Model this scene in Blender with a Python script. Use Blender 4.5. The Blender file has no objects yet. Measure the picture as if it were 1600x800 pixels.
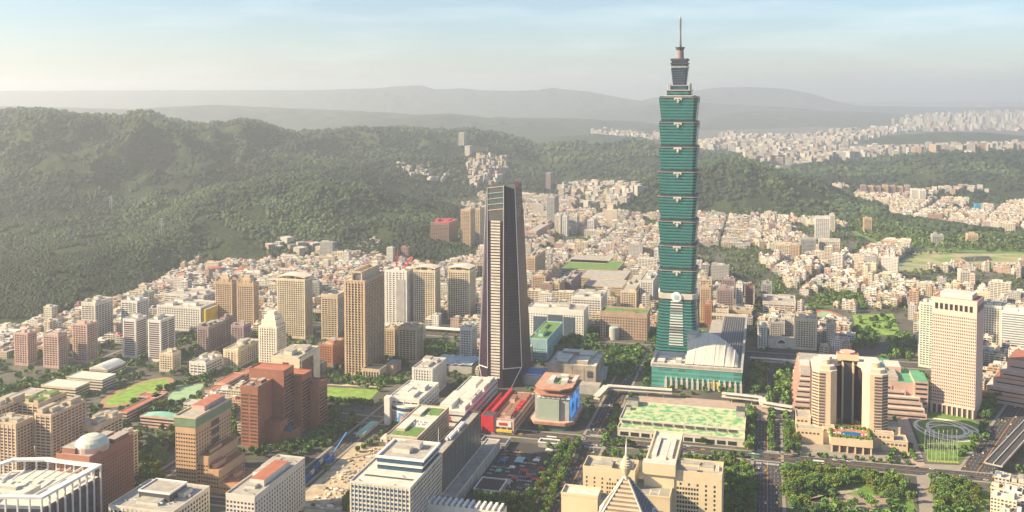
import bpy, math, random
import numpy as np
from mathutils import Vector
random.seed(7); rng = np.random.default_rng(7)

# ------------------------------------------------------------------ camera, sky, sun, exposure
F, YH, CH = 1500.0, 145.0, 395.0          # focal length and horizon row in photo pixels (1600 wide), camera height in metres
TH = math.radians(2.5)
scene = bpy.context.scene
cam_d = bpy.data.cameras.new('camera'); cam = bpy.data.objects.new('camera', cam_d)
scene.collection.objects.link(cam); scene.camera = cam
cam.location = (0, 0, CH); cam.rotation_euler = (math.pi/2 - TH, 0, 0)
cam_d.sensor_width = 36.0; cam_d.lens = F/1600*36
Y0 = YH + F*math.tan(TH)
cam_d.shift_y = -(400 - Y0)/1600.0
cam_d.clip_start = 5; cam_d.clip_end = 90000
SUN_AZ = math.radians(-99); SUN_EL = math.radians(31)
sunv = Vector((math.sin(SUN_AZ)*math.cos(SUN_EL), math.cos(SUN_AZ)*math.cos(SUN_EL), math.sin(SUN_EL)))
world = bpy.data.worlds.new('World'); scene.world = world; world.use_nodes = True
nt = world.node_tree; nt.nodes.clear()
sky = nt.nodes.new('ShaderNodeTexSky'); sky.sky_type = 'NISHITA'; sky.sun_disc = False
sky.sun_elevation = SUN_EL; sky.sun_rotation = SUN_AZ % (2*math.pi)
sky.altitude = 0; sky.air_density = 1.0; sky.dust_density = 0.6; sky.ozone_density = 4.0
bg = nt.nodes.new('ShaderNodeBackground'); bg.inputs[1].default_value = 0.066
wo = nt.nodes.new('ShaderNodeOutputWorld')
tc = nt.nodes.new('ShaderNodeTexCoord'); mp = nt.nodes.new('ShaderNodeMapping'); mp.inputs['Scale'].default_value = (3.2, 3.2, 26)
cn = nt.nodes.new('ShaderNodeTexNoise'); cn.inputs['Scale'].default_value = 1.6; cn.inputs['Detail'].default_value = 7; cn.inputs['Roughness'].default_value = .55
cr_ = nt.nodes.new('ShaderNodeMapRange'); cr_.inputs[1].default_value = .47; cr_.inputs[2].default_value = .72; cr_.inputs[3].default_value = 0; cr_.inputs[4].default_value = .12
cm = nt.nodes.new('ShaderNodeMix'); cm.data_type = 'RGBA'; cm.inputs[7].default_value = (13.5, 12.9, 12.2, 1)     # thin high cloud
nt.links.new(tc.outputs['Generated'], mp.inputs[0]); nt.links.new(mp.outputs[0], cn.inputs['Vector']); nt.links.new(cn.outputs[0], cr_.inputs[0])
nt.links.new(cr_.outputs[0], cm.inputs[0]); nt.links.new(sky.outputs[0], cm.inputs[6]); nt.links.new(cm.outputs[2], bg.inputs[0]); nt.links.new(bg.outputs[0], wo.inputs[0])
sl = bpy.data.lights.new('sun', 'SUN'); sl.energy = 5.0; sl.angle = math.radians(0.5); sl.color = (1.0, 0.77, 0.48)
so = bpy.data.objects.new('sun', sl); scene.collection.objects.link(so)
so.rotation_euler = sunv.to_track_quat('Z', 'Y').to_euler(); so.location = (-800, -300, 900)
vs = scene.view_settings; vs.view_transform = 'Standard'; vs.look = 'None'; vs.gamma = 1; vs.use_curve_mapping = False
vs.exposure = 1.35
scene.render.engine = 'CYCLES'
scene.cycles.max_bounces = 4; scene.cycles.diffuse_bounces = 2; scene.cycles.glossy_bounces = 2
scene.cycles.volume_bounces = 1; scene.cycles.transmission_bounces = 2

# ------------------------------------------------------------------ projection helpers
def depth(py, z=0.0):
    return F*(CH - z)/(py - YH)
def P(px, py, z=0.0):
    # exact inverse of the pitched, shifted camera
    a = (px - 800)/F; b = (Y0 - py)/F
    c, s = math.cos(TH), math.sin(TH)
    dx, dy, dz = a, c + b*s, -s + b*c
    t = (z - CH)/dz
    return Vector((dx*t, dy*t, z))
def proj(p):
    c, s = math.cos(TH), math.sin(TH)
    x, y, z = p[0], p[1], p[2] - CH
    f = y*c - z*s; u = y*s + z*c
    return 800 + F*x/f, Y0 - F*u/f
GA = math.atan2(400, F)
def dirs(rot=0.0):
    a = GA + math.radians(rot)
    s = Vector((math.sin(a), math.cos(a), 0)); w = Vector((math.cos(a), -math.sin(a), 0))
    return w, s            # w: along the front to the right, s: away from the camera

# ------------------------------------------------------------------ noise and terrain
def _hash(ix, iy, seed):
    n = (ix.astype(np.int64)*374761393 + iy.astype(np.int64)*668265263 + seed*1442695041) & 0xffffffff
    n = ((n ^ (n >> 13))*1274126177) & 0xffffffff
    return ((n ^ (n >> 16)) & 0xffff)/65535.0
def vnoise(x, y, seed=0):
    x = np.asarray(x, float); y = np.asarray(y, float)
    ix = np.floor(x); iy = np.floor(y); fx = x-ix; fy = y-iy
    fx = fx*fx*(3-2*fx); fy = fy*fy*(3-2*fy)
    a = _hash(ix, iy, seed); b = _hash(ix+1, iy, seed); c = _hash(ix, iy+1, seed); d = _hash(ix+1, iy+1, seed)
    return (a*(1-fx)+b*fx)*(1-fy)+(c*(1-fx)+d*fx)*fy
def fbm(x, y, seed=0, o=4):
    s = 0; a = .5; t = 0
    for i in range(o):
        s = s + a*vnoise(x*2**i+17*i, y*2**i-9*i, seed+i); t += a; a *= .5
    return s/t
RIDGES = [  # (crest points: photo column, crest row, metres away), front width, back width
 ([(-500,190,4000),(-200,176,4100),(0,176,4200),(30,173,4200),(75,175,4200),(120,180,4250),(150,183,4250),(190,185,4300),(205,177,4300),(218,174,4300),(235,176,4300),(262,188,4350),(300,197,4400),(320,199,4400),(338,191,4450),(350,196,4450),(372,191,4500),(385,191,4500),(410,196,4600),(440,203,4700),(455,208,4800),(500,207,5000),(560,202,5200),(620,201,5300),(660,205,5400),(700,207,5500),(740,205,5500),(780,212,5500),(820,222,5400),(860,240,5300),(900,262,5200)], 2000, 900),
 ([(230,350,2700),(280,325,2750),(330,306,2800),(380,292,2850),(430,283,2900),(500,278,2950),(530,286,2950),(565,289,2950),(600,300,2900),(650,318,2850),(700,334,2800),(745,352,2750),(790,385,2700)], 780, 700),
 ([(-400,470,1800),(-200,445,1850),(0,422,1950),(50,414,1980),(100,405,2050),(170,390,2150),(220,375,2250),(260,360,2400),(300,340,2550),(345,318,2700),(380,300,2800)], 500, 700),
 ([(-300,400,2300),(-100,372,2450),(30,352,2600),(60,346,2650),(100,342,2700),(180,332,2850),(220,318,3000),(270,282,3300),(330,270,3500),(400,262,3600),(480,258,3700),(560,262,3700)], 600, 800),
 ([(560,262,3900),(620,250,4000),(680,252,4100),(740,262,4200),(800,275,4200)], 700, 900),
 ([(790,245,5300),(830,235,5200),(860,229,5200),(900,226,5200),(950,229,5200),(990,222,5300),(1030,230,5300),(1090,240,5300),(1140,246,5200)], 1300, 900),
 ([(940,305,3500),(965,296,3500),(1000,286,3500),(1040,272,3500),(1090,260,3500),(1130,253,3500),(1165,256,3450),(1200,268,3450),(1240,279,3400),(1280,291,3350),(1320,310,3300),(1345,322,3250)], 560, 650),
 ([(1330,318,3250),(1360,330,3100),(1420,343,2850),(1480,352,2700),(1560,362,2650),(1700,366,2600)], 160, 160),
 ([(1100,240,5600),(1160,244,5600),(1200,262,5200),(1230,262,5100),(1260,255,5100),(1300,250,5100),(1330,254,5000),(1380,250,5000),(1420,245,4900),(1450,242,4900),(1500,241,4800),(1560,238,4800),(1620,240,4800),(1900,236,4800)], 1650, 500),
 ([(1310,232,7600),(1340,222,7700),(1380,213,7800),(1420,210,7900),(1480,207,7900),(1540,208,7900),(1600,212,7900),(1900,212,7900)], 700, 600),
 ([(880,214,7600),(930,210,7600),(980,214,7600)], 500, 600),
 ([(1040,196,13500),(1090,186,13500),(1150,173,14000),(1230,172,14500),(1290,174,14500),(1350,176,14500),(1400,179,14500),(1450,186,14500),(1500,194,14500)], 4200, 2500),
 ([(1030,152,19000),(1060,146,19500),(1120,137,20000),(1170,136,20000),(1230,139,20000),(1270,147,20000),(1300,157,19500),(1340,166,19000),(1500,168,19500),(1900,166,20000)], 3000, 3000),
 ([(-500,143,19000),(0,142,19000),(300,141,19000),(500,141,18500),(545,139,18000),(590,138,18000),(620,135,18000),(660,134,18000),(680,140,18000),(720,138,18000),(750,141,18000),(800,142,18000),(840,141,18000),(862,137,18000),(885,140,18000),(920,143,18000),(960,151,18000),(1000,158,18000)], 3500, 3000),
 ([(-200,168,11000),(0,166,11000),(200,171,11000),(330,164,11500),(470,170,11500),(600,176,11000),(700,184,11000)], 2600, 1500),
 ([(930,172,15000),(1000,166,15000),(1080,160,15500),(1160,164,15500),(1260,170,15000),(1340,178,15000)], 2500, 2000),
 ([(560,190,9500),(640,181,10000),(700,178,10000),(760,184,10000),(830,186,10000),(900,186,10500),(980,190,10500)], 2200, 1500),
]
def hz(X, Y, noise=True):
    X = np.asarray(X, float); Y = np.maximum(np.asarray(Y, float), 300.0)
    u = 800 + F*X/Y
    best = np.zeros(np.broadcast(X, Y).shape) - 4.0
    if noise:
        n1 = fbm(X/420, Y/420, 3, 4); n2 = 1-np.abs(2*fbm(X/260+40, Y/330, 11, 4)-1)
    for k, (pts, wf, wb) in enumerate(RIDGES):
        us = np.array([p[0] for p in pts], float); ys = np.array([p[1] for p in pts], float); ds = np.array([p[2] for p in pts], float)
        zc = CH - (ys-YH)*ds/F
        z = np.interp(u, us, zc); d = np.interp(u, us, ds)
        endf = np.clip(1-(us[0]-u)/90, 0, 1)*np.clip(1-(u-us[-1])/90, 0, 1)
        z = z*endf*endf*(3-2*endf)
        t = np.where(Y < d, (d-Y)/wf, (Y-d)/wb)
        if noise: t = t*(0.86+0.4*n1)
        s = np.clip(1-t, 0, 1)
        pr = np.where(Y < d, 0.35*s*s*(3-2*s)+0.65*s**1.25, s*s*(3-2*s))
        if noise:
            pr = np.clip(pr*(1+2.6*pr*(1-pr)*(n2-0.62)*2.3), 0, 1.0)
        best = np.maximum(best, np.where(s > 0, z*pr - 3*(1-np.minimum(1, s*8)) - 4*(1-np.minimum(1, endf*3)) - .3, -4))
    if noise: best = best - 10*fbm(X/150, Y/150, 23, 3)*np.clip(1-best/45, 0, 1)
    return best
def on_ground(px, py):
    """first hit of the line of sight with the terrain: a real place on the slope"""
    a = P(px, py, 0); 
    o = Vector((0, 0, CH)); dv = (P(px, max(py, 150), 0)-o)
    L = dv.length; ts = np.linspace(900/L if L > 900 else .3, 1.0, 400)
    X = dv.x*ts; Y = dv.y*ts; Z = CH+dv.z*ts
    H = hz(X, Y)
    k = np.argmax(Z < H) if np.any(Z < H) else -1
    return Vector((X[k], Y[k], max(0, H[k])))

# ------------------------------------------------------------------ materials
MATS = {}
def _mix(nt, fac, a, b):
    m = nt.nodes.new('ShaderNodeMix'); m.data_type = 'RGBA'
    for inp, v in ((m.inputs[0], fac), (m.inputs[6], a), (m.inputs[7], b)):
        if hasattr(v, 'is_output'): nt.links.new(v, inp)
        elif isinstance(v, (int, float)): inp.default_value = v
        else: inp.default_value = (*v[:3], 1)
    return m.outputs[2]
def _math(nt, op, a, b=None, c=None):
    m = nt.nodes.new('ShaderNodeMath'); m.operation = op
    for i, v in enumerate((a, b, c)):
        if v is None: continue
        if hasattr(v, 'is_output'): nt.links.new(v, m.inputs[i])
        else: m.inputs[i].default_value = v
    return m.outputs[0]
def _noise(nt, scale, detail=3, vec=None):
    n = nt.nodes.new('ShaderNodeTexNoise'); n.inputs['Scale'].default_value = scale; n.inputs['Detail'].default_value = detail
    if vec is None:
        g = nt.nodes.new('ShaderNodeNewGeometry'); vec = g.outputs['Position']
    nt.links.new(vec, n.inputs['Vector'])
    return n.outputs[0]
def mat(name, col=(.5,.5,.5), rough=.8, metal=0, var=.18, scale=.12, vcol=False, spec=.3, emit=None):
    """plain weathered surface: colour varied by two octaves of stain noise in world space"""
    if name in MATS: return MATS[name]
    m = bpy.data.materials.new(name); m.use_nodes = True; nt = m.node_tree
    b = nt.nodes['Principled BSDF']
    base = col
    if vcol:
        a = nt.nodes.new('ShaderNodeVertexColor'); a.layer_name = 'Col'; base = a.outputs[0]
    n = _noise(nt, scale, 5)
    f = _math(nt, 'MULTIPLY_ADD', _math(nt, 'SUBTRACT', n, .5), var*4, 1.0)
    h = nt.nodes.new('ShaderNodeHueSaturation'); nt.links.new(f, h.inputs['Value'])
    if hasattr(base, 'is_output'): nt.links.new(base, h.inputs['Color'])
    else: h.inputs['Color'].default_value = (*base, 1)
    nt.links.new(h.outputs[0], b.inputs['Base Color'])
    b.inputs['Roughness'].default_value = rough; b.inputs['Metallic'].default_value = metal
    b.inputs['Specular IOR Level'].default_value = spec
    MATS[name] = m; return m
def glass(name, col=(.04,.06,.08), rough=.25, spec=.3):
    if name in MATS: return MATS[name]
    m = bpy.data.materials.new(name); m.use_nodes = True; nt = m.node_tree
    b = nt.nodes['Principled BSDF']
    n = _noise(nt, .35, 2)
    c = _mix(nt, n, tuple(x*.6 for x in col), tuple(min(1, x*1.5) for x in col))
    nt.links.new(c, b.inputs['Base Color'])
    b.inputs['Roughness'].default_value = rough; b.inputs['Specular IOR Level'].default_value = spec
    MATS[name] = m; return m
def facade(name, wall=None, win=(.05,.06,.07), pu=3.2, pv=3.2, fu=.55, fv=.5, rough=.75, jitter=.5):
    """wall with rows of windows laid out in metres along the wall (UV = metres); wall=None takes the building's own colour"""
    if name in MATS: return MATS[name]
    m = bpy.data.materials.new(name); m.use_nodes = True; nt = m.node_tree
    b = nt.nodes['Principled BSDF']
    uv = nt.nodes.new('ShaderNodeUVMap'); uv.uv_map = 'UVMap'
    sx = nt.nodes.new('ShaderNodeSeparateXYZ'); nt.links.new(uv.outputs[0], sx.inputs[0])
    u = _math(nt, 'DIVIDE', sx.outputs[0], pu); v = _math(nt, 'DIVIDE', sx.outputs[1], pv)
    mu = _math(nt, 'LESS_THAN', _math(nt, 'ABSOLUTE', _math(nt, 'SUBTRACT', _math(nt, 'FRACT', u), .5)), fu/2)
    mv = _math(nt, 'LESS_THAN', _math(nt, 'ABSOLUTE', _math(nt, 'SUBTRACT', _math(nt, 'FRACT', v), .5)), fv/2)
    mask = _math(nt, 'MULTIPLY', mu, mv)
    cb = nt.nodes.new('ShaderNodeCombineXYZ')
    nt.links.new(_math(nt, 'FLOOR', u), cb.inputs[0]); nt.links.new(_math(nt, 'FLOOR', v), cb.inputs[1])
    wn = nt.nodes.new('ShaderNodeTexWhiteNoise'); wn.noise_dimensions = '2D'; nt.links.new(cb.outputs[0], wn.inputs['Vector'])
    if wall is None:
        a = nt.nodes.new('ShaderNodeVertexColor'); a.layer_name = 'Col'; base = a.outputs[0]
    else: base = wall
    n = _noise(nt, .08, 4)
    f = _math(nt, 'MULTIPLY_ADD', _math(nt, 'SUBTRACT', n, .5), .6, 1.0)
    h = nt.nodes.new('ShaderNodeHueSaturation'); nt.links.new(f, h.inputs['Value'])
    if hasattr(base, 'is_output'): nt.links.new(base, h.inputs['Color'])
    else: h.inputs['Color'].default_value = (*base, 1)
    wc = _mix(nt, _math(nt, 'MULTIPLY', wn.outputs[0], jitter), win, tuple(min(1, x*3+.08) for x in win))
    c = _mix(nt, mask, h.outputs[0], wc)
    nt.links.new(c, b.inputs['Base Color'])
    nt.links.new(_math(nt, 'MULTIPLY_ADD', mask, .2-rough, rough), b.inputs['Roughness'])
    b.inputs['Specular IOR Level'].default_value = .35
    MATS[name] = m; return m

# ------------------------------------------------------------------ mesh building
COL = scene.collection
class MB:
    """collects polygons; build() links them as ONE mesh object"""
    def __init__(s): s.v = []; s.f = []; s.uv = []; s.m = []; s.c = []; s.mats = []; s.smooth = False
    def mi(s, m):
        if m not in s.mats: s.mats.append(m)
        return s.mats.index(m)
    def poly(s, pts, m, uv=None, col=(1,1,1)):
        i = len(s.v); s.v.extend([tuple(p) for p in pts]); n = len(pts)
        s.f.append(tuple(range(i, i+n))); s.m.append(s.mi(m))
        s.uv.extend(uv if uv else [(p[0], p[1]) for p in pts]); s.c.extend([(*col, 1)]*n)
    def prism(s, base, z0, z1, m, top=None, col=(1,1,1), tcol=None, bottom=False, inset=None, uoff=0):
        """vertical walls over a counter-clockwise footprint; inset = other footprint at the top"""
        b = [Vector((p[0], p[1], z0)) for p in base]; tp = inset if inset else base
        t = [Vector((p[0], p[1], z1)) for p in tp]
        n = len(b); u = uoff
        for i in range(n):
            j = (i+1) % n; L = (b[j]-b[i]).length
            s.poly([b[i], b[j], t[j], t[i]], m, [(u, z0), (u+L, z0), (u+L, z1), (u, z1)], col); u += math.ceil(L/3.2)*3.2
        s.poly(t, top or m, None, tcol or col)
        if bottom: s.poly(list(reversed(b)), m, None, col)
    def box(s, o, a, w, b, d, z0, z1, m, top=None, **k):
        """o = front-left ground corner, a = unit along the front, b = unit away"""
        o = Vector((o[0], o[1], 0)); p = [o, o+a*w, o+a*w+b*d, o+b*d]
        s.prism(p, z0, z1, m, top, **k)
    def ring(s, o, a, w, b, d, t, z0, z1, m, **k):
        s.box(o, a, w, b, t, z0, z1, m, **k); s.box(o+b*(d-t), a, w, b, t, z0, z1, m, **k)
        s.box(o+b*t, a, t, b, d-2*t, z0, z1, m, **k); s.box(o+b*t+a*(w-t), a, t, b, d-2*t, z0, z1, m, **k)
    def tube(s, p0, p1, r0, r1, m, n=8, cap=True, col=(1,1,1)):
        p0 = Vector(p0); p1 = Vector(p1); ax = (p1-p0).normalized()
        e = ax.orthogonal().normalized(); g = ax.cross(e)
        A = [p0+(e*math.cos(2*math.pi*i/n)+g*math.sin(2*math.pi*i/n))*r0 for i in range(n)]
        B = [p1+(e*math.cos(2*math.pi*i/n)+g*math.sin(2*math.pi*i/n))*r1 for i in range(n)]
        for i in range(n):
            j = (i+1) % n; s.poly([A[i], A[j], B[j], B[i]], m, None, col)
        if cap: s.poly(B, m, None, col); s.poly(A[::-1], m, None, col)
    def beam(s, p0, p1, w, h, m, col=(1,1,1)):
        """box girder between two points"""
        p0 = Vector(p0); p1 = Vector(p1); ax = (p1-p0).normalized(); up = Vector((0, 0, 1))
        if abs(ax.z) > .95: up = Vector((1, 0, 0))
        sd = ax.cross(up).normalized()*w/2; u = sd.cross(ax).normalized()*h/2
        A = [p0-sd-u, p0+sd-u, p0+sd+u, p0-sd+u]; B = [q+(p1-p0) for q in A]
        for i in range(4):
            j = (i+1) % 4; s.poly([A[j], A[i], B[i], B[j]], m, None, col)
        s.poly(A, m, None, col); s.poly(B[::-1], m, None, col)
    def build(s, name, parent=None, smooth=False):
        me = bpy.data.meshes.new(name); me.from_pydata(s.v, [], s.f)
        for m in s.mats: me.materials.append(m)
        me.polygons.foreach_set('material_index', s.m)
        l = me.uv_layers.new(name='UVMap'); l.data.foreach_set('uv', np.array(s.uv, dtype=np.float32).ravel())
        c = me.color_attributes.new('Col', 'FLOAT_COLOR', 'CORNER'); c.data.foreach_set('color', np.array(s.c, dtype=np.float32).ravel())
        if smooth: me.polygons.foreach_set('use_smooth', [True]*len(s.f))
        me.update(); o = bpy.data.objects.new(name, me); COL.objects.link(o)
        if parent is not None: o.parent = parent
        return o
def npmesh(name, V, Fq, mats, mi=None, col=None, uv=None, smooth=False, parent=None):
    """fast mesh from numpy arrays; Fq is (n,k)"""
    me = bpy.data.meshes.new(name); n, k = Fq.shape
    me.vertices.add(len(V)); me.vertices.foreach_set('co', V.astype(np.float32).ravel())
    me.loops.add(n*k); me.loops.foreach_set('vertex_index', Fq.astype(np.int32).ravel())
    me.polygons.add(n); me.polygons.foreach_set('loop_start', np.arange(0, n*k, k, dtype=np.int32))
    me.polygons.foreach_set('loop_total', np.full(n, k, dtype=np.int32))
    for m in mats: me.materials.append(m)
    if mi is not None: me.polygons.foreach_set('material_index', mi.astype(np.int32))
    if uv is not None:
        l = me.uv_layers.new(name='UVMap'); l.data.foreach_set('uv', uv.astype(np.float32).ravel())
    if col is not None:
        c = me.color_attributes.new('Col', 'FLOAT_COLOR', 'CORNER'); c.data.foreach_set('color', col.astype(np.float32).ravel())
    me.polygons.foreach_set('use_smooth', np.full(n, smooth, dtype=bool))
    me.update(calc_edges=True); me.validate()
    o = bpy.data.objects.new(name, me); COL.objects.link(o)
    if parent is not None: o.parent = parent
    return o
def tag(o, label=None, cat=None, group=None, kind=None):
    if label: o['label'] = label
    if cat: o['category'] = cat
    if group: o['group'] = group
    if kind: o['kind'] = kind
    return o
def empty(name, loc=(0, 0, 0)):
    o = bpy.data.objects.new(name, None); COL.objects.link(o); o.location = loc; o.empty_display_size = 5
    return o
FOOT = []      # footprints taken: list of (array of corners) kept clear of the ordinary houses
def take(pts, grow=6):
    c = sum((Vector((p[0], p[1], 0)) for p in pts), Vector())/len(pts)
    q = []
    for p in pts:
        v = Vector((p[0], p[1], 0))-c; q.append(c+v*(1+grow/max(v.length, 1)))
    FOOT.append(np.array([(p.x, p.y) for p in q]))
def inpoly(x, y, poly):
    x = np.asarray(x); y = np.asarray(y); r = np.zeros(x.shape, bool); n = len(poly)
    for i in range(n):
        x0, y0 = poly[i]; x1, y1 = poly[(i+1) % n]
        if y0 == y1: continue
        r ^= ((y0 > y) != (y1 > y)) & (x < (x1-x0)*(y-y0)/(y1-y0)+x0)
    return r
def free(x, y):
    ok = np.ones(np.asarray(x).shape, bool)
    for p in FOOT: ok &= ~inpoly(x, y, p)
    return ok
HAZE_DENS = 9.2e-5; HAZE_G = 0.45; HAZE_COL = (.84,.92,1,1)
# ------------------------------------------------------------------ ground, hills, haze
asph = mat('asphalt', (.055,.055,.06), .9, var=.12)
pave = mat('paving', (.27,.25,.22), .9, var=.15)
m_ground = bpy.data.materials.new('city_ground'); m_ground.use_nodes = True
nt = m_ground.node_tree; b = nt.nodes['Principled BSDF']
n1 = _noise(nt, .012, 5); n2 = _noise(nt, .09, 4)
rp = nt.nodes.new('ShaderNodeValToRGB'); nt.links.new(n1, rp.inputs[0])
rp.color_ramp.elements[0].position = .42; rp.color_ramp.elements[0].color = (.055,.055,.055,1)
rp.color_ramp.elements[1].position = .58; rp.color_ramp.elements[1].color = (.11,.105,.095,1)
nt.links.new(_mix(nt, _math(nt, 'GREATER_THAN', n2, .56), rp.outputs[0], (.06,.085,.03)), b.inputs['Base Color'])
b.inputs['Roughness'].default_value = .95
g = MB()
R = 42000
g.poly([(-R,-6000,0),(R,-6000,0),(R,R,0),(-R,R,0)], m_ground)
tag(g.build('ground'), kind='structure')

m_hill = bpy.data.materials.new('forest_floor'); m_hill.use_nodes = True
nt = m_hill.node_tree; b = nt.nodes['Principled BSDF']
n1 = _noise(nt, .004, 6); n2 = _noise(nt, .045, 4)
rp = nt.nodes.new('ShaderNodeValToRGB'); nt.links.new(n1, rp.inputs[0])
e = rp.color_ramp.elements; e[0].position = .40; e[0].color = (.016,.028,.014,1); e[1].position = .62; e[1].color = (.04,.058,.022,1)
c = _mix(nt, _math(nt, 'MULTIPLY', n2, .7), rp.outputs[0], (.03,.05,.02))
nt.links.new(c, b.inputs['Base Color']); b.inputs['Roughness'].default_value = .95; b.inputs['Specular IOR Level'].default_value = .1
bp = nt.nodes.new('ShaderNodeBump'); bp.inputs['Strength'].default_value = .9; bp.inputs['Distance'].default_value = 9
nt.links.new(_noise(nt, .06, 3), bp.inputs['Height']); nt.links.new(bp.outputs[0], b.inputs['Normal'])
NU, ND = 620, 460
uu = np.linspace(-650, 2250, NU); dd = np.exp(np.linspace(math.log(1500), math.log(24000), ND))
U, D = np.meshgrid(uu, dd)
X = (U-800)/F*D; Y = D
Z = hz(X, Y)
V = np.stack([X.ravel(), Y.ravel(), Z.ravel()], 1)
i = np.arange(ND-1)[:, None]*NU+np.arange(NU-1)[None, :]
Q = np.stack([i, i+1, i+NU+1, i+NU], -1).reshape(-1, 4)
zq = Z.ravel()[Q].max(1); Q = Q[zq > -3.5]
tag(npmesh('hills', V, Q, [m_hill], smooth=True), kind='structure')

# haze: one even box of air
hm = bpy.data.materials.new('haze_air'); hm.use_nodes = True; nt = hm.node_tree; nt.nodes.clear()
pv = nt.nodes.new('ShaderNodeVolumePrincipled'); pv.inputs['Color'].default_value = HAZE_COL
pv.inputs['Density'].default_value = HAZE_DENS; pv.inputs['Anisotropy'].default_value = HAZE_G
mo = nt.nodes.new('ShaderNodeOutputMaterial'); nt.links.new(pv.outputs[0], mo.inputs['Volume'])
hb = MB()
hb.prism([(-23000,-2500),(23000,-2500),(23000,26500),(-23000,26500)], -6, 700, hm, bottom=True)
tag(hb.build('haze'), kind='stuff')
# ------------------------------------------------------------------ building builder
from mathutils import Matrix
def solve(C, dv, x, z):
    """distance along dv from C at which the point at height z falls on photo column x"""
    c, s = math.cos(TH), math.sin(TH); k = (x-800)/F
    f0 = C.y*c-(z-CH)*s; fd = dv.y*c
    return (k*f0-C.x)/(dv.x-k*fd)
def height_at(C, yt):
    lo, hi = -10, 700
    for _ in range(40):
        m = (lo+hi)/2
        if proj((C.x, C.y, m))[1] > yt: lo = m
        else: hi = m
    return (lo+hi)/2
class Fr:
    """a building's plan: front-left corner o, a = right along the front, b = away, width W, depth D, height h"""
    def __init__(s, o, a, W, b, D, h, z0=0): s.o, s.a, s.W, s.b, s.D, s.h, s.z0 = o, a, W, b, D, h, z0
    def pt(s, u, v, z=0): q = s.o+s.a*u+s.b*v; return Vector((q.x, q.y, z))
    def sub(s, u0, v0, u1, v1, h, z0=0): return Fr(s.pt(u0, v0), s.a, u1-u0, s.b, v1-v0, h, z0)
    def corners(s): return [s.pt(0, 0), s.pt(s.W, 0), s.pt(s.W, s.D), s.pt(0, s.D)]
def fr(x0, x1, x2, yt, yb=None, h=None, rot=0, side='R', D=None, W=None):
    """plan from the photo: the near corner stands at column x1. side R: front x0..x1, right face x1..x2; side L: left face x0..x1, front x1..x2"""
    a, b = dirs(rot)
    if yb is not None:
        C = P(x1, yb, 0)
        if h is None: h = height_at(C, yt)
    else:
        C = P(x1, yt, h); C = Vector((C.x, C.y, 0))
    if side == 'R':
        w = W or solve(C, -a, x0, h); d = D or solve(C, b, x2, h); o = C-a*w
    else:
        w = W or solve(C, a, x2, h); d = D or solve(C, b, x0, h); o = C
    return Fr(o, a, w, b, d, h)
def own(root, o):
    o.parent = root; o.matrix_parent_inverse = Matrix.Translation(-root.location); return o
def sub_own(part, o, root):
    o.parent = part; o.matrix_parent_inverse = Matrix.Translation(-part.location) if part.data is None else Matrix.Identity(4)
    return o
GL = glass('dark_glass', (.022,.028,.036)); GLB = glass('blue_glass', (.02,.07,.14), spec=.5); GLG = glass('green_glass', (.02,.11,.10), spec=.5)
ROOFG = mat('roof_concrete', (.34,.33,.30), .9, var=.25, scale=.15)
ROOFW = mat('roof_pale', (.55,.53,.48), .85, var=.2, scale=.15)
ROOFT = mat('roof_terracotta', (.36,.14,.09), .85, var=.2)
ROOFV = mat('roof_lawn', (.12,.22,.06), .95, var=.35, scale=.3)
PLANT = mat('plant_metal', (.42,.43,.43), .6, var=.2)
STEEL = mat('tank_steel', (.6,.62,.63), .35, metal=.7, var=.1)
def new_building(name, label, cat, f, group=None):
    c = f.pt(f.W/2, f.D/2, 0); r = empty(name, c); tag(r, label, cat, group)
    take(f.corners(), 7); return r
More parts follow.
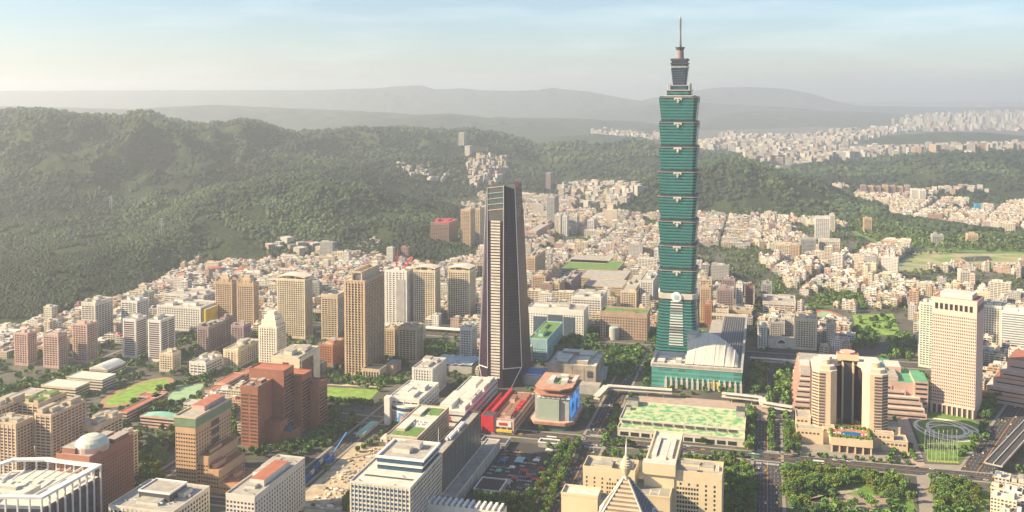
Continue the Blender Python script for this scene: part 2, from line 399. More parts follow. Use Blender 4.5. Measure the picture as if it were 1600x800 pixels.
def roof_kit(root, f, rm, wm, par=1.4, boxes=2, seed=1, tanks=True, pm=None):
    """roof slab, parapet, plant rooms and water tanks"""
    rd = random.Random(seed); h = f.h
    m = MB(); m.box(f.pt(.35, .35), f.a, f.W-.7, f.b, f.D-.7, h-.05, h+.12, rm)
    own(root, m.build('roof'))
    m = MB(); m.ring(f.pt(-.25, -.25), f.a, f.W+.5, f.b, f.D+.5, .6, h-.6, h+par, wm); own(root, m.build('parapet'))
    n = 0; placed = []
    for k in range(60):
        if n >= boxes: break
        w = rd.uniform(.16, .4)*f.W; d = rd.uniform(.16, .4)*f.D; u = rd.uniform(1.5, max(1.6, f.W-w-1.5)); v = rd.uniform(1.5, max(1.6, f.D-d-1.5))
        if any(u < q[2]+.4 and u+w > q[0]-.4 and v < q[3]+.4 and v+d > q[1]-.4 for q in placed): continue
        placed.append((u, v, u+w, v+d)); n += 1
        m = MB(); hh = rd.uniform(2.6, 5.5); m.box(f.pt(u, v), f.a, w, f.b, d, h+.12, h+hh, pm or wm, rm)
        m.box(f.pt(u-.2, v-.2), f.a, w+.4, f.b, d+.4, h+hh, h+hh+.3, rm)
        own(root, m.build('plant_room'))
    if (f.o.y < 1150 and f.W > 18 and f.D > 18):
        m = MB(); m.box(Vector((0, 0, 0)), f.a, 1.7, f.b, 1.2, .12, 1.4, PLANT, DARK); u0_ = own(root, m.build('air_conditioner')); first_ = True
        for k in range(9):
            u = rd.uniform(1.5, f.W-3.5); v = rd.uniform(1.5, f.D-3)
            if any(q[0]-2 < u < q[2]+.5 and q[1]-1.6 < v < q[3]+.5 for q in placed): continue
            placed.append((u, v, u+1.7, v+1.2)); o_ = u0_ if first_ else u0_.copy()
            if not first_: COL.objects.link(o_)
            first_ = False; o_.location = f.pt(u, v, h)
        if first_: bpy.data.objects.remove(u0_)
    if tanks:
        for k in range(2):
            for _ in range(12):
                u = rd.uniform(2, max(2.1, f.W-2)); v = rd.uniform(2, max(2.1, f.D-2))
                if not any(q[0]-1.5 < u < q[2]+1.5 and q[1]-1.5 < v < q[3]+1.5 for q in placed):
                    m = MB(); m.tube(f.pt(u, v, h+.12), f.pt(u, v, h+2.6), 1.1, 1.1, STEEL, 10); own(root, m.build('water_tank'))
                    placed.append((u-1, v-1, u+1, v+1)); break
def ledges(f, m, z0, z1, step, t, hh, mt):
    z = z0
    while z < z1:
        m.ring(f.pt(-t, -t), f.a, f.W+2*t, f.b, f.D+2*t, t, z, z+hh, mt); z += step
def banded(name, label, cat, f, wm, gm=GL, floor=3.3, band=1.6, sp=6.0, pw=1.2, rm=ROOFG, group=None, base=4.5, boxes=2, seed=1, top=2.0, pd=.35, par=1.4, tanks=True, root=None, balc=None, z0=0):
    """solid walls, one ring of windows per storey (its own part), upright piers standing proud of them"""
    r = root or new_building(name, label, cat, f, group)
    m = MB(); m.box(f.o, f.a, f.W, f.b, f.D, z0, f.h, wm)
    for (o, d, L, n) in ((f.pt(0, 0), f.a, f.W, -f.b), (f.pt(0, 0), f.b, f.D, -f.a), (f.pt(f.W, 0), f.b, f.D, f.a), (f.pt(0, f.D), f.a, f.W, f.b)):
        k = max(1, round(L/sp))
        for i in range(k+1):
            w = pw*(1.6 if i in (0, k) else 1); u = (L-w)*i/k
            q = o+d*u; pts = [q, q+d*w, q+d*w+n*pd, q+n*pd]
            if (d.cross(n)).z < 0: pts = pts[::-1]
            m.prism(pts, z0, f.h-.62, wm)
    own(r, m.build('wall'))
    m = MB(); t = .14
    m.ring(f.pt(-t, -t), f.a, f.W+2*t, f.b, f.D+2*t, t-.003, 0, band, gm)
    wb = own(r, m.build('window_band'))
    zs = []; z = z0+base
    while z+band < f.h-top: zs.append(z); z += floor
    wb.location.z = zs[0]
    for z in zs[1:]:
        c = wb.copy(); COL.objects.link(c); c.location.z = z
    if balc:
        m = MB(); t2 = 1.1; side, frac, bm = balc
        m.box(f.pt(f.W*frac[0], -t2), f.a, f.W*(frac[1]-frac[0]), f.b, t2-.5, 0, 1.1, bm)
        m.box(f.pt(f.W+.5, f.D*frac[0]), f.a, t2-.5, f.b, f.D*(frac[1]-frac[0]), 0, 1.1, bm)
        bo = own(r, m.build('balcony')); bo.location.z = zs[0]-1.15
        for z in zs[1:]:
            c = bo.copy(); COL.objects.link(c); c.location.z = z-1.15
    if root is None or z0 == 0 or True: roof_kit(r, f, rm, wm, par, boxes, seed, tanks)
    return r
def grid(name, label, cat, f, wm, gm=GL, nx=10, ny=10, floor=3.6, ww=1.6, wh=1.6, rm=ROOFG, group=None, base=5, boxes=2, seed=1, nd=None, proud=.35, skip=None, root=None, z0=0, tanks=True, par=1.4, top=3, maxw=100, sideL=False):
    """wall lattice standing proud of a core; every window a part of its own (the hundred that show largest, the rest one mass)"""
    r = root or new_building(name, label, cat, f, group)
    nf = max(1, int((f.h-top-base-z0)/floor)); m = MB()
    m.box(f.o, f.a, f.W, f.b, f.D, z0, f.h, wm)
    faces = [(f.pt(0, 0), f.a, f.W, -f.b, nx, 0)]
    nd = nd or max(2, round(nx*f.D/f.W))
    faces.append((f.pt(0, 0), f.b, f.D, -f.a, nd, 1) if sideL else (f.pt(f.W, 0), f.b, f.D, f.a, nd, 1))
    wins = []
    for (o, d, L, n, k, fi) in faces:
        cw = L/k; pwid = cw-ww
        def put(u0, u1, z0_, z1_):
            q = o+d*u0; pts = [q, q+d*(u1-u0), q+d*(u1-u0)+n*proud, q+n*proud]
            if (d.cross(n)).z < 0: pts = pts[::-1]
            m.prism(pts, z0_, z1_, wm)
        zb = z0+base
        put(0, L, zb-(floor-wh)-.8, zb)
        for j in range(nf):
            zt = zb+j*floor+wh; ztop = zt+floor-wh if j < nf-1 else f.h-.62
            put(0, L, zt, ztop)
            for i in range(k+1):
                u0 = max(0, i*cw-pwid/2); u1 = min(L, i*cw+pwid/2)
                put(u0, u1, zb+j*floor, zt)
            for i in range(k):
                if skip and skip(fi, i, j, k, nf): put(i*cw+pwid/2, (i+1)*cw-pwid/2, zb+j*floor, zt); continue
                wins.append((fi, o+d*(i*cw+cw/2)+n*.06, zb+j*floor, j, i))
    own(r, m.build('wall'))
    meshes = {}
    for fi, (d, n) in enumerate(((f.a, -f.b), (faces[1][1], faces[1][3]))):
        mm = MB(); q = Vector((0, 0, 0))-d*(ww/2-.002); pts = [q, q+d*(ww-.004), q+d*(ww-.004)+n*.06, q+n*.06]
        if (d.cross(n)).z < 0: pts = pts[::-1]
        mm.prism(pts, .003, wh-.003, gm); meshes[fi] = mm
    wins.sort(key=lambda w: (w[0], -w[3], w[4]))
    first = {}
    for w in wins[:maxw]:
        if w[0] not in first:
            o = meshes[w[0]].build('window'); first[w[0]] = o; own(r, o)
        else: o = first[w[0]].copy(); COL.objects.link(o)
        o.location = (w[1].x, w[1].y, w[2])
    if len(wins) > maxw:
        m = MB()
        for w in wins[maxw:]:
            mm = meshes[w[0]]; base_i = 0
            for fc in mm.f: m.poly([Vector(mm.v[i])+Vector((w[1].x, w[1].y, w[2])) for i in fc], gm)
        tag(own(r, m.build('window_rows')), kind='stuff')
    roof_kit(r, f, rm, wm, par, boxes, seed, tanks)
    return r
def part(root, name, mb, label=None):
    o = own(root, mb.build(name))
    if label: o['label'] = label
    return o
# ------------------------------------------------------------------ paints
CREAM = mat('cream_tile', (.64,.55,.40), .7); BEIGE = mat('beige_tile', (.55,.45,.32), .75); TAN = mat('tan_tile', (.50,.37,.25), .75)
BRICK = mat('brown_red_tile', (.30,.13,.09), .75); PINKT = mat('pink_tile', (.55,.38,.33), .7); WHITE = mat('white_tile', (.66,.65,.61), .65, var=.12)
GREY = mat('grey_panel', (.36,.36,.35), .7); DARK = mat('dark_panel', (.07,.07,.08), .5); MAUVE = mat('mauve_tile', (.34,.26,.26), .75)
OFFW = mat('offwhite_panel', (.60,.56,.49), .7); SAND = mat('sandstone', (.50,.42,.29), .8)
RED = mat('red_paint', (.50,.03,.04), .5, var=.08); YEL = mat('yellow_paint', (.65,.50,.05), .6); BLU = mat('blue_paint', (.04,.16,.42), .5)
SKYB = mat('pale_blue_panel', (.32,.52,.58), .5); TEALR = mat('teal_roof', (.22,.46,.38), .6); WMET = mat('white_metal', (.72,.72,.70), .45, var=.08)
GRASS = mat('grass', (.12,.22,.045), .95, var=.4, scale=.12); GRASS2 = mat('mown_grass', (.19,.31,.06), .95, var=.35, scale=.11)
LINE = mat('line_paint', (.55,.55,.52), .7, var=.05); ORANGE = mat('orange_line', (.45,.20,.05), .8)

# ------------------------------------------------------------------ the tall green tower
AX = P(1059, 559.5, 0); a0, s0 = dirs(0)
tw = empty('skyscraper', AX)
tag(tw, 'tallest teal glass tower of eight flared tiers with a thin spire', 'skyscraper'); take([AX-a0*34-s0*34, AX+a0*34-s0*34, AX+a0*34+s0*34, AX-a0*34+s0*34], 5)
def glassbands(name, c, dark, period, frac, sub=(1.5, .12), rough=.12, blue=(.02,.05,.10), spandrel=.5):
    m = bpy.data.materials.new(name); m.use_nodes = True; nt = m.node_tree; b = nt.nodes['Principled BSDF']
    uv = nt.nodes.new('ShaderNodeUVMap'); uv.uv_map = 'UVMap'; sx = nt.nodes.new('ShaderNodeSeparateXYZ'); nt.links.new(uv.outputs[0], sx.inputs[0])
    v = _math(nt, 'DIVIDE', sx.outputs[1], period); u = _math(nt, 'DIVIDE', sx.outputs[0], sub[0])
    mv = _math(nt, 'LESS_THAN', _math(nt, 'FRACT', v), frac)
    cb = nt.nodes.new('ShaderNodeCombineXYZ'); nt.links.new(_math(nt, 'FLOOR', _math(nt, 'DIVIDE', u, 3)), cb.inputs[0]); nt.links.new(_math(nt, 'FLOOR', v), cb.inputs[1])
    wn = nt.nodes.new('ShaderNodeTexWhiteNoise'); wn.noise_dimensions = '2D'; nt.links.new(cb.outputs[0], wn.inputs['Vector'])
    cc = _mix(nt, wn.outputs[0], tuple(x*.82 for x in c), tuple(min(1, x*1.15) for x in c))
    dd_ = _mix(nt, wn.outputs[0], dark, tuple(x*2.4 for x in dark))
    cc = _mix(nt, mv, cc, dd_)
    mu = _math(nt, 'LESS_THAN', _math(nt, 'FRACT', u), sub[1])
    cc = _mix(nt, mu, cc, tuple(x*.6 for x in c))
    nt.links.new(cc, b.inputs['Base Color']); b.inputs['Roughness'].default_value = rough; b.inputs['Specular IOR Level'].default_value = spandrel
    MATS[name] = m; return m
TEAL = glassbands('teal_curtain_glass', (.040,.190,.180), (.005,.022,.032), 4.35, .55, rough=.2, spandrel=.5)
TEALD = mat('teal_spandrel', (.055,.27,.24), .4, var=.25, scale=.3); STONE = mat('pale_stone', (.52,.50,.44), .7)
def notched(r, n, rot=0):
    """square of half width r with a stepped notch n at every corner"""
    q = [(-r+n, -r), (r-n, -r), (r-n, -r+n*.5), (r-n*.5, -r+n*.5), (r-n*.5, -r+n), (r, -r+n)]
    out = []
    for k in range(4):
        c, s = [(1, 0), (0, 1), (-1, 0), (0, -1)][k]
        for (x, y) in q: out.append((x*c-y*s, x*s+y*c))
    return [(AX.x+a0.x*x+s0.x*y, AX.y+a0.y*x+s0.y*y) for x, y in out]
ZB = 102.0; MH = 36.0
def ruyi(z, r, k, root_part):
    d, n = [(a0, -s0), (s0, a0), (-a0, s0), (-s0, -a0)][k]
    m = MB()
    def bx(u0, u1, z0_, z1_, t=.9):
        q = AX+n*r+d*u0; pts = [q, q+d*(u1-u0), q+d*(u1-u0)+n*t, q+n*t]
        if (d.cross(n)).z < 0: pts = pts[::-1]
        m.prism(pts, z0_, z1_, STONE, bottom=True)
    bx(-5.6, 5.6, z-2.2, z, 1.2); bx(-5.6, -3.6, z-3.4, z-2.2, 1.2); bx(3.6, 5.6, z-3.4, z-2.2, 1.2); bx(-1.1, 1.1, z-7.6, z-2.2, 1.0); bx(-2.1, 2.1, z-5.2, z-4.0, 1.3)
    return m
# lower tapering part
m = MB(); m.prism(notched(31.5, 5), 0, ZB-8, TEAL, inset=notched(25.5, 5)); part(tw, 'tower_base', m)
for k, (d, n) in enumerate([(a0, -s0), (s0, a0)]):
    m = MB()
    for j in range(18):
        z = 27+j*3.9; r = 31.5-6*(z/(ZB-8)); wd = 10.5-2.2*j/18
        if z > 92: break
        q = AX+n*(r+.35)-d*wd; h_ = 1.7
        pts = [q, q+d*2*wd, q+d*2*wd+n*.7, q+n*.7]
        if (d.cross(n)).z < 0: pts = pts[::-1]
        m.prism(pts, z, z+h_, WMET if j % 7 < 5 else GREY, bottom=True)
    part(tw, 'white_louvre', m, 'white ladder of louvres up the middle of the sloping base')
m = MB()
for k in range(19): 
    z = 6+k*4.4; r = 31.5-6*(z/(ZB-8))+.3
    m.prism(notched(r, 5), z, z+1.3, TEALD, bottom=True)
part(tw, 'ledge', m)
m = MB(); m.prism(notched(26.6, 4), ZB-8, ZB, STONE, bottom=True); part(tw, 'stone_belt', m)
for k, (d, n) in enumerate([(a0, -s0), (s0, a0), (-a0, s0), (-s0, -a0)]):
    m = MB(); c = AX+n*26.6+Vector((0, 0, ZB-5)); m.tube(c, c+n*1.8, 7.6, 7.0, WMET, 28); m.tube(c+n*1.8, c+n*2.1, 4.6, 4.6, SKYB, 4)
    part(tw, 'coin_medallion', m, 'round pale coin emblem on the belt above the sloping base')
mod_mesh = ledge_mesh = None
for k in range(8):
    z = ZB+k*MH
    if mod_mesh is None:
        m = MB(); m.prism(notched(24.6, 4.4), 0, MH-2.6, TEAL, inset=notched(28.0, 5.2)); m.prism(notched(27.0, 5), MH-2.6, MH, DARK)
        o = own(tw, m.build('tower_tier')); mod_mesh = o
        m = MB()
        for j in range(1, 8):
            zz = j*4.35; r = 24.6+(28.0-24.6)*zz/(MH-2.6)
            m.prism(notched(r+.3, 4.4+.8*zz/MH), zz-.2, zz+.75, TEALD, bottom=True)
        lo = m.build('ledge'); lo.parent = o
        m = MB(); m.prism(notched(28.7, 5.3), MH-2.4, MH-2.0, mat('rim_metal', (.34,.37,.33), .6), bottom=True); rim = m.build('rim'); rim.parent = o
        orns = []
        for q in range(4):
            rr = ruyi(MH-1.8, 28.0, q, o).build('cloud_ornament'); rr.parent = o; orns.append(rr)
        kids = [lo, rim]+orns
    else:
        o = mod_mesh.copy(); COL.objects.link(o)
        for c in kids: cc = c.copy(); COL.objects.link(cc); cc.parent = o
    o.location.z = z
ZT = ZB+8*MH
NAVY = glassbands('navy_glass', (.06,.10,.14), (.015,.02,.035), 3.4, .5, rough=.3)
m = MB(); m.prism(notched(22.5, 3), ZT, ZT+1.2, STONE); m.prism(notched(17.5, 3), ZT+1.2, ZT+8, TEAL); m.prism(notched(18.6, 3), ZT+8, ZT+9.4, GREY, bottom=True)
m.prism(notched(13, 2), ZT+9.4, ZT+15, NAVY); m.prism(notched(14, 2), ZT+15, ZT+16, GREY, bottom=True)
for sx_ in (-1, 1):
    for sy_ in (-1, 1):
        q = AX+a0*sx_*15+s0*sy_*15; m.tube(q+Vector((0, 0, ZT+9.4)), q+Vector((0, 0, ZT+19)), 1.1, .8, GREY, 8)
part(tw, 'setback_tiers', m)
m = MB(); m.prism(notched(9.3, 1.5), ZT+16, ZT+42, NAVY, inset=notched(12.2, 2)); m.prism(notched(13, 2), ZT+42, ZT+43.2, STONE, bottom=True)
m.prism(notched(12, 2), ZT+43.2, ZT+47, NAVY); m.prism(notched(13.3, 2), ZT+47, ZT+48.4, DARK, bottom=True); m.prism(notched(11.6, 2), ZT+48.4, ZT+52, NAVY); m.prism(notched(12.8, 2), ZT+52, ZT+55, DARK, bottom=True)
part(tw, 'crown_tower', m)
m = MB(); m.tube(AX+Vector((0, 0, ZT+55)), AX+Vector((0, 0, ZT+69)), 5.7, 5.0, mat('neck_brown', (.22,.18,.18), .7), 12); m.tube(AX+Vector((0, 0, ZT+67)), AX+Vector((0, 0, ZT+72)), 5.0, 7.3, DARK, 12)
part(tw, 'neck', m)
SPG = mat('spire_steel', (.20,.21,.23), .5)
m = MB(); B_ = AX+Vector((0, 0, 0))
m.tube(B_+Vector((0, 0, ZT+72)), B_+Vector((0, 0, ZT+98)), 2.4, 1.3, SPG, 10); m.tube(B_+Vector((0, 0, ZT+98)), B_+Vector((0, 0, ZT+114)), 1.7, 1.7, SPG, 10); m.tube(B_+Vector((0, 0, ZT+114)), B_+Vector((0, 0, ZT+118)), 1.7, .2, GREY, 10)
part(tw, 'spire', m)

# ------------------------------------------------------------------ shopping podium beside it
f = fr(1018, 1159, 1167.5, 577, yb=614); f.h = 33
pod = empty('shopping_mall', f.pt(f.W/2, f.D/2)); tag(pod, 'low green glass mall under a swelling white roof beside the tallest tower', 'shopping mall'); take(f.corners(), 5)
MALLG = glassbands('mall_glass', (.09,.34,.28), (.03,.13,.13), 5.5, .5, (3.0, .1), rough=.25)
m = MB(); Df = 62.0; Dr = f.D*1.0
m.box(f.pt(0, 0), f.a, f.W, f.b, Df, 0, f.h-6, MALLG, ROOFG); m.box(f.pt(f.W-38, Df), f.a, 38, f.b, Dr-Df, 0, f.h-6, MALLG, ROOFG); m.box(f.pt(64, Df), f.a, f.W-102, f.b, Dr-Df-30, 0, f.h-6, MALLG, ROOFG)
part(pod, 'wall', m)
m = MB(); m.box(f.pt(-1, -1), f.a, f.W+2, f.b, 3, f.h-6, f.h-.9, STONE, bottom=True); m.box(f.pt(f.W-2, 2), f.a, 3, f.b, Dr, f.h-6, f.h-.9, GREY, bottom=True)
m.box(f.pt(-1, 2), f.a, 3, f.b, Df-2, f.h-6, f.h-.9, STONE); m.box(f.pt(2, Df-2), f.a, 60, f.b, 2, f.h-6, f.h-1.6, STONE); m.box(f.pt(62, Dr-2), f.a, f.W-64, f.b, 2, f.h-6, f.h-1.4, STONE)
part(pod, 'cornice', m)
tooth = MB(); tooth.box(f.pt(0, -1.7), f.a, 1.3, f.b, .7, f.h-3.6, f.h-1.5, STONE, bottom=True)
t0 = own(pod, tooth.build('cornice_block'))
for i in range(1, 44):
    c = t0.copy(); COL.objects.link(c); v_ = f.a*(i*(f.W-2)/44); c.location = (v_.x, v_.y, 0)
m = MB(); m.box(f.pt(2, 3), f.a, f.W-5, f.b, Df-4, f.h-6, f.h-5.5, ROOFW); m.box(f.pt(f.W-36, Df), f.a, 33, f.b, Dr-Df-3, f.h-6, f.h-5.6, DARK)
part(pod, 'roof', m)
m = MB()
for (u, v, w, d, h_) in ((6, 12, 10, 16, 4), (20, 8, 7, 8, 3), (30, 20, 8, 12, 5), (6, 36, 22, 10, 3), (42, 34, 9, 16, 6)): m.box(f.pt(u, v), f.a, w, f.b, d, f.h-5.5, f.h-5.5+h_, PLANT, ROOFW)
part(pod, 'plant_room', m)
# pilasters along the street and the coloured banners between them
pm_ = MB(); q = f.pt(0, -2.4); pm_.box(q, f.a, 3.0, f.b, 2.39, 0, 11.5, STONE); pm_.box(f.pt(.6, -1.6), f.a, 1.8, f.b, 1.59, 11.5, 14.5, STONE)
p0_ = own(pod, pm_.build('pilaster')); p0_.location = tuple(f.a*(18))
for i in range(1, 15):
    c = p0_.copy(); COL.objects.link(c); v_ = f.a*(18+i*7.0); c.location = (v_.x, v_.y, 0)
for (u, mm_) in ((64.5, YEL), (71.5, YEL), (85.5, RED)):
    m = MB(); m.box(f.pt(f.W*u/100, -1.2), f.a, 3.6, f.b, .4, 2.5, 12, mm_, bottom=True); part(pod, 'banner', m)
# swelling roof
NX, NY = 26, 16; u0, u1, v0, v1 = 44, f.W-6, 5, 112
vv = []; 
for j in range(NY+1):
    t = j/NY
    for i in range(NX+1):
        s_ = i/NX; arch = math.sin(math.pi*min(1, (s_*.80+.20)))**.75
        z = f.h-1+ (19*arch)*(1-(1-t)**1.6) + 1.5*math.sin(s_*math.pi*9)**2*.25
        uu_ = u0+(u1-u0)*s_ + 6*t*(1-2*s_)*.0; vvv = v0+(v1-v0)*t*(1-.45*s_**2)
        vv.append(f.pt(uu_, vvv, z))
m = MB(); ROOFS = mat('shell_roof', (.57,.54,.46), .55, var=.1)
for j in range(NY):
    for i in range(NX):
        k = j*(NX+1)+i; m.poly([vv[k], vv[k+1], vv[k+NX+2], vv[k+NX+1]], ROOFS)
edge = [vv[NY*(NX+1)+i] for i in range(NX+1)]
for i in range(NX): m.poly([edge[i], edge[i+1], Vector((edge[i+1].x, edge[i+1].y, f.h-6)), Vector((edge[i].x, edge[i].y, f.h-6))], GREY)
for ii in (0, NX):
    for j in range(NY):
        p_, q_ = vv[j*(NX+1)+ii], vv[(j+1)*(NX+1)+ii]
        m.poly([p_, q_, Vector((q_.x, q_.y, f.h-6)), Vector((p_.x, p_.y, f.h-6))], GREY)
part(pod, 'shell_roof', m)
m = MB()
for q in range(5):
    for j in range(12):
        j2 = j+1
        k1 = (j*NY//12)*(NX+1)+4+q*5; k2 = (j2*NY//12)*(NX+1)+4+q*5
        if k1 != k2: m.beam(vv[k1]+Vector((0, 0, .35)), vv[k2]+Vector((0, 0, .35)), .9, .5, WMET)
part(pod, 'roof_rib', m)
m = MB(); m.tube(f.pt(48, 98, 20), f.pt(48, 98, 51), 8.5, 8.5, STONE, 20); m.tube(f.pt(48, 98, 51), f.pt(48, 98, 53), 9.5, 9.5, GREY, 20); part(pod, 'lift_drum', m)
m = MB()
for k in range(9): m.box(f.pt(f.W-34+k*3.4, Df+6), f.a, .5, f.b, Dr-Df-12, f.h-5.6, f.h-4.2, GREY)
part(pod, 'skylight_bars', m)

# ------------------------------------------------------------------ dark faceted tower
b0 = P(743, 600, 0); b0 = P(744, 603, 0)
f = Fr(b0, a0, 0, s0, 70, 272)
f.W = solve(b0, a0, 812, 20)
ns = empty('obelisk_tower', f.pt(f.W/2, 30)); tag(ns, 'dark glass obelisk tower with a pale ladder of bands and slanting crown', 'skyscraper'); take(f.corners(), 6)
W_ = f.W
NSG = glassbands('plum_glass', (.042,.028,.046), (.016,.008,.020), 4.2, .45, (1.6, .14), rough=.25, spandrel=.35); NSD = glassbands('plum_glass_shaded', (.032,.016,.036), (.018,.007,.022), 4.2, .5, (1.6, .2), rough=.35, spandrel=.25)  # second glass is darker: the right face's shade put into its colour
def nsfoot(t):
    """plan at height fraction t"""
    L = W_; k = t
    return [f.pt(0+.17*L*k, 11+6*k), f.pt(.27*L-.02*L*k, 0+3*k), f.pt(.62*L, 0+3*k), f.pt(L-.19*L*k, 14+2*k), f.pt(L-.19*L*k, 68-14*k), f.pt(L*.8-.15*L*k, 70-14*k), f.pt(.2*L+.1*L*k, 70-14*k), f.pt(0+.17*L*k, 54-8*k)]
A_, B2 = nsfoot(0), nsfoot(1)
def lerp(p, q, t): return p+(q-p)*t
Hn = 272.0; hs = 222.0
m = MB(); top8 = [lerp(A_[i], B2[i], hs/Hn) for i in range(8)]
zt = [hs-4, hs+2, hs+2, hs-2, hs+14, hs+14, hs+8, hs+4]
for i in range(8):
    j = (i+1) % 8; L = (A_[j]-A_[i]).length
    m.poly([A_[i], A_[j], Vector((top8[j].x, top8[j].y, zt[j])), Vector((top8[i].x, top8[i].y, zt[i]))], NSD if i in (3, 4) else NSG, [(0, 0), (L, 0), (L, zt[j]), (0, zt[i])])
m.poly([Vector((top8[i].x, top8[i].y, zt[i])) for i in range(8)], ROOFG)
part(ns, 'glass_wall', m)
# crown: front blade and glazed screens
SCR = glass('screen_glass', (.10,.10,.10), .2); SCR2 = glass('plum_screen', (.09,.05,.07), .25)
m = MB()
def at_(i, z, push=0): p_ = lerp(A_[i], B2[i], z/Hn); return Vector((p_.x, p_.y, z))
def slab(pts, t, mt):
    n = (pts[1]-pts[0]).cross(pts[2]-pts[0]).normalized()*t
    m.poly(pts, mt); m.poly([p_-n for p_ in pts][::-1], mt)
    for i in range(len(pts)):
        j = (i+1) % len(pts); m.poly([pts[j], pts[i], pts[i]-n, pts[j]-n], mt)
slab([at_(0, zt[0]), at_(1, zt[1]), at_(1, 268), at_(0, 262)], .8, NSG)
slab([at_(1, zt[1]), at_(2, zt[2]), at_(2, 272), at_(1, 268)], .8, SCR)
slab([at_(2, zt[2]), at_(3, zt[3]), at_(3, 266), at_(2, 272)], .8, NSG)
slab([at_(3, zt[3]), at_(4, zt[4]), at_(4, 273), at_(3, 266)], .8, SCR2)
slab([at_(4, zt[4]), at_(5, zt[5]), at_(5, 273), at_(4, 273)], .8, SCR2)
slab([at_(7, zt[7]), at_(0, zt[0]), at_(0, 262), at_(7, 262)], .8, NSG)
part(ns, 'crown_screen', m)
m = MB()
for k in range(5): 
    p_, q_ = at_(1, 268-k*7.5), at_(2, 271-k*7.5); m.beam(p_-f.b*.4, q_-f.b*.4, .5, .8, SKYB if 0 < k < 4 else OFFW)
part(ns, 'crown_rail', m)
m = MB()
for k in range(54):
    z = 14+k*3.95
    p_, q_ = at_(1, z), at_(2, z); d_ = q_-p_
    m.beam(p_+d_*.22-f.b*.5, p_+d_*.80-f.b*.5, .9, 2.35, OFFW)
part(ns, 'band_ladder', m, 'pale horizontal bands climbing the front of the dark tower')
for i in (0, 1, 2, 3):
    m = MB(); n = Vector((0, 0, 0)); e_ = [(-.4, -.2), (-.2, -.4), (.2, -.5), (.5, -.3)][i]; of = f.a*e_[0]+f.b*e_[1]
    m.beam(at_(i, 26)+of, at_(i, [262, 268, 272, 266][i])+of, .9, .9, WMET); part(ns, 'edge_fin', m)
m = MB(); m.beam(at_(0, 26)-f.b*.6, at_(1, 26)-f.b*.6, .8, 1, WMET); m.beam(at_(2, 26)-f.b*.6, at_(3, 26)-f.b*.6, .8, 1, WMET); part(ns, 'belt_rail', m)
for (i, j) in ((0, 1), (3, 2)):
    m = MB(); p_ = at_(i, 26)-f.b*.8; q_ = lerp(A_[i], A_[j], .55)-f.b*1.5; m.beam(p_, Vector((q_.x, q_.y, 0.3)), .9, .9, WMET); part(ns, 'slanting_leg', m)
m = MB()
for k in range(7):
    z = hs+6+k*5.5; m.beam(at_(3, z)+f.a*.3, at_(4, z)+f.a*.3, .4, .4, MAUVE)
part(ns, 'screen_rail', m)
m = MB(); m.box(f.pt(W_-2, 22), f.a, 34, f.b, 40, 0, 13, GREY, BLU); m.box(f.pt(W_+2, 26), f.a, 26, f.b, 30, 13, 14, WMET, BLU); part(ns, 'annex', m)

# ------------------------------------------------------------------ pink office tower with the square windows
f = fr(1457, 1523, 1537.3, 484, yb=655, rot=22); f.h = 143
itb = grid('office_tower', 'tall pink slab tower of small square windows behind the round garden', 'office tower', f, mat('pale_pink_granite', (.60,.45,.385), .7, var=.07), nx=24, nd=24, ww=1.1, wh=2.1, floor=3.95, base=13.5, top=15, rm=ROOFT, boxes=0, proud=.3, tanks=False, par=.8,
   skip=lambda fi, i, j, k, n: fi == 1 and True)
PKG = MATS['pale_pink_granite']
m = MB(); m.box(f.pt(7, 7), f.a, f.W-14, f.b, f.D-14, f.h, f.h+6, mat('pale_pink_roof', (.62,.54,.48), .7), ROOFW); part(itb, 'penthouse', m)
for i in range(8):
    m = MB(); m.box(f.pt(3.2+i*5.6, -.75), f.a, 3.2, f.b, .35, f.h-13.5, f.h-6.2, GL, bottom=True); part(itb, 'tall_window', m)
m = MB(); m.box(f.pt(f.W+.4, 4), f.a, .35, f.b, f.D-8, f.h-13.5, f.h-6.2, DARK, bottom=True); part(itb, 'tall_window', m)
m = MB()
for i in range(9): m.box(f.pt(1+i*(f.W-4)/8, -2.2), f.a, 1.8, f.b, 1.8, 0, 11, PKG)
m.box(f.pt(0, -2.6), f.a, f.W, f.b, 2.2, 11, 12.6, PKG, bottom=True); m.box(f.pt(1, -.6), f.a, f.W-2, f.b, .2, .3, 11, DARK); part(itb, 'arcade', m)

# ------------------------------------------------------------------ hotel with the courtyard pool
f = fr(1271, 1388, 1390, 583, yb=694, rot=0, D=52); f = Fr(P(1268, 687), a0, solve(P(1268, 687), a0, 1388, 40), s0, 52, 84)
ht = empty('courtyard_hotel', f.pt(f.W/2, f.D/2)); tag(ht, 'cream hotel of two wings round a dark courtyard with a roof pool', 'hotel'); take([f.pt(-20, -18), f.pt(f.W+22, -18), f.pt(f.W+22, f.D+10), f.pt(-20, f.D+10)], 3)
HC = mat('hotel_cream', (.62,.50,.34), .7, var=.08); HD = mat('hotel_dark', (.12,.08,.09), .6); PURP = glassbands('plum_window', (.055,.028,.05), (.012,.008,.018), 3.3, .5, (3.4, .12), rough=.3)
W = f.W; H_ = f.h
m = MB()
wings = {'L': [f.pt(0, 6), f.pt(7, 0), f.pt(20, 0), f.pt(27, 8), f.pt(27, 30), f.pt(34, 38), f.pt(34, 52), f.pt(0, 52)], 'R': [f.pt(W-27, 8), f.pt(W-20, 0), f.pt(W-7, 0), f.pt(W, 6), f.pt(W, 52), f.pt(W-34, 52), f.pt(W-34, 38), f.pt(W-27, 30)]}
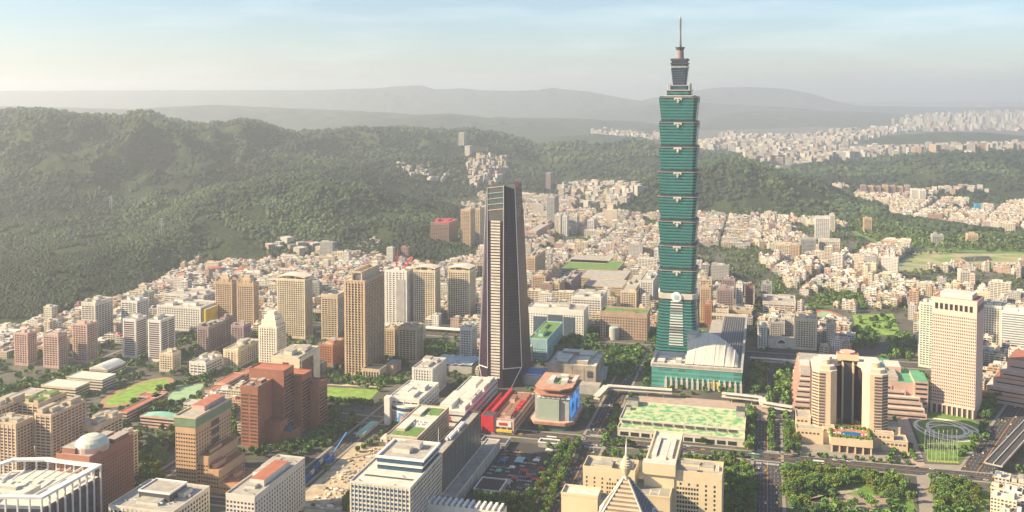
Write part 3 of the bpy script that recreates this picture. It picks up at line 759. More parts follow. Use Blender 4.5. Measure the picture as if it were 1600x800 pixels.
for k_ in 'LR':
    m = MB(); m.prism(wings[k_], 0, H_-4, HC, ROOFW); m.prism([lerp(f.pt(W*(.17 if k_ == 'L' else .83), 26), p_, .8) for p_ in wings[k_]], H_-4, H_, HC, ROOFW); m.prism([lerp(f.pt(W*(.17 if k_ == 'L' else .83), 26), p_, .45) for p_ in wings[k_]], H_, H_+5, HC, ROOFW)
    part(ht, 'wing', m)
m = MB(); m.box(f.pt(34, 36), f.a, W-68, f.b, 16, 0, H_+1, PURP, ROOFT); m.box(f.pt(34, 30), f.a, 2, f.b, 6, 0, H_-2, HC); m.box(f.pt(W-36, 30), f.a, 2, f.b, 6, 0, H_-2, HC); part(ht, 'rear_block', m)
m = MB(); m.box(f.pt(W/2-12, 34), f.a, 24, f.b, 12, H_+1, H_+8, HC, ROOFT); m.tube(f.pt(W/2, 44, H_+8), f.pt(W/2, 44, H_+9.5), 9, 9, PINKT, 8); part(ht, 'plant_room', m)
for u in (W/2-6.5, W/2+5): 
    m = MB(); m.box(f.pt(u, 35), f.a, 1.2, f.b, 1, 15, H_, HC); part(ht, 'courtyard_fin', m)
m = MB(); m.box(f.pt(W/2-5, 35.4), f.a, 10, f.b, .5, 15, H_-2, DARK); part(ht, 'courtyard_glass', m)
# courtyard inner faces: plum windows
for (p_, q_) in ((f.pt(27, 8.4), f.pt(27, 30)), (f.pt(27, 30), f.pt(34, 38)), (f.pt(W-34, 38), f.pt(W-27, 30)), (f.pt(W-27, 30), f.pt(W-27, 8.4))):
    m = MB(); d_ = (q_-p_); n_ = Vector((d_.y, -d_.x, 0)).normalized()*.35; mid = (f.pt(W/2, 20)-p_)
    if n_.dot(mid) < 0: n_ = -n_
    pts = [p_, q_, q_+n_, p_+n_]
    if d_.cross(n_).z < 0: pts = pts[::-1]
    m.prism(pts, 16, H_-5.5, PURP); part(ht, 'courtyard_glass', m)
# bays of windows: storey bands on both wings
def hotel_band(pa, pb, t=.5):
    d_ = pb-pa; n_ = Vector((d_.y, -d_.x, 0)).normalized()*t
    return [pa+d_*.06, pa+d_*.94, pa+d_*.94+n_, pa+d_*.06+n_]
for k_, segs in (('L', [(0, 1), (1, 2)]), ('R', [(0, 1), (1, 2), (2, 3)])):
    wv = wings[k_]
    for s_i in segs:
        pts = hotel_band(wv[s_i[0]], wv[s_i[1]])
        if k_ == 'L' and s_i == (1, 2) : pts = hotel_band(wv[1], lerp(wv[1], wv[2], .55))
        if k_ == 'R' and s_i == (0, 1): continue
        if k_ == 'R' and s_i == (1, 2): pts = hotel_band(lerp(wv[1], wv[2], .35), wv[2])
        a_b = (pts[1]-pts[0]).cross(pts[2]-pts[1]).z
        if a_b < 0: pts = pts[::-1]
        m = MB(); m.prism(pts, 0, 1.9, HD, bottom=True)
        w0 = own(ht, m.build('window_band')); w0.location.z = 17
        for j in range(1, 18):
            c = w0.copy(); COL.objects.link(c); c.location.z = 17+j*3.45
for (pts) in ([wings['L'][0]-a0*.35, wings['L'][0]], ):
    pass
m = MB(); m.prism([f.pt(-.4, 8), f.pt(0, 8), f.pt(0, 50), f.pt(-.4, 50)][::-1] if False else [f.pt(-.4, 8), f.pt(-.002, 8), f.pt(-.002, 50), f.pt(-.4, 50)], 0, 1.9, HD, bottom=True); w0 = own(ht, m.build('window_band')); w0.location.z = 17
for j in range(1, 18): c = w0.copy(); COL.objects.link(c); c.location.z = 17+j*3.45
# podium with pool terrace
pf = Fr(P(1297, 706), a0, solve(P(1297, 706), a0, 1364, 10), s0, 48, 17)
m = MB(); m.box(pf.o, pf.a, pf.W, pf.b, pf.D, 8, pf.h, HC, ROOFT); m.box(pf.pt(3, 3), pf.a, pf.W-6, pf.b, pf.D-3, 0, 8, HD)
part(ht, 'podium', m)
for i in range(6):
    m = MB(); m.box(pf.pt(1+i*(pf.W-3.5)/5, .5), pf.a, 1.5, pf.b, 1.5, 0, 8, HC); part(ht, 'column', m)
POOL = glass('pool_water', (.02,.13,.36), .08)
m = MB(); cpt = pf.pt(pf.W*.52, 15, pf.h+.14)
m.poly([cpt+pf.a*13*math.cos(t*math.pi/12)*(1+.12*math.cos(t*math.pi/4))+pf.b*7*math.sin(t*math.pi/12) for t in range(24)], POOL); part(ht, 'pool', m)
m = MB(); pl = mat('terrace_tile', (.45,.20,.12), .8)
m.poly([pf.pt(3, 5, pf.h+.06), pf.pt(pf.W-3, 5, pf.h+.06), pf.pt(pf.W-3, 30, pf.h+.06), pf.pt(3, 30, pf.h+.06)], pl); part(ht, 'terrace', m)
HEDGE = mat('hedge_leaves', (.07,.15,.03), .95, var=.45, scale=.5)
rdx = random.Random(5)
m = MB()
for (u0, v0, u1, v1) in ((0.5, .5, pf.W-.5, 4.5), (.5, 4.5, 3, 34), (pf.W-3, 4.5, pf.W-.5, 34), (4, 31, pf.W-4, 37)):
    n_ = int((u1-u0)*(v1-v0)/2.2)
    for _ in range(n_):
        u = rdx.uniform(u0, u1); v = rdx.uniform(v0, v1); r_ = rdx.uniform(.8, 1.7)
        m.tube(pf.pt(u, v, pf.h+.1), pf.pt(u+rdx.uniform(-.4, .4), v, pf.h+.4+r_*1.4), r_, r_*.35, HEDGE, 6)
part(ht, 'roof_planting', m)
m = MB()
for _ in range(40):
    u = rdx.uniform(4, pf.W-5); v = rdx.uniform(6, 28)
    if ((u-pf.W*.52)/15)**2+((v-15)/9)**2 < 1: continue
    m.tube(pf.pt(u, v, pf.h+2.2), pf.pt(u, v, pf.h+2.9), 1.2, .1, random.choice([OFFW, WHITE, RED]), 6)
part(ht, 'parasols', m)
# low side blocks of the hotel
for (u0, v0, u1, v1, h_) in ((-17, -12, 12, 4, 15), (-17, 4, -1, 30, 23), (12, -9, 24, -.5, 19), (W-16, -10, W+5, -.5, 17), (W-8, -14, W+19, 8, 11), (W+.6, 8, W+14, 26, 19)):
    m = MB(); g_ = f.sub(u0, v0, u1, v1, h_); m.box(g_.o, g_.a, g_.W, g_.b, g_.D, 0, h_, HC, ROOFG); m.ring(g_.pt(-.2, -.2), g_.a, g_.W+.4, g_.b, g_.D+.4, .5, h_-.3, h_+1.1, HC)
    o = part(ht, 'side_block', m)
    for i in range(max(2, int(g_.W/4.5))):
        m = MB(); m.box(g_.pt(1.2+i*4.2, -.25), g_.a, 2.4, g_.b, .249, h_-4.4, h_-2.4, HD, bottom=True); o2 = m.build('window'); own(ht, o2)

# ------------------------------------------------------------------ terraced exhibition hall behind the hotel
f = Fr(P(1239, 640), a0, 0, s0, 150, 30); f.W = solve(f.o, f.a, 1452, 0)
ex = empty('exhibition_hall', f.pt(f.W/2, 75)); tag(ex, 'sprawling stepped pink exhibition hall wrapped around behind the courtyard hotel', 'exhibition hall'); take(f.corners(), 5)
PKX = mat('exhibition_pink', (.50,.34,.29), .75, var=.1); GRN = mat('green_roof_sheet', (.10,.32,.18), .7)
m = MB()
W = f.W
for k in range(7):
    z0_ = k*5.2; i_ = k*5.0
    m.box(f.pt(2+k*1.3, 4+i_), f.a, W-4-k*3.2-(0 if k < 4 else (k-3)*14), f.b, 142-i_*1.25, z0_, z0_+5.2, PKX, ROOFW if k % 2 else ROOFG)
part(ex, 'terraced_wall', m)
m = MB()
for k in range(7):
    for v in range(0, 5):
        m.box(f.pt(1.2+k*1.3-1.4, 8+k*5+v*22), f.a, 1.4, f.b, 3.2, 0, k*5.2+6.2, PKX)
part(ex, 'buttress', m)
for k in range(7):
    m = MB(); m.box(f.pt(2+k*1.3, 4+k*5-.25), f.a, W-6-k*3.2-(0 if k < 4 else (k-3)*14), f.b, .248, k*5.2+1.4, k*5.2+3.2, GL, bottom=True); part(ex, 'window_band', m)
m = MB(); Rr = fr(1428, 1447, 1449, 590, yb=628, D=46)
m.box(f.pt(W*.66, 30), f.a, W*.34, f.b, 60, 0, 36, PKX, GRN); m.box(f.pt(W*.70, 34), f.a, W*.10, f.b, 60, 36, 41, PKX, ROOFG); m.box(f.pt(W-14, 24), f.a, 16, f.b, 46, 0, 40, PKX, GRN); part(ex, 'east_block', m)
m = MB()
for k in range(6): m.box(f.pt(W-14.1+1.5, 23.6), f.a, 13, f.b, .39, 6+k*6, 8+k*6, GL, bottom=True)
part(ex, 'window_band', m)
m = MB()
for (u, v, w, d, h_, mt) in ((10, 60, 12, 30, 40, ROOFW), (26, 70, 20, 26, 39, GRN), (50, 92, 60, 30, 41, ROOFW), (64, 66, 30, 18, 42, ROOFT), (100, 60, 16, 40, 43, GRN), (116, 70, 18, 30, 44, ROOFW), (100, 106, 26, 20, 39, GRN)):
    m.box(f.pt(u, v), f.a, w, f.b, d, 30, h_, PKX, mt)
part(ex, 'roof_block', m)
m = MB()
for k in range(14): m.box(f.pt(84+k*1.2, 34+k*3.0), f.a, 8, f.b, 1.6, 36, 37.2, SKYB)
part(ex, 'skylight', m)
cv = fr(1537, 1578, 1592, 560, yb=640, rot=22); cv.h = 42
cc_ = empty('convention_hall', cv.pt(cv.W/2, cv.D/2)); tag(cc_, 'stepped pink hall with slit windows beside the pink slab tower', 'convention hall'); take(cv.corners(), 4)
m = MB()
cv = Fr(P(1530, 625), *dirs(22)[:1], 92, dirs(22)[1], 95, 60); cv.a, cv.b = dirs(22)
for k in range(5): m.box(cv.pt(k*7, k*5), cv.a, cv.W-k*15, cv.b, cv.D-k*9, k*10, k*10+10+(4 if k == 4 else 0), PKX, ROOFT if k % 2 == 0 else ROOFW)
part(cc_, 'terraced_wall', m)
for k in range(5):
    m = MB(); m.box(cv.pt(k*7-.25, k*5+4), cv.a, .248, cv.b, cv.D-k*9-8, k*10+4, k*10+5.4, GL, bottom=True); m.box(cv.pt(k*7+4, k*5-.25), cv.a, cv.W-k*15-8, cv.b, .248, k*10+4, k*10+5.4, GL, bottom=True); part(cc_, 'window_band', m)

# ------------------------------------------------------------------ green-roofed hall in front of the mall
f = fr(965, 1163, 1166, 672, yb=699, D=82); f.h = 14
gh = empty('low_exhibition_hall', f.pt(f.W/2, f.D/2)); tag(gh, 'low cream hall with a wide flat mottled green roof facing the street', 'exhibition hall'); take(f.corners(), 4)
GR = bpy.data.materials.new('worn_green_roof'); GR.use_nodes = True; nt = GR.node_tree; b = nt.nodes['Principled BSDF']
n1 = _noise(nt, .13, 8); rp = nt.nodes.new('ShaderNodeValToRGB'); nt.links.new(n1, rp.inputs[0]); e = rp.color_ramp.elements
e[0].position = .40; e[0].color = (.10,.33,.13,1); e[1].position = .56; e[1].color = (.44,.50,.30,1); nt.links.new(rp.outputs[0], b.inputs['Base Color']); b.inputs['Roughness'].default_value = .9
HW = mat('hall_cream', (.58,.55,.46), .75)
m = MB(); m.box(f.o, f.a, f.W, f.b, 16, 0, 9, HW, GR); m.box(f.pt(0, 16), f.a, f.W, f.b, f.D-16, 0, f.h, HW, GR); part(gh, 'wall', m)
m = MB(); m.ring(f.pt(-.4, 15.6), f.a, f.W+.8, f.b, f.D-15.2, .8, f.h-.6, f.h+1.3, HW); m.box(f.pt(-.3, -.3), f.a, f.W+.6, f.b, .8, 8.4, 10.2, HW); m.box(f.pt(-.3, .5), f.a, .8, f.b, 15, 8.4, 10.2, HW); m.box(f.pt(f.W-.5, .5), f.a, .8, f.b, 15, 8.4, 10.2, HW); part(gh, 'parapet', m)
for i in range(11):
    m = MB(); m.box(f.pt(3+i*(f.W-16)/10.4, -.2), f.a, 9.5, f.b, .198, 1, 5.4, GL, bottom=True); part(gh, 'window', m)
    m = MB(); m.box(f.pt(3+i*(f.W-16)/10.4, 15.1), f.a, 9.5, f.b, .45, 10.4, 13, DARK, bottom=True); part(gh, 'window', m)
m = MB()
for _ in range(46): m.box(f.pt(rdx.uniform(6, f.W-8), rdx.uniform(20, f.D-5)), f.a, rdx.uniform(.8, 1.6), f.b, rdx.uniform(.8, 1.4), f.h, f.h+rdx.uniform(.5, 1.2), ROOFW)
tag(part(gh, 'roof_vents', m), kind='stuff')
for (u, v, w, d, h_) in ((1, 66, 14, 12, 7), (f.W-11, 58, 10, 20, 7), (3, 50, 5, 8, 4)):
    m = MB(); m.box(f.pt(u, v), f.a, w, f.b, d, f.h, f.h+h_, ROOFG, DARK); part(gh, 'plant_room', m)
# ------------------------------------------------------------------ city hall of crossed cream wings, with helipad
CH_C = mat('city_hall_tile', (.62,.53,.36), .7, var=.06)
f0 = fr(911, 993, 1128, 739, h=54); base_o = f0.o
def chf(x0, x1, yt, h, D): 
    g_ = fr(x0, x1, x1+2, yt, h=h, D=D); return g_
ch = empty('city_hall', P(1020, 770, 0)); tag(ch, 'cream government building of crossed wings with a white H on its roof', 'city hall')
def wing(f, **k):
    take(f.corners(), 8); grid(None, None, None, f, CH_C, root=ch, **k)
wl = chf(911, 992, 741, 54, 26); wr = chf(1044, 1128, 747, 54, 30)
holes = lambda lo, hi: (lambda fi, i, j, k, n: not (lo <= i < hi and j < n-1) and (i % 3 != 1))
wing(wl, nx=20, nd=5, ww=1.5, wh=2.1, floor=3.9, rm=ROOFG, boxes=4, seed=3, par=3.2, tanks=False, skip=holes(9, 20), maxw=100, base=3)
wing(wr, nx=19, nd=6, ww=1.8, wh=2.3, floor=4.1, rm=ROOFG, boxes=3, seed=4, par=3.2, tanks=False, skip=holes(3, 11), maxw=100, base=3)
cs = wl.sub(wl.W, 4, wl.W+(wr.o-wl.o).dot(wl.a)-wl.W, 30, 46)
m = MB(); L = (wr.o-wl.o).dot(wl.a)
g = Fr(wl.pt(wl.W-4, -12), wl.a, L-wl.W+8, wl.b, 34, 40); m.box(g.o, g.a, g.W, g.b, g.D, 0, 40, CH_C, mat('helipad_grey', (.30,.29,.26), .9)); m.ring(g.pt(0, 0), g.a, g.W, g.b, g.D, .8, 39.5, 41.4, CH_C); part(ch, 'central_block', m); take(g.corners(), 8)
m = MB(); c_ = g.pt(g.W*.60, 11, 40.12)
for u in (-4.5, 3.3): m.poly([c_+g.a*u-g.b*6, c_+g.a*(u+1.2)-g.b*6, c_+g.a*(u+1.2)+g.b*6, c_+g.a*u+g.b*6], LINE)
m.poly([c_-g.a*3.3-g.b*.7, c_+g.a*3.3-g.b*.7, c_+g.a*3.3+g.b*.7, c_-g.a*3.3+g.b*.7], LINE)
part(ch, 'helipad_letter', m, 'white letter H painted on the helicopter pad')
sp = Fr(g.pt(g.W*.30, 22), g.a, 27, g.b, 92, 58)
m = MB(); m.box(sp.o, sp.a, sp.W, sp.b, sp.D, 0, 58, CH_C, ROOFW); m.ring(sp.pt(-.4, -.4), sp.a, sp.W+.8, sp.b, sp.D+.8, 1.6, 57.4, 60, CH_C); m.box(sp.pt(4, 24), sp.a, 4.5, sp.b, 50, 58, 61, OFFW, ROOFW); m.box(sp.pt(sp.W-8.5, 24), sp.a, 4.5, sp.b, 50, 58, 61, OFFW, ROOFW); m.box(sp.pt(9.5, 20), sp.a, 8, sp.b, 48, 58, 59.5, OFFW, ROOFW)
m.box(sp.pt(-1.2, -2), sp.a, sp.W+2.4, sp.b, 10, 52, 62.5, CH_C, ROOFW); part(ch, 'spine_block', m); take(sp.corners(), 8)
m = MB()
for k in range(7): m.box(sp.pt(sp.W+.05, 12+k*11), sp.a, .4, sp.b, 4, 10, 50, DARK, bottom=True)
part(ch, 'slit_window', m)
for (wf, n_) in ((wl, 14), (wr, 16)):
    m = MB()
    for k in range(n_): m.box(wf.pt(wf.W*.28+k*wf.W*.66/n_, 14), wf.a, 1.6, wf.b, 8.5, wf.h+.1, wf.h+2.6, OFFW)
    part(ch, 'roof_fins', m)
m = MB()
b2 = Fr(wl.pt(wl.W-2, wl.D-2), wl.a, 40, wl.b, 20, 46)
m = MB(); ww = Fr(wr.pt(-5, 30), wr.a, wr.W*.95, wr.b, 16, 48); m.box(ww.o, ww.a, ww.W, ww.b, ww.D, 0, 48, CH_C, ROOFG); m.ring(ww.pt(0, 0), ww.a, ww.W, ww.b, ww.D, .8, 47.5, 49.3, CH_C); part(ch, 'rear_wing', m)
lw = chf(877, 1040, 790, 46, 18)
m = MB(); m.box(lw.o, lw.a, 32, lw.b, 18, 0, 46, CH_C, ROOFW); m.ring(lw.pt(-.3, -.3), lw.a, 32.6, lw.b, 18.6, .8, 45.5, 48, CH_C); m.box(lw.pt(32, 3), lw.a, 30, lw.b, 15, 0, 42, CH_C, ROOFG)
m.ring(lw.pt(32.1, 3), lw.a, 30, lw.b, 15, .7, 41.5, 43.5, CH_C); part(ch, 'front_wing', m); take(lw.corners(), 4)
# spired pavilion in front of it
sd = P(978, 800, 56); S0 = Vector((sd.x, sd.y, 0))
sv = empty('spired_pavilion', S0); tag(sv, 'stepped pyramid roof with fan arches and an urn spire before city hall', 'tower'); take([S0-a0*30-s0*26, S0+a0*30-s0*26, S0+a0*30+s0*26, S0-a0*30+s0*26], 2)
PY = mat('pyramid_stone', (.56,.48,.36), .7, var=.08); PYG = mat('pyramid_recess', (.24,.19,.14), .7); zb = 46; za = 84
m = MB()
def sq(r, z): return [S0+a0*x*r+s0*y*r+Vector((0, 0, z)) for x, y in ((-1, -1), (1, -1), (1, 1), (-1, 1))]
m.prism(sq(25, 0), 0, zb, PY)
for k in range(13):
    t0_, t1_ = k/13, (k+1)/13; r0 = 25*(1-t0_)+1.8*t0_; r1 = 25*(1-t1_)+1.8*t1_; z0_ = zb+(za-zb)*t0_; z1_ = zb+(za-zb)*t1_
    A4, B4 = sq(r0, z0_), sq(r0-.25, z0_+(z1_-z0_)*.62); C4, D4 = sq(r1+.1, z0_+(z1_-z0_)*.7), sq(r1+.1, z1_)
    for i in range(4):
        j = (i+1) % 4; m.poly([A4[i], A4[j], B4[j], B4[i]], PY if i != 1 else BLU); m.poly([B4[i], B4[j], C4[j], C4[i]], PYG); m.poly([C4[i], C4[j], D4[j], D4[i]], GLB if i == 1 else PYG)
part(sv, 'stepped_pyramid', m)
for i in range(4):
    m = MB(); p_, q_ = sq(25.4, zb)[i], sq(2.2, za)[i]; m.beam(p_, q_, 1.2, 1.0, OFFW); part(sv, 'ridge_beam', m)
for i, (d, n) in enumerate([(a0, -s0), (s0, a0), (-a0, s0), (-s0, -a0)]):
    for sgn in (-1, 1):
        m = MB(); c_ = S0+n*25.2+d*sgn*12.5+Vector((0, 0, zb-1))
        N = 14; R_ = 11.5
        tilt = (-n*.52+Vector((0, 0, 1))).normalized()
        for q in range(N):
            t0_, t1_ = math.pi*q/N, math.pi*(q+1)/N
            p_ = c_+d*R_*math.cos(t0_)+tilt*R_*math.sin(t0_)+n*.4; r_ = c_+d*R_*math.cos(t1_)+tilt*R_*math.sin(t1_)+n*.4
            m.beam(p_, r_, .9, .9, WMET)
            if q % 2: m.beam(c_+n*.4, p_, .45, .45, WMET)
            m.poly([c_, p_-n*.5, r_-n*.5], GL)
        part(sv, 'fan_arch', m)
def lathe(prof, c, mt, n=16):
    m = MB()
    for (r0, z0_), (r1, z1_) in zip(prof, prof[1:]): m.tube(c+Vector((0, 0, z0_)), c+Vector((0, 0, z1_)), r0, r1, mt, n, cap=False)
    return m
part(sv, 'urn', lathe([(2.2, za-1), (1.6, za+2), (2.6, za+4), (4.6, za+9), (5.0, za+12), (4.2, za+12.3), (4.4, za+13.4), (3.2, za+13.8), (3.4, za+15), (2.2, za+15.5), (2.4, za+17), (1.3, za+18), (.9, za+20)], S0, PY))
part(sv, 'spire', lathe([(.9, za+20), (.7, za+24), (.12, za+33)], S0, WMET, 8))

# ------------------------------------------------------------------ office blocks round the centre
f = fr(547, 641, 690, 764, h=58)
g1 = banded('office_block', 'white gridded office block with stacked blue glass penthouse and sunken roof', 'office block', f, OFFW, GLB, floor=3.9, band=2.1, sp=3.6, pw=.8, boxes=0, tanks=False, rm=ROOFW, base=3)
m = MB(); m.box(f.pt(11, f.D*.42), f.a, f.W-13, f.b, f.D*.55, f.h, f.h+4.6, GLB, ROOFW); m.box(f.pt(9, f.D*.40), f.a, f.W-10, f.b, f.D*.58, f.h+4.6, f.h+5.6, WMET, ROOFW, bottom=True)
m.box(f.pt(10, f.D*.44), f.a, f.W-12, f.b, f.D*.53, f.h+5.6, f.h+9.6, GLB, ROOFG); m.ring(f.pt(8.5, f.D*.43), f.a, f.W-9, f.b, f.D*.56, 2.0, f.h+9.6, f.h+11.4, WMET, bottom=True); part(g1, 'penthouse', m)
m = MB()
for (u, v, w, d, h_) in ((.34, .62, .3, .12, 4), (.44, .76, .3, .12, 5), (.30, .8, .1, .1, 3)): m.box(f.pt(f.W*u, f.D*v), f.a, f.W*w, f.b, f.D*d, f.h+9.6, f.h+9.6+h_, ROOFW, ROOFG)
part(g1, 'plant_room', m)
m = MB(); m.tube(f.pt(f.W-2, f.D-3, f.h), f.pt(f.W-2, f.D-3, f.h+26), .35, .15, WMET, 6); part(g1, 'flagpole', m)
m = MB(); m.box(f.pt(6, f.D*.2), f.a, f.W-10, f.b, 3.2, f.h+.12, f.h+.3, DARK); part(g1, 'roof_slot', m)
f = fr(672, 692, 751, 712, yb=790, D=None); f2 = f
FRM = mat('charcoal_frame', (.10,.09,.09), .6)
g2 = banded('office_block', 'long black framed glass block with white ducts on its roof', 'office block', f, FRM, glass('slate_glass', (.08,.13,.17), .15), floor=3.6, band=2.0, sp=12, pw=.8, boxes=0, tanks=False, rm=ROOFG, base=10, par=2.5)
m = MB(); m.box(f.pt(f.W+.02, -6), f.a, 15, f.b, f.D+30, 0, 12, GREY, ROOFG); m.ring(f.pt(f.W+.1, -6), f.a, 15, f.b, f.D+30, .6, 11.6, 13, OFFW); part(g2, 'podium', m); take([f.pt(f.W, -6), f.pt(f.W+16, -6), f.pt(f.W+16, f.D+26), f.pt(f.W, f.D+26)], 3)
for i in range(13):
    m = MB(); m.box(f.pt(f.W+15.03, -2+i*(f.D+20)/13), f.a, .4, f.b, 2.2, 2, 9.5, SKYB, bottom=True); part(g2, 'shop_window', m)
for (u, v) in ((.30, .52), (.50, .52), (.28, .30), (.48, .32)):
    m = MB(); m.tube(f.pt(f.W*u, f.D*v, f.h+1.8), f.pt(f.W*u, f.D*(v+.18), f.h+1.8), 1.6, 1.6, WMET, 10); part(g2, 'roof_duct', m)
f = fr(603, 652, 701, 686, h=30)
g3 = banded('office_block', 'low beige block with two lawns and white fans on its roof', 'office block', f, BEIGE, floor=4, band=1.6, sp=5, boxes=2, seed=9, rm=ROOFW, tanks=False)
for (v0, v1) in ((.05, .32), (.72, .95)):
    m = MB(); m.box(f.pt(3, f.D*v0), f.a, f.W-6, f.b, f.D*(v1-v0), f.h+.13, f.h+.5, ROOFV); part(g3, 'roof_lawn', m)
for i in range(5):
    for j in range(2):
        m = MB(); q = f.pt(7+i*4.6, f.D*.40+j*7, 0); m.tube(q+Vector((0, 0, f.h+.1)), q+Vector((0, 0, f.h+2.4)), 1.6, 1.3, WMET, 10); part(g3, 'roof_fan', m)
f = fr(607, 655, 688, 626, yb=664, D=70)
g4 = banded('cinema', 'white cinema block with a curved mural screen and pale roof terraces', 'cinema', f, WHITE, floor=5, band=1.4, sp=9, boxes=3, seed=12, rm=ROOFW)
m = MB(); mur = bpy.data.materials.new('mural_print'); mur.use_nodes = True; nt = mur.node_tree; b = nt.nodes['Principled BSDF']
n1 = _noise(nt, .22, 3); rp = nt.nodes.new('ShaderNodeValToRGB'); nt.links.new(n1, rp.inputs[0]); e = rp.color_ramp.elements
e[0].position = .40; e[0].color = (.05,.20,.45,1); e[1].position = .52; e[1].color = (.35,.50,.62,1)
x_ = e.new(.57); x_.color = (.5,.07,.07,1); x_ = e.new(.66); x_.color = (.6,.5,.45,1); nt.links.new(rp.outputs[0], b.inputs['Base Color'])
for q in range(10):
    t0_, t1_ = q/10, (q+1)/10
    p_ = f.pt(5+(f.W-5)*t0_, -1-7*math.sin(math.pi*t0_)); r_ = f.pt(5+(f.W-5)*t1_, -1-7*math.sin(math.pi*t1_))
    for (z0_, z1_, mm_) in ((0, 4, DARK), (4, 15, mur), (15, 17, WHITE), (17, 21, GLB), (21, 23, WHITE)): m.poly([Vector((p_.x, p_.y, z0_)), Vector((r_.x, r_.y, z0_)), Vector((r_.x, r_.y, z1_)), Vector((p_.x, p_.y, z1_))], mm_)
    m.poly([Vector((p_.x, p_.y, 23)), Vector((r_.x, r_.y, 23)), f.pt(5+(f.W-5)*t1_, 0, 23), f.pt(5+(f.W-5)*t0_, 0, 23)], ROOFW)
part(g4, 'curved_screen', m, 'curved front with a blue and red mural')
m = MB(); m.box(f.pt(-2, -9), f.a, 7, f.b, 9, 0, 33, WHITE); part(g4, 'pylon', m)
f = fr(681, 727, 777, 645, yb=668)
g5 = banded('department_store', 'white department store with a navy stripe and stepped white roof', 'department store', f, WHITE, glass('navy_band', (.02,.03,.10)), floor=9, band=1.5, sp=60, boxes=5, seed=2, rm=ROOFW, pm=None if False else None) if False else banded('department_store', 'white department store with a navy stripe and stepped white roof', 'department store', f, WHITE, glass('navy_band', (.02,.03,.10)), floor=8, band=1.6, sp=60, boxes=5, seed=2, rm=ROOFW)
m = MB()
for k in range(5): m.box(f.pt(f.W-9, 5+k*f.D/5.3), f.a, 7, f.b, f.D/7, f.h, f.h+5, WHITE, ROOFW)
part(g5, 'roof_block', m)
m = MB()
for k in range(3): m.box(f.pt(3+k*1.0, -.5), f.a, 16-k*2, f.b, .45, 6+k*3, 8+k*3, RED, bottom=True)
part(g5, 'shop_sign', m)
f = fr(772, 803, 835, 657, yb=679, D=None)
g6 = banded('theatre_block', 'low theatre block with red cladding, red awnings and a cluttered roof', 'theatre', f, PINKT, DARK, floor=7, band=2.6, sp=9, boxes=6, seed=21, rm=mat('roof_rust', (.25,.14,.10), .9))
m = MB(); m.box(f.pt(-14, -2), f.a, 13.9, f.b, 16, 0, 20, RED, DARK); m.box(f.pt(-8, 14), f.a, 4, f.b, f.D-14, 12, 21, RED, RED, bottom=True); m.box(f.pt(-20, 14), f.a, 1.2, f.b, f.D-14, 0, 15, RED); part(g6, 'red_frame', m)
m = MB()
for k in range(7): m.box(f.pt(f.W-8, 8+k*f.D/8), f.a, 6, f.b, f.D/11, f.h+2, f.h+3.4, RED, bottom=True)
part(g6, 'red_awnings', m)
m = MB(); m.box(f.pt(3, -.8), f.a, f.W-6, f.b, .75, 8, 15, WHITE, bottom=True); m.box(f.pt(6, -1.2), f.a, f.W-14, f.b, .4, 10, 13, RED, bottom=True); m.box(f.pt(3, -1.4), f.a, f.W-5, f.b, 1.3, 2, 5, YEL, bottom=True); part(g6, 'shop_sign', m)
# terracotta-rimmed mall with the blue screen
f = fr(836, 889, 913, 622, yb=672, D=62); f.h = 46
g7 = empty('entertainment_mall', f.pt(f.W/2, f.D/2)); tag(g7, 'grey mall with terracotta rims and a tall blue screen wall over the avenue', 'shopping mall'); take(f.corners(), 8)
TER = mat('terracotta_rim', (.40,.19,.13), .7)
m = MB(); m.box(f.o, f.a, f.W, f.b, f.D, 0, f.h-6, GREY); 
f.b = f.b; part(g7, 'wall', m)
def cham(u0, v0, u1, v1, c): return [f.pt(u0+c, v0), f.pt(u1-c, v0), f.pt(u1, v0+c), f.pt(u1, v1), f.pt(u0, v1), f.pt(u0, v0+c)]
m = MB(); m.prism(cham(-8, -8, f.W+6, f.D+2, 9), 6.5, 9.5, TER, ROOFT, bottom=True); m.prism(cham(-7, -7, f.W+5, f.D+1, 8), 9.5, 10.3, PINKT); part(g7, 'canopy_rim', m)
m = MB(); m.prism(cham(-5, -5, f.W+3, f.D, 7), 0, 6.5, GLG); part(g7, 'shop_front', m)
m = MB(); m.prism(cham(-3, -4, f.W+3, f.D+3, 10), f.h-6, f.h-4.8, TER, bottom=True); m.prism(cham(2, 3, f.W-1, f.D, 10), f.h-4.8, f.h, mat('smoke_wall', (.16,.13,.12), .6)); m.prism(cham(-2, -3, f.W+2, f.D+2, 12), f.h, f.h+1.6, TER, mat('roof_terra_pale', (.42,.24,.17), .85), bottom=True); part(g7, 'roof_rim', m)
m = MB(); m.box(f.pt(8, 16), f.a, f.W-17, f.b, f.D-22, f.h+1.6, f.h+1.9, ROOFG)
for (u, v, w, d, h_) in ((12, 20, 6, 20, 4), (26, 24, 8, 10, 3), (22, 40, 10, 8, 4), (38, 30, 5, 22, 2)): m.box(f.pt(u, v), f.a, w, f.b, d, f.h+1.9, f.h+1.9+h_, PLANT, ROOFW)
m.box(f.pt(20, 18), f.a, 5, f.b, 28, f.h+1.9, f.h+2.6, ROOFV); part(g7, 'roof', m)
m = MB(); m.box(f.pt(4, -3), f.a, f.W*.62, f.b, 2.9, 10.5, 35, mat('pale_green_panel', (.36,.44,.36), .5, var=.05), bottom=True)
for k in range(12): m.box(f.pt(4+k*f.W*.62/12, -3.15), f.a, .25, f.b, .149, 10.5, 35, GREY, bottom=True)
part(g7, 'display_panel', m)
m = MB()
for k in range(7): m.box(f.pt(3+k*5.8, -2), f.a, 4.2, f.b, 1.9, f.h-9.5, f.h-8.2, WMET, bottom=True)
part(g7, 'sunshades', m)
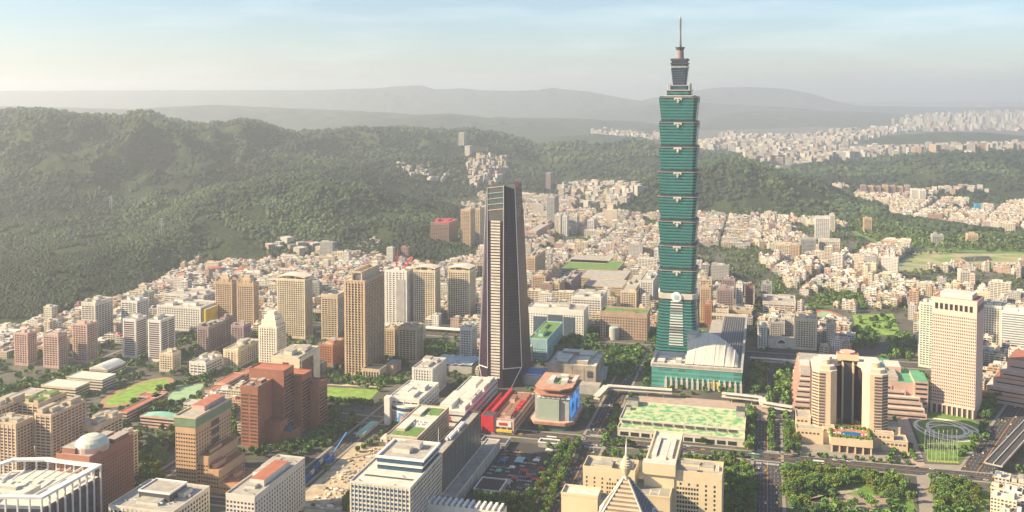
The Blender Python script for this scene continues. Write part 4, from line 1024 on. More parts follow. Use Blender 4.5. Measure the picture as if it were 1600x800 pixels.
LED = bpy.data.materials.new('blue_screen'); LED.use_nodes = True; nt = LED.node_tree; b = nt.nodes['Principled BSDF']
n1 = _noise(nt, .11, 4); rp = nt.nodes.new('ShaderNodeValToRGB'); nt.links.new(n1, rp.inputs[0]); e = rp.color_ramp.elements
e[0].position = .38; e[0].color = (.005,.02,.14,1); e[1].position = .6; e[1].color = (.05,.32,.75,1); nt.links.new(rp.outputs[0], b.inputs['Base Color']); nt.links.new(rp.outputs[0], b.inputs['Emission Color']); b.inputs['Emission Strength'].default_value = .35
m = MB(); m.box(f.pt(f.W+.05, 4), f.a, 1.2, f.b, f.D-8, 11, f.h-9, LED, bottom=True); part(g7, 'video_screen', m, 'tall blue video screen on the side wall')
# concrete bank building behind it
f = fr(856, 931, 943, 574, yb=606, D=66)
g8 = banded('civic_hall', 'windowless grey concrete box hall with streaked slabs behind the terracotta mall', 'hall', f, mat('streaked_concrete', (.33,.29,.24), .85, var=.4, scale=.08), floor=40, band=.8, sp=16, pw=1.5, boxes=5, seed=5, rm=ROOFW, base=4)
m = MB(); m.box(f.pt(-3, -14), f.a, f.W*.55, f.b, 13.9, 0, 10, GREY, ROOFG); m.box(f.pt(f.W*.35, -30), f.a, f.W*.8, f.b, 16, 0, 12, GREY, ROOFG); m.box(f.pt(f.W-9, 6), f.a, 16, f.b, 50, 0, 14, GREY, GREY); part(g8, 'podium', m)
m = MB(); m.box(f.pt(f.W-12, -.75), f.a, 7, f.b, .2, f.h-14, f.h-6, DARK, bottom=True); part(g8, 'window', m)
f = fr(827, 855, 879, 531, yb=563)
g9 = banded('office_block', 'pale blue block with a planted green roof right of the dark obelisk', 'office block', f, SKYB, DARK, floor=3.6, band=1.3, sp=4, boxes=2, seed=8, rm=ROOFV, top=12)
f = fr(825, 912, 918, 486, yb=530, D=40)
g10 = grid('office_block', 'white U-shaped block with grey glass behind the pale blue block', 'office block', f, WHITE, nx=22, nd=7, ww=1.9, wh=1.8, floor=3.8, boxes=4, seed=7, rm=ROOFG, maxw=60, skip=lambda fi, i, j, k, n: fi == 0 and 2 < i < k-3 and j < n-2)
m = MB(); SLG = glass('slate_glass2', (.07,.10,.14), .2)
m.box(f.pt(9, -.9), f.a, f.W*.24, f.b, .5, 3, f.h-13, SLG, bottom=True); m.box(f.pt(f.W*.36, -.9), f.a, f.W*.26, f.b, .5, 3, f.h-9, SLG, bottom=True); m.box(f.pt(f.W*.64, -.9), f.a, f.W*.20, f.b, .5, 3, f.h-11, SLG, bottom=True); part(g10, 'glazed_bay', m)
f = fr(893, 939, 941, 466, yb=505, D=60)
banded('office_block', 'white square block with grey side behind the white U-shaped block', 'office block', f, WHITE, floor=4, band=1.8, sp=5, boxes=3, seed=17)
f = fr(938, 1011, 1012.5, 492, yb=532, D=36)
g11 = grid('office_block', 'brown block of square windows with a pale drum left of the tallest tower', 'office block', f, mat('brown_grid_tile', (.40,.29,.22), .75), nx=17, nd=8, ww=2.2, wh=2.3, floor=4.2, boxes=1, seed=7, rm=ROOFV, maxw=100, par=2.5, base=3, skip=lambda fi, i, j, k, n: fi == 0 and 1 < i < 7 and j < n*0.55)
m = MB(); c_ = f.pt(f.W*.31, -5); m.tube(c_, c_+Vector((0, 0, 19)), 8, 8, GREY, 24); m.tube(c_+Vector((0, 0, 19)), c_+Vector((0, 0, 19.6)), 7, 7, SKYB, 24); part(g11, 'drum', m)
m = MB(); m.box(f.pt(f.W*.12, -.6), f.a, f.W*.29, f.b, .5, 0, 20, DARK, bottom=True); part(g11, 'porch_recess', m)

# ------------------------------------------------------------------ left of centre: towers
def T(name, label, x0, x1, x2, yt, yb, wm, **k):
    st = k.pop('style', 'b'); f = fr(x0, x1, x2, yt, yb=yb, D=k.pop('D', None), rot=k.pop('rot', 0)); 
    cat = k.pop('cat', 'apartment tower'); nm = name
    r = (banded if st == 'b' else grid)(nm, label, cat, f, wm, **k)
    return r, f
GT = 'tall apartment towers left of the dark obelisk'
r, f = T('apartment_tower', 'tallest tan tower with four window strips and an open frame crown', 538, 571, 600, 440, 588, TAN, floor=3.5, band=2.2, sp=5.6, pw=1.7, boxes=0, pd=.5, top=3, tanks=False, rm=ROOFW)
m = MB(); m.box(f.pt(f.W*.30, 3), f.a, 1.5, f.b, f.D-6, f.h, f.h+13, BEIGE); m.box(f.pt(f.W-7, 3), f.a, 1.5, f.b, f.D-6, f.h, f.h+13, BEIGE); m.box(f.pt(f.W*.30+1.5, f.D-6), f.a, f.W*.7-10, f.b, 1.5, f.h, f.h+13, BEIGE); m.box(f.pt(f.W*.30, 3), f.a, f.W*.7-5.5, f.b, 1.2, f.h+11, f.h+13.1, BEIGE, bottom=True); m.box(f.pt(f.W*.4, 8), f.a, f.W*.3, f.b, f.D*.5, f.h+.13, f.h+7, GREY); part(r, 'crown_frame', m)
m = MB(); m.box(f.pt(f.W+.5, -12), f.a, 26, f.b, 24, 0, 14, BEIGE, DARK); m.ring(f.pt(f.W+.4, -12.2), f.a, 26.4, f.b, 24.4, .8, 13.4, 15, BEIGE)
m.box(f.pt(f.W+22, 14), f.a, 14, f.b, 30, 0, 14, TAN, ROOFG); part(r, 'podium', m); take([f.pt(f.W, -13), f.pt(f.W+37, -13), f.pt(f.W+37, 45), f.pt(f.W, 45)], 3)
for i in range(6):
    m = MB(); m.box(f.pt(f.W+2.5+i*4, -12.4), f.a, 1.6, f.b, .2, 2, 11, GL, bottom=True); part(r, 'podium_window', m)
r, f = T('apartment_tower', 'white unfinished tower carrying two red cranes', 601, 636, 640.5, 425, 508, WHITE, floor=3.6, band=1.3, sp=7, pw=2.5, boxes=2, seed=3, D=34, tanks=False, par=2.5)
m = MB(); m.box(f.pt(f.W*.55, -1.0), f.a, f.W*.36, f.b, .52, 6, f.h-14, GREY, bottom=True); part(r, 'recessed_bay', m)
for i in range(20):
    pass
CRD = mat('crane_red', (.62,.05,.05), .5, var=.05)
for (u, ln, an) in ((.35, 30, 1.45), (.75, 24, 1.0)):
    cr = empty('tower_crane', f.pt(f.W*u, f.D*.5, f.h)); tag(cr, 'red luffing crane with jib nearly upright on the white tower' if an > 1.2 else 'red crane with its jib slanting right on the white tower', 'crane', 'red cranes on the white tower')
    b_ = f.pt(f.W*u, f.D*.5, f.h+4); m = MB(); m.beam(f.pt(f.W*u, f.D*.5, f.h), b_, 2.2, 2.2, CRD); part(cr, 'mast', m)
    m = MB(); e_ = b_+f.a*math.cos(an)*ln+Vector((0, 0, math.sin(an)*ln)); m.beam(b_, e_, 1.9, 1.9, CRD); part(cr, 'jib', m)
    m = MB(); k_ = b_-f.a*5; m.beam(b_, k_, 2, 2.2, CRD); part(cr, 'counter_jib', m)
    m = MB(); m.beam(k_+Vector((0, 0, .5)), lerp(b_, e_, .8), .2, .2, RED); part(cr, 'stay_cable', m)
def arched(r, f, col):
    m = MB(); N = 8
    for q in range(N):
        t0_, t1_ = q/N, (q+1)/N; z0_, z1_ = f.h+4+3*math.sin(math.pi*t0_), f.h+4+3*math.sin(math.pi*t1_)
        for v in (-.3, f.D-.6): m.beam(f.pt(f.W*t0_, v, z0_), f.pt(f.W*t1_, v, z1_), 1.2, 1.6, col)
        m.poly([f.pt(f.W*t0_, 2, z0_), f.pt(f.W*t1_, 2, z1_), f.pt(f.W*t1_, f.D-2, z1_), f.pt(f.W*t0_, f.D-2, z0_)], ROOFW)
    for u in (0, .33, .66, 1): m.box(f.pt(u*(f.W-1), 0), f.a, 1, f.b, 1, f.h, f.h+5.5, col); m.box(f.pt(u*(f.W-1), f.D-1), f.a, 1, f.b, 1, f.h, f.h+5.5, col)
    part(r, 'arched_crown', m)
r, f = T('apartment_tower', 'cream gridded tower with a bowed crown just right of the crane tower', 646, 680, 688, 424, 508, CREAM, floor=3.3, band=1.9, sp=4.4, pw=1.3, boxes=1, tanks=False, rm=DARK); arched(r, f, CREAM)
r, f = T('apartment_tower', 'cream gridded tower with a bowed crown nearest the dark obelisk', 700, 734, 743, 424, 501, CREAM, floor=3.3, band=1.9, sp=4.4, pw=1.3, boxes=1, tanks=False, rm=DARK); arched(r, f, CREAM)
sl_ = Fr(P(655, 517), a0, solve(P(655, 517), a0, 724, 6), s0, 12, 6); cn = empty('entrance_canopy', sl_.pt(0, 0)); tag(cn, 'long flat white canopy below the two bow-crowned towers', 'canopy')
m = MB(); m.box(sl_.o, sl_.a, sl_.W, sl_.b, 12, 4.6, 6, WMET, bottom=True); part(cn, 'roof', m)
for i in range(6): m = MB(); m.box(sl_.pt(2+i*(sl_.W-5)/5, 3), sl_.a, 1, sl_.b, 1, 0, 4.6, GREY); part(cn, 'column', m)
take(sl_.corners(), 10)
T('apartment_block', 'tan block with balconies below the crane tower, left of its twin', 600, 617, 627, 515, 562, BEIGE, floor=3.2, band=1.6, sp=4.5, boxes=2, seed=3, cat='apartment block')
T('apartment_block', 'tan block with dark balconies below the crane tower, right of its twin', 623, 651, 656, 513, 568, BEIGE, floor=3.2, band=1.8, sp=5.5, boxes=3, seed=4, D=28, cat='apartment block')
T('office_block', 'white ten-storey block touching the left foot of the dark obelisk', 719, 737, 745, 513, 562, WHITE, floor=3.6, band=1.7, sp=5, boxes=2, seed=6, cat='office block')
T('office_block', 'small white block with dotted windows above the curved cinema', 644, 676, 697, 578, 622, WHITE, floor=3.6, band=1.4, sp=4.2, pw=1.8, boxes=3, seed=6, D=None, cat='office block')
gd = fr(676, 737, 744, 566, yb=585, D=48); r = empty('glazed_pavilion', gd.pt(0, 0)); tag(r, 'low pavilion under a crumpled pale glass roof left of the obelisk foot', 'pavilion'); take(gd.corners(), 3)
m = MB(); m.box(gd.o, gd.a, gd.W, gd.b, gd.D, 0, 10, GREY)
part(r, 'wall', m); m = MB(); N = 12; gz = [[12+random.uniform(-1.2, 1.8) for _ in range(7)] for _ in range(N+1)]; PGL = glass('pale_roof_glass', (.34,.44,.46), .2)
for i in range(N):
    for j in range(6): m.poly([gd.pt(gd.W*i/N, gd.D*j/6, gz[i][j]), gd.pt(gd.W*(i+1)/N, gd.D*j/6, gz[i+1][j]), gd.pt(gd.W*(i+1)/N, gd.D*(j+1)/6, gz[i+1][j+1]), gd.pt(gd.W*i/N, gd.D*(j+1)/6, gz[i][j+1])], PGL)
part(r, 'glass_roof', m)
T('apartment_tower', 'tan and cream tower standing left of the tallest tan tower', 502, 528, 540, 464, 532, BEIGE, floor=3.3, band=1.8, sp=6, boxes=1, seed=4, rm=ROOFW, par=4)
r, f = T('apartment_tower', 'broad cream tower of dense windows with a gabled crown', 433, 477, 488, 438, 530, CREAM, floor=3.3, band=2.0, sp=4.0, pw=1.3, boxes=2, seed=5, tanks=False); arched(r, f, CREAM)
def spiky(r, f, col):
    for k in range(5):
        m = MB(); u = (f.W-2)*k/4; m.box(f.pt(u, -.5), f.a, 2, f.b, 2, f.h, f.h+5, col); part(r, 'pinnacle', m)
    m = MB(); m.box(f.pt(f.W*.25, f.D*.25), f.a, f.W*.5, f.b, f.D*.5, f.h, f.h+8, col, ROOFW); m.box(f.pt(f.W*.33, f.D*.33), f.a, f.W*.34, f.b, f.D*.34, f.h+8, f.h+13, col, ROOFW); part(r, 'crown_block', m)
r, f = T('apartment_tower', 'ribbed tan tower with pinnacles, left one of a joined pair', 336, 363, 370, 442, 512, TAN, floor=3.3, band=1.7, sp=4.5, boxes=0, tanks=False); spiky(r, f, TAN)
r, f = T('apartment_tower', 'ribbed tan tower with pinnacles, right one of a joined pair', 370, 397, 404, 444, 520, TAN, floor=3.3, band=1.7, sp=4.5, boxes=0, tanks=False); spiky(r, f, TAN)
# white ziggurat tower
f = fr(404, 433, 447, 512, yb=590); r = banded('apartment_tower', 'white wedding-cake tower stepping in towards a small domed top', 'apartment tower', f, mat('ivory_tile', (.70,.66,.55), .7), floor=3.4, band=1.5, sp=3.8, pw=1.6, boxes=0, tanks=False)
for k, (i_, h0, h1) in enumerate(((.10, 0, 9), (.2, 9, 15), (.3, 15, 20))):
    m = MB(); g = f.sub(f.W*i_, f.D*i_, f.W*(1-i_), f.D*(1-i_), 0); m.box(g.o, g.a, g.W, g.b, g.D, f.h+h0, f.h+h1, MATS['ivory_tile'], ROOFW); part(r, 'setback', m)
# cream slab with plum glass
f = fr(424, 467, 498, 560, yb=662); r = new_building('office_tower', 'cream office slab framing a tall sheet of plum glass', 'office tower', f)
m = MB(); m.box(f.o, f.a, f.W, f.b, f.D, 0, f.h, CREAM); t_ = 1.6
m.box(f.pt(f.W, 0), f.a, t_, f.b, f.D*.12, 0, f.h, CREAM); m.box(f.pt(f.W, f.D*.68), f.a, t_, f.b, f.D*.32, 0, f.h, CREAM); m.box(f.pt(f.W, f.D*.12), f.a, t_, f.b, f.D*.56, f.h-5, f.h, CREAM, bottom=True)
for v in range(13): m.box(f.pt(f.W+t_, f.D*.02), f.a, .5, f.b, 2.4, 4+v*6.2, 6+v*6.2, DARK, bottom=True)
part(r, 'wall', m); m = MB(); m.box(f.pt(f.W, f.D*.12), f.a, .5, f.b, f.D*.56, 1, f.h-5, glassbands('plum_sheet', (.09,.03,.06), (.05,.015,.035), 4, .5, (2.5, .1), rough=.2)); part(r, 'glass_sheet', m)
m = MB(); m.box(f.pt(f.W*.42, -.3), f.a, f.W*.22, f.b, .3, f.h-34, f.h-6, glass('plum_strip', (.10,.05,.06)), bottom=True); part(r, 'slit_window', m)
roof_kit(r, f, ROOFG, CREAM, 1.2, 4, 8)
# brown-red towers with blue glass pavilions
r, f = T('office_tower', 'brown-red tiled tower with white window bands and blue pavilions at its foot', 376, 404, 425, 606, 700, BRICK, style='g', nx=2, nd=7, ww=14.5 if False else 8.6, wh=2.3, floor=4.0, boxes=3, seed=4, rm=ROOFG, gm=glass('brown_glass', (.10,.07,.05)), cat='office tower')
f2 = Fr(f.pt(f.W-3, f.D+2), f.a, 34, f.b, 46, f.h+2); m = MB()
for (u, v, w, d, h_) in ((-8, f.D+.5, 44, 24, 78), (12, f.D+24, 34, 26, 66), (24, f.D+44, 34, 22, 52), (f.W+.5, 14, 18, 20, 24)): m.box(f.pt(u, v), f.a, w, f.b, d, 0, h_, BRICK, ROOFT); m.ring(f.pt(u-.2, v-.2), f.a, w+.4, f.b, d+.4, .7, h_-.4, h_+1.2, BRICK)
part(r, 'stepped_wing', m); take([f.pt(-8, 0), f.pt(60, 0), f.pt(60, f.D+68), f.pt(-8, f.D+68)], 3)
for (u, v, w, d, h_) in ((-8, f.D+.5, 44, 24, 78), (12, f.D+24, 34, 26, 66), (24, f.D+44, 34, 22, 52)):
    for j in range(int((h_-8)/4)):
        m = MB(); m.box(f.pt(u+w+.02, v+1.5), f.a, .3, f.b, d-3, 5+j*4, 7+j*4, GL, bottom=True); part(r, 'window_band', m)
for (px_, py_) in ((446, 688), (487, 664)):
    q = P(px_, py_); pv_ = Fr(q-f.a*13-f.b*10, f.a, 26, f.b, 22, 13); m = MB(); m.box(pv_.o, pv_.a, pv_.W, pv_.b, pv_.D, 0, 13, BRICK, ROOFT); o = part(r, 'pavilion', m); take(pv_.corners(), 3)
    m = MB(); A4 = [Vector((c.x, c.y, 13.1)) for c in pv_.sub(3, 3, 23, 19, 0).corners()]; ap = pv_.pt(13, 11, 18)
    for i in range(4): m.poly([A4[i], A4[(i+1) % 4], ap], GLB)
    sk = m.build('glass_pyramid'); sk.parent = o
# stepped tan office
f = fr(274, 307, 385, 668, yb=768, D=64); G_ = 'x'
tn = empty('stepped_office', f.pt(f.W/2, f.D/2)); tag(tn, 'tan tiled office stepping down rightwards under a green glass attic', 'office block'); take([f.pt(0, 0), f.pt(62, 0), f.pt(62, f.D), f.pt(0, f.D)], 5)
TT = mat('tan_office_tile', (.50,.33,.20), .75, var=.1)
steps = [(0, 24, 78), (0, 0, 0)]
s1 = Fr(f.o, f.a, f.W, f.b, f.D, f.h); hh = f.h
sA = Fr(f.o, f.a, f.W, f.b, f.D, hh); sB = Fr(f.pt(f.W, 3), f.a, 12, f.b, f.D-10, hh-30); sC = Fr(f.pt(f.W+12, 2), f.a, 12, f.b, f.D-16, hh-42); sD = Fr(f.pt(f.W+24, 1), f.a, 20, f.b, f.D-24, hh-54)
for q, (s_, nx_) in enumerate(((sA, 8), (sB, 4), (sC, 4), (sD, 7))): grid(None, None, None, s_, TT, nx=nx_, nd=14, ww=1.9, wh=1.6, floor=3.9, root=tn, boxes=1 if q else 0, seed=q, maxw=45, base=5, par=1.0, tanks=False, rm=ROOFT, proud=.3)
m = MB(); g = sA; m.box(g.pt(-.8, -.8), g.a, g.W+1.6, g.b, g.D+1.6, hh, hh+9, mat('green_attic_glass', (.16,.24,.15), .3), ROOFG); m.ring(g.pt(-1.2, -1.2), g.a, g.W+2.4, g.b, g.D+2.4, 1, hh+8.5, hh+10.4, BEIGE, bottom=True); part(tn, 'glass_attic', m)
m = MB(); m.box(g.pt(4, 22), g.a, g.W-8, g.b, g.D-26, hh+9, hh+14, PINKT, ROOFT); part(tn, 'plant_room', m)
for j in range(4):
    m = MB(); m.box(sA.pt(sA.W+.36, sA.D*.42), sA.a, .3, sA.b, sA.D*.22, hh-9-j*9, hh-3-j*9, DARK, bottom=True); part(tn, 'sky_lobby', m)

# ------------------------------------------------------------------ bottom left blocks
# white lattice-roofed hall
h_ = 56
ring_px = [(-70, 776), (-10, 779), (65, 780), (157, 729), (75, 718), (20, 719), (-70, 750)]
pts = [P(x, y, h_) for x, y in ring_px]; pts = [Vector((p.x, p.y, 0)) for p in pts]
lt = empty('lattice_roofed_building', sum(pts, Vector())/len(pts)); tag(lt, 'white building with an open lattice roof at the bottom left corner', 'office block'); take(pts, 6)
PLV = glassbands('plum_wall_glass', (.13,.08,.10), (.05,.03,.05), 8.0, .5, (2.2, .2), rough=.2)
cen = sum(pts, Vector())/len(pts)
inn = [cen+(p-cen)*.97 for p in pts]
m = MB(); m.prism(inn, 0, h_-9, PLV, ROOFW); part(lt, 'glass_wall', m)
for i in range(7):
    m = MB(); p_, q_ = pts[i], pts[(i+1) % 7]; n_ = max(2, int((q_-p_).length/8.5))
    for k in range(n_):
        c_ = lerp(p_, q_, k/n_); m.tube(c_, c_+Vector((0, 0, h_)), .95, .95, WMET, 6)
    part(lt, 'column_row', m)
m = MB()
for i in range(7):
    j = (i+1) % 7; o1, o2 = cen+(pts[i]-cen)*1.02, cen+(pts[j]-cen)*1.02; i1, i2 = cen+(pts[i]-cen)*.90, cen+(pts[j]-cen)*.90
    Z = lambda v, z: Vector((v.x, v.y, z))
    m.poly([Z(o1, h_), Z(o2, h_), Z(o2, h_+2), Z(o1, h_+2)], WMET); m.poly([Z(o1, h_+2), Z(o2, h_+2), Z(i2, h_+2), Z(i1, h_+2)], WMET); m.poly([Z(i1, h_), Z(i2, h_), Z(i2, h_+2), Z(i1, h_+2)][::-1], WMET); m.poly([Z(o2, h_), Z(o1, h_), Z(i1, h_), Z(i2, h_)], WMET)
part(lt, 'roof_rim', m)
for k in range(11):
    t = k/10; p_ = lerp(pts[6], pts[4], t) if False else lerp(pts[5]*.3+pts[6]*.7, pts[3], t); q_ = lerp(pts[0], pts[2], t)
    p_ = cen+(p_-cen)*.92; q_ = cen+(q_-cen)*.92
    e_ = lerp(p_, q_, .38) if 2 < k < 9 else q_
    m = MB(); m.beam(Vector((p_.x, p_.y, h_+.6)), Vector((e_.x, e_.y, h_+.6)), .8, 1.6, WMET); part(lt, 'roof_beam', m)
m = MB(); g = Fr(cen-a0*24-s0*16, a0, 46, s0, 20, 0); m.box(g.o, g.a, 46, g.b, 20, h_-9, h_-4, OFFW, ROOFW); m.box(g.pt(6, 4), g.a, 28, g.b, 5, h_-4, h_-1.5, PLANT, ROOFW); m.tube(g.pt(30, 14, h_-4), g.pt(30, 14, h_-2.5), 5, 5, OFFW, 16); part(lt, 'plant_room', m)
# domed brown tower
f = fr(88, 140, 207, 716, h=62); r = grid('office_tower', 'brown-red office tower topped by a pale dome, behind the lattice roof', 'office tower', f, BRICK, nx=10, nd=18, ww=1.6, wh=1.6, floor=3.7, boxes=3, seed=2, gm=GL, rm=ROOFG, proud=.3)
m = MB(); c_ = f.pt(f.W*.62, f.D*.34); c_.z = f.h; m.tube(c_, c_+Vector((0, 0, 5)), 15, 15, PINKT, 24); part(r, 'drum', m)
part(r, 'dome', lathe([(14.8, f.h+5), (13.6, f.h+8.5), (10.6, f.h+11.4), (6, f.h+13.4), (.1, f.h+14)], Vector((c_.x, c_.y, 0)), mat('dome_metal', (.50,.54,.48), .4), 24))
# dark-roofed frame block
f = fr(178, 305, 327, 795, h=34); f = fr(170, 268, 327, 803, h=34)
r = banded('office_block', 'grey block with a dark roof box and white edge at the bottom', 'office block', f, OFFW, GL, floor=4, band=2.4, sp=4.5, pw=1.4, boxes=2, seed=6, rm=ROOFG)
m = MB(); m.box(f.pt(f.W*.25, f.D*.35), f.a, f.W*.5, f.b, f.D*.45, f.h, f.h+7, DARK, ROOFG); m.ring(f.pt(f.W*.25-.5, f.D*.35-.5), f.a, f.W*.5+1, f.b, f.D*.45+1, .8, f.h+6.5, f.h+8.2, WMET); part(r, 'roof_box', m)
m = MB(); m.tube(f.pt(f.W*.25, f.D*.22, f.h+2), f.pt(f.W*.72, f.D*.22, f.h+2), .9, .9, SKYB, 8); part(r, 'roof_duct', m)
f = fr(353, 398, 476, 778, h=46, D=None)
r = grid('office_block', 'long white hotel-like slab of square windows beside the building site', 'office block', f, mat('milk_tile', (.60,.56,.50), .7, var=.08), nx=8, nd=20, ww=2.1, wh=2.0, floor=3.8, boxes=3, seed=6, maxw=100, rm=ROOFG, gm=glass('violet_glass', (.06,.05,.09)))
m = MB(); m.box(f.pt(f.W*.35, f.D*.25), f.a, f.W*.5, f.b, f.D*.5, f.h, f.h+6, OFFW, ROOFT); m.box(f.pt(2, f.D*.45), f.a, f.W*.3, f.b, f.D*.3, f.h, f.h+4, WHITE, ROOFG); part(r, 'roof_block', m)
# slatted white roof at the very bottom
f = fr(640, 785, 792, 797, h=30, D=14)
r = new_building('slatted_roof_building', 'white building with a slatted roof at the bottom edge below the car park', 'office block', f)
m = MB(); m.box(f.o, f.a, f.W, f.b, f.D, 0, 28, WHITE, ROOFG); part(r, 'wall', m)
for k in range(16): m = MB(); m.box(f.pt(k*f.W/16+1, 0), f.a, 2.2, f.b, f.D, 28, 30, WMET, bottom=True); part(r, 'roof_slat', m)

# beige apartment rows on the left edge
def A(label, x0, x1, x2, yt, h, wm=BEIGE, **k):
    f = fr(x0, x1, x2, yt, h=h, D=k.pop('D', None)); return banded('apartment_block', label, k.pop('cat', 'apartment block'), f, wm, k.pop('gm', GL), group=None, **k), f
A('beige slab with plum stripes rising directly behind the lattice-roofed building', 54, 80, 134, 650, 66, floor=3.2, band=1.6, sp=6, seed=31, boxes=4, gm=glass('plum_g', (.07,.035,.06)))
A('beige slab with deep bays at the left edge behind the lattice roof', -20, 25, 52, 664, 62, floor=3.2, band=1.6, sp=5, seed=32, boxes=4, gm=MATS['plum_g'])
A('cream U-shaped block with open roof frames right of the plum-striped slab', 122, 148, 191, 668, 40, CREAM, floor=3.2, band=1.6, sp=6, seed=33, boxes=5)
A('cream block with arched roof frames behind the domed brown tower', 168, 186, 215, 690, 50, CREAM, floor=3.2, band=1.7, sp=6, seed=34, boxes=4)
A('olive-roofed beige block left of the cream U-shaped block', 26, 60, 104, 632, 48, BEIGE, floor=3.2, band=1.6, sp=7, seed=35, boxes=3, rm=ROOFV)
A('pale beige block at the left edge, farther of the two', -30, -5, 45, 640, 50, BEIGE, floor=3.2, band=1.6, sp=6, seed=36, boxes=3)
MV = glass('mauve_glass', (.08,.05,.07))
def K(label, x0, x1, x2, yt, yb, wm, **k):
    f = fr(x0, x1, x2, yt, yb=yb, D=k.pop('D', None)); return banded('apartment_block', label, 'apartment block', f, wm, k.pop('gm', GL), **k), f
K('white and plum block, left half of a joined pair', 192, 213, 229, 500, 560, WHITE, floor=3.2, band=2, sp=20, pw=1.4, seed=41, boxes=2, gm=MV)
K('white and plum block, right half of a joined pair', 231, 252, 273, 502, 566, WHITE, floor=3.2, band=2, sp=20, pw=1.4, seed=42, boxes=2, gm=MV)
K('white slatted block just behind the white and plum pair', 189, 215, 232, 472, 530, WHITE, floor=3.2, band=1.5, sp=8, seed=43, boxes=3)
K('pale broad block between the pink blocks and the white slatted one', 127, 150, 176, 474, 535, OFFW, floor=3.2, band=1.5, sp=7, seed=44, boxes=3)
K('pink block with rounded bays, rightmost of the three pink ones', 113, 137, 152, 508, 568, PINKT, floor=3.2, band=1.6, sp=5, seed=45, boxes=3)
K('pink block, middle of the three pink ones', 67, 92, 105, 524, 576, PINKT, floor=3.2, band=1.6, sp=5, seed=46, boxes=2)
K('pink block, leftmost of the three pink ones', 22, 44, 57, 522, 572, PINKT, floor=3.2, band=1.6, sp=5, seed=47, boxes=2)
r, f = K('broad white block with a bright yellow end wall', 245, 314, 318, 482, 519, WHITE, floor=3.8, band=1.5, sp=4.5, pw=1.8, seed=48, boxes=3, D=52)
m = MB(); m.box(f.pt(f.W+.6, 2), f.a, 7, f.b, f.D-4, 0, f.h-2, YEL, ROOFW); part(r, 'yellow_end', m)
K('long white flat block behind the yellow-ended one', 256, 318, 342, 463, 488, OFFW, floor=4, band=1.3, sp=14, seed=49, boxes=3)
K('white and mauve slab, left of three below the tan pair', 308, 326, 352, 512, 552, MAUVE, floor=3.2, band=1.6, sp=5, seed=50, boxes=3)
K('white and mauve slab, middle of three below the tan pair', 344, 352, 364, 498, 540, MAUVE, floor=3.2, band=1.6, sp=5, seed=51, boxes=2)
K('white and mauve slab, right of three below the tan pair', 361, 381, 392, 510, 549, MAUVE, floor=3.2, band=1.6, sp=5, seed=52, boxes=2)
K('cream low block with tall buttresses beside the white wedding-cake tower', 349, 372, 406, 548, 576, CREAM, floor=3.2, band=1.6, sp=6, pw=2.6, seed=53, boxes=4)
K('small cream block with pink upper floors left of the white villa', 249, 270, 282, 554, 582, CREAM, floor=3.2, band=1.5, sp=4, seed=54, boxes=2)
K('wide white villa-like school block with clipped corners', 296, 322, 347, 568, 588, WHITE, floor=4, band=1.6, sp=7, seed=55, boxes=3)
K('orange-brown block at the left foot of the tallest tan tower', 499, 520, 538, 540, 571, mat('orange_brick', (.42,.20,.11), .8), floor=3.4, band=1.4, sp=4, seed=56, boxes=2)
# tall pair far behind the obelisk, brown cliff block etc.
K('dark brown slab with a pink roof crown under the wooded hill', 673, 701, 716, 349, 392, mat('umber_tile', (.26,.17,.14), .8), floor=3.4, band=1.5, sp=6, seed=57, boxes=2, rm=MATS['red_paint'])
K('slender brown tower left of its twin, beside the obelisk top', 720, 735, 742, 328, 392, TAN, floor=3.4, band=1.4, sp=6, seed=58, boxes=1)
K('slender beige tower right of its twin, beside the obelisk top', 743, 750, 757, 326, 386, BEIGE, floor=3.4, band=1.4, sp=6, seed=59, boxes=1)
K('tall grey tower alone at the valley mouth right of the obelisk', 854, 866, 873, 308, 362, GREY, floor=3.4, band=1.4, sp=6, seed=60, boxes=1)
K('tall brown tower far up the valley beside a pink one', 853, 860, 864, 271, 300, MAUVE, floor=3.4, band=1.4, sp=6, seed=61, boxes=1)
for i, (x, yt, yb, w) in enumerate(((867, 336, 368, 12), (879, 338, 370, 10), (893, 338, 366, 12), (918, 344, 366, 14))):
    K('pale valley block, %s of four in a line right of the obelisk' % ('first', 'second', 'third', 'last')[i], x, x+w*.7, x+w, yt, yb, WHITE if i % 2 else OFFW, floor=3.4, band=1.4, sp=6, seed=70+i, boxes=1)
K('long salmon block just right of the obelisk shaft', 822, 838, 870, 362, 378, PINKT, floor=3.4, band=1.4, sp=6, seed=75, boxes=2)
K('brown curved-front block right of the obelisk with a ragged top', 823, 836, 852, 402, 446, TAN, floor=3.4, band=1.6, sp=5, seed=76, boxes=2)
K('brown and cream block with balconies left of its paler neighbour', 831, 852, 862, 432, 474, TAN, floor=3.2, band=1.6, sp=5, seed=77, boxes=3)
K('paler balcony block right of the brown and cream one', 855, 874, 882, 444, 478, BEIGE, floor=3.2, band=1.6, sp=5, seed=78, boxes=3)
K('mauve block behind the paler balcony block', 880, 892, 908, 440, 468, MAUVE, floor=3.2, band=1.6, sp=5, seed=79, boxes=2)
K('cream block with green roof terraces close left of the tallest tower', 970, 994, 1010, 456, 492, CREAM, floor=3.2, band=1.7, sp=5, seed=80, boxes=4)
K('white stepped block touching the left side of the tallest tower', 1000, 1020, 1030, 440, 486, WHITE, floor=3.2, band=1.6, sp=5, seed=81, boxes=3)
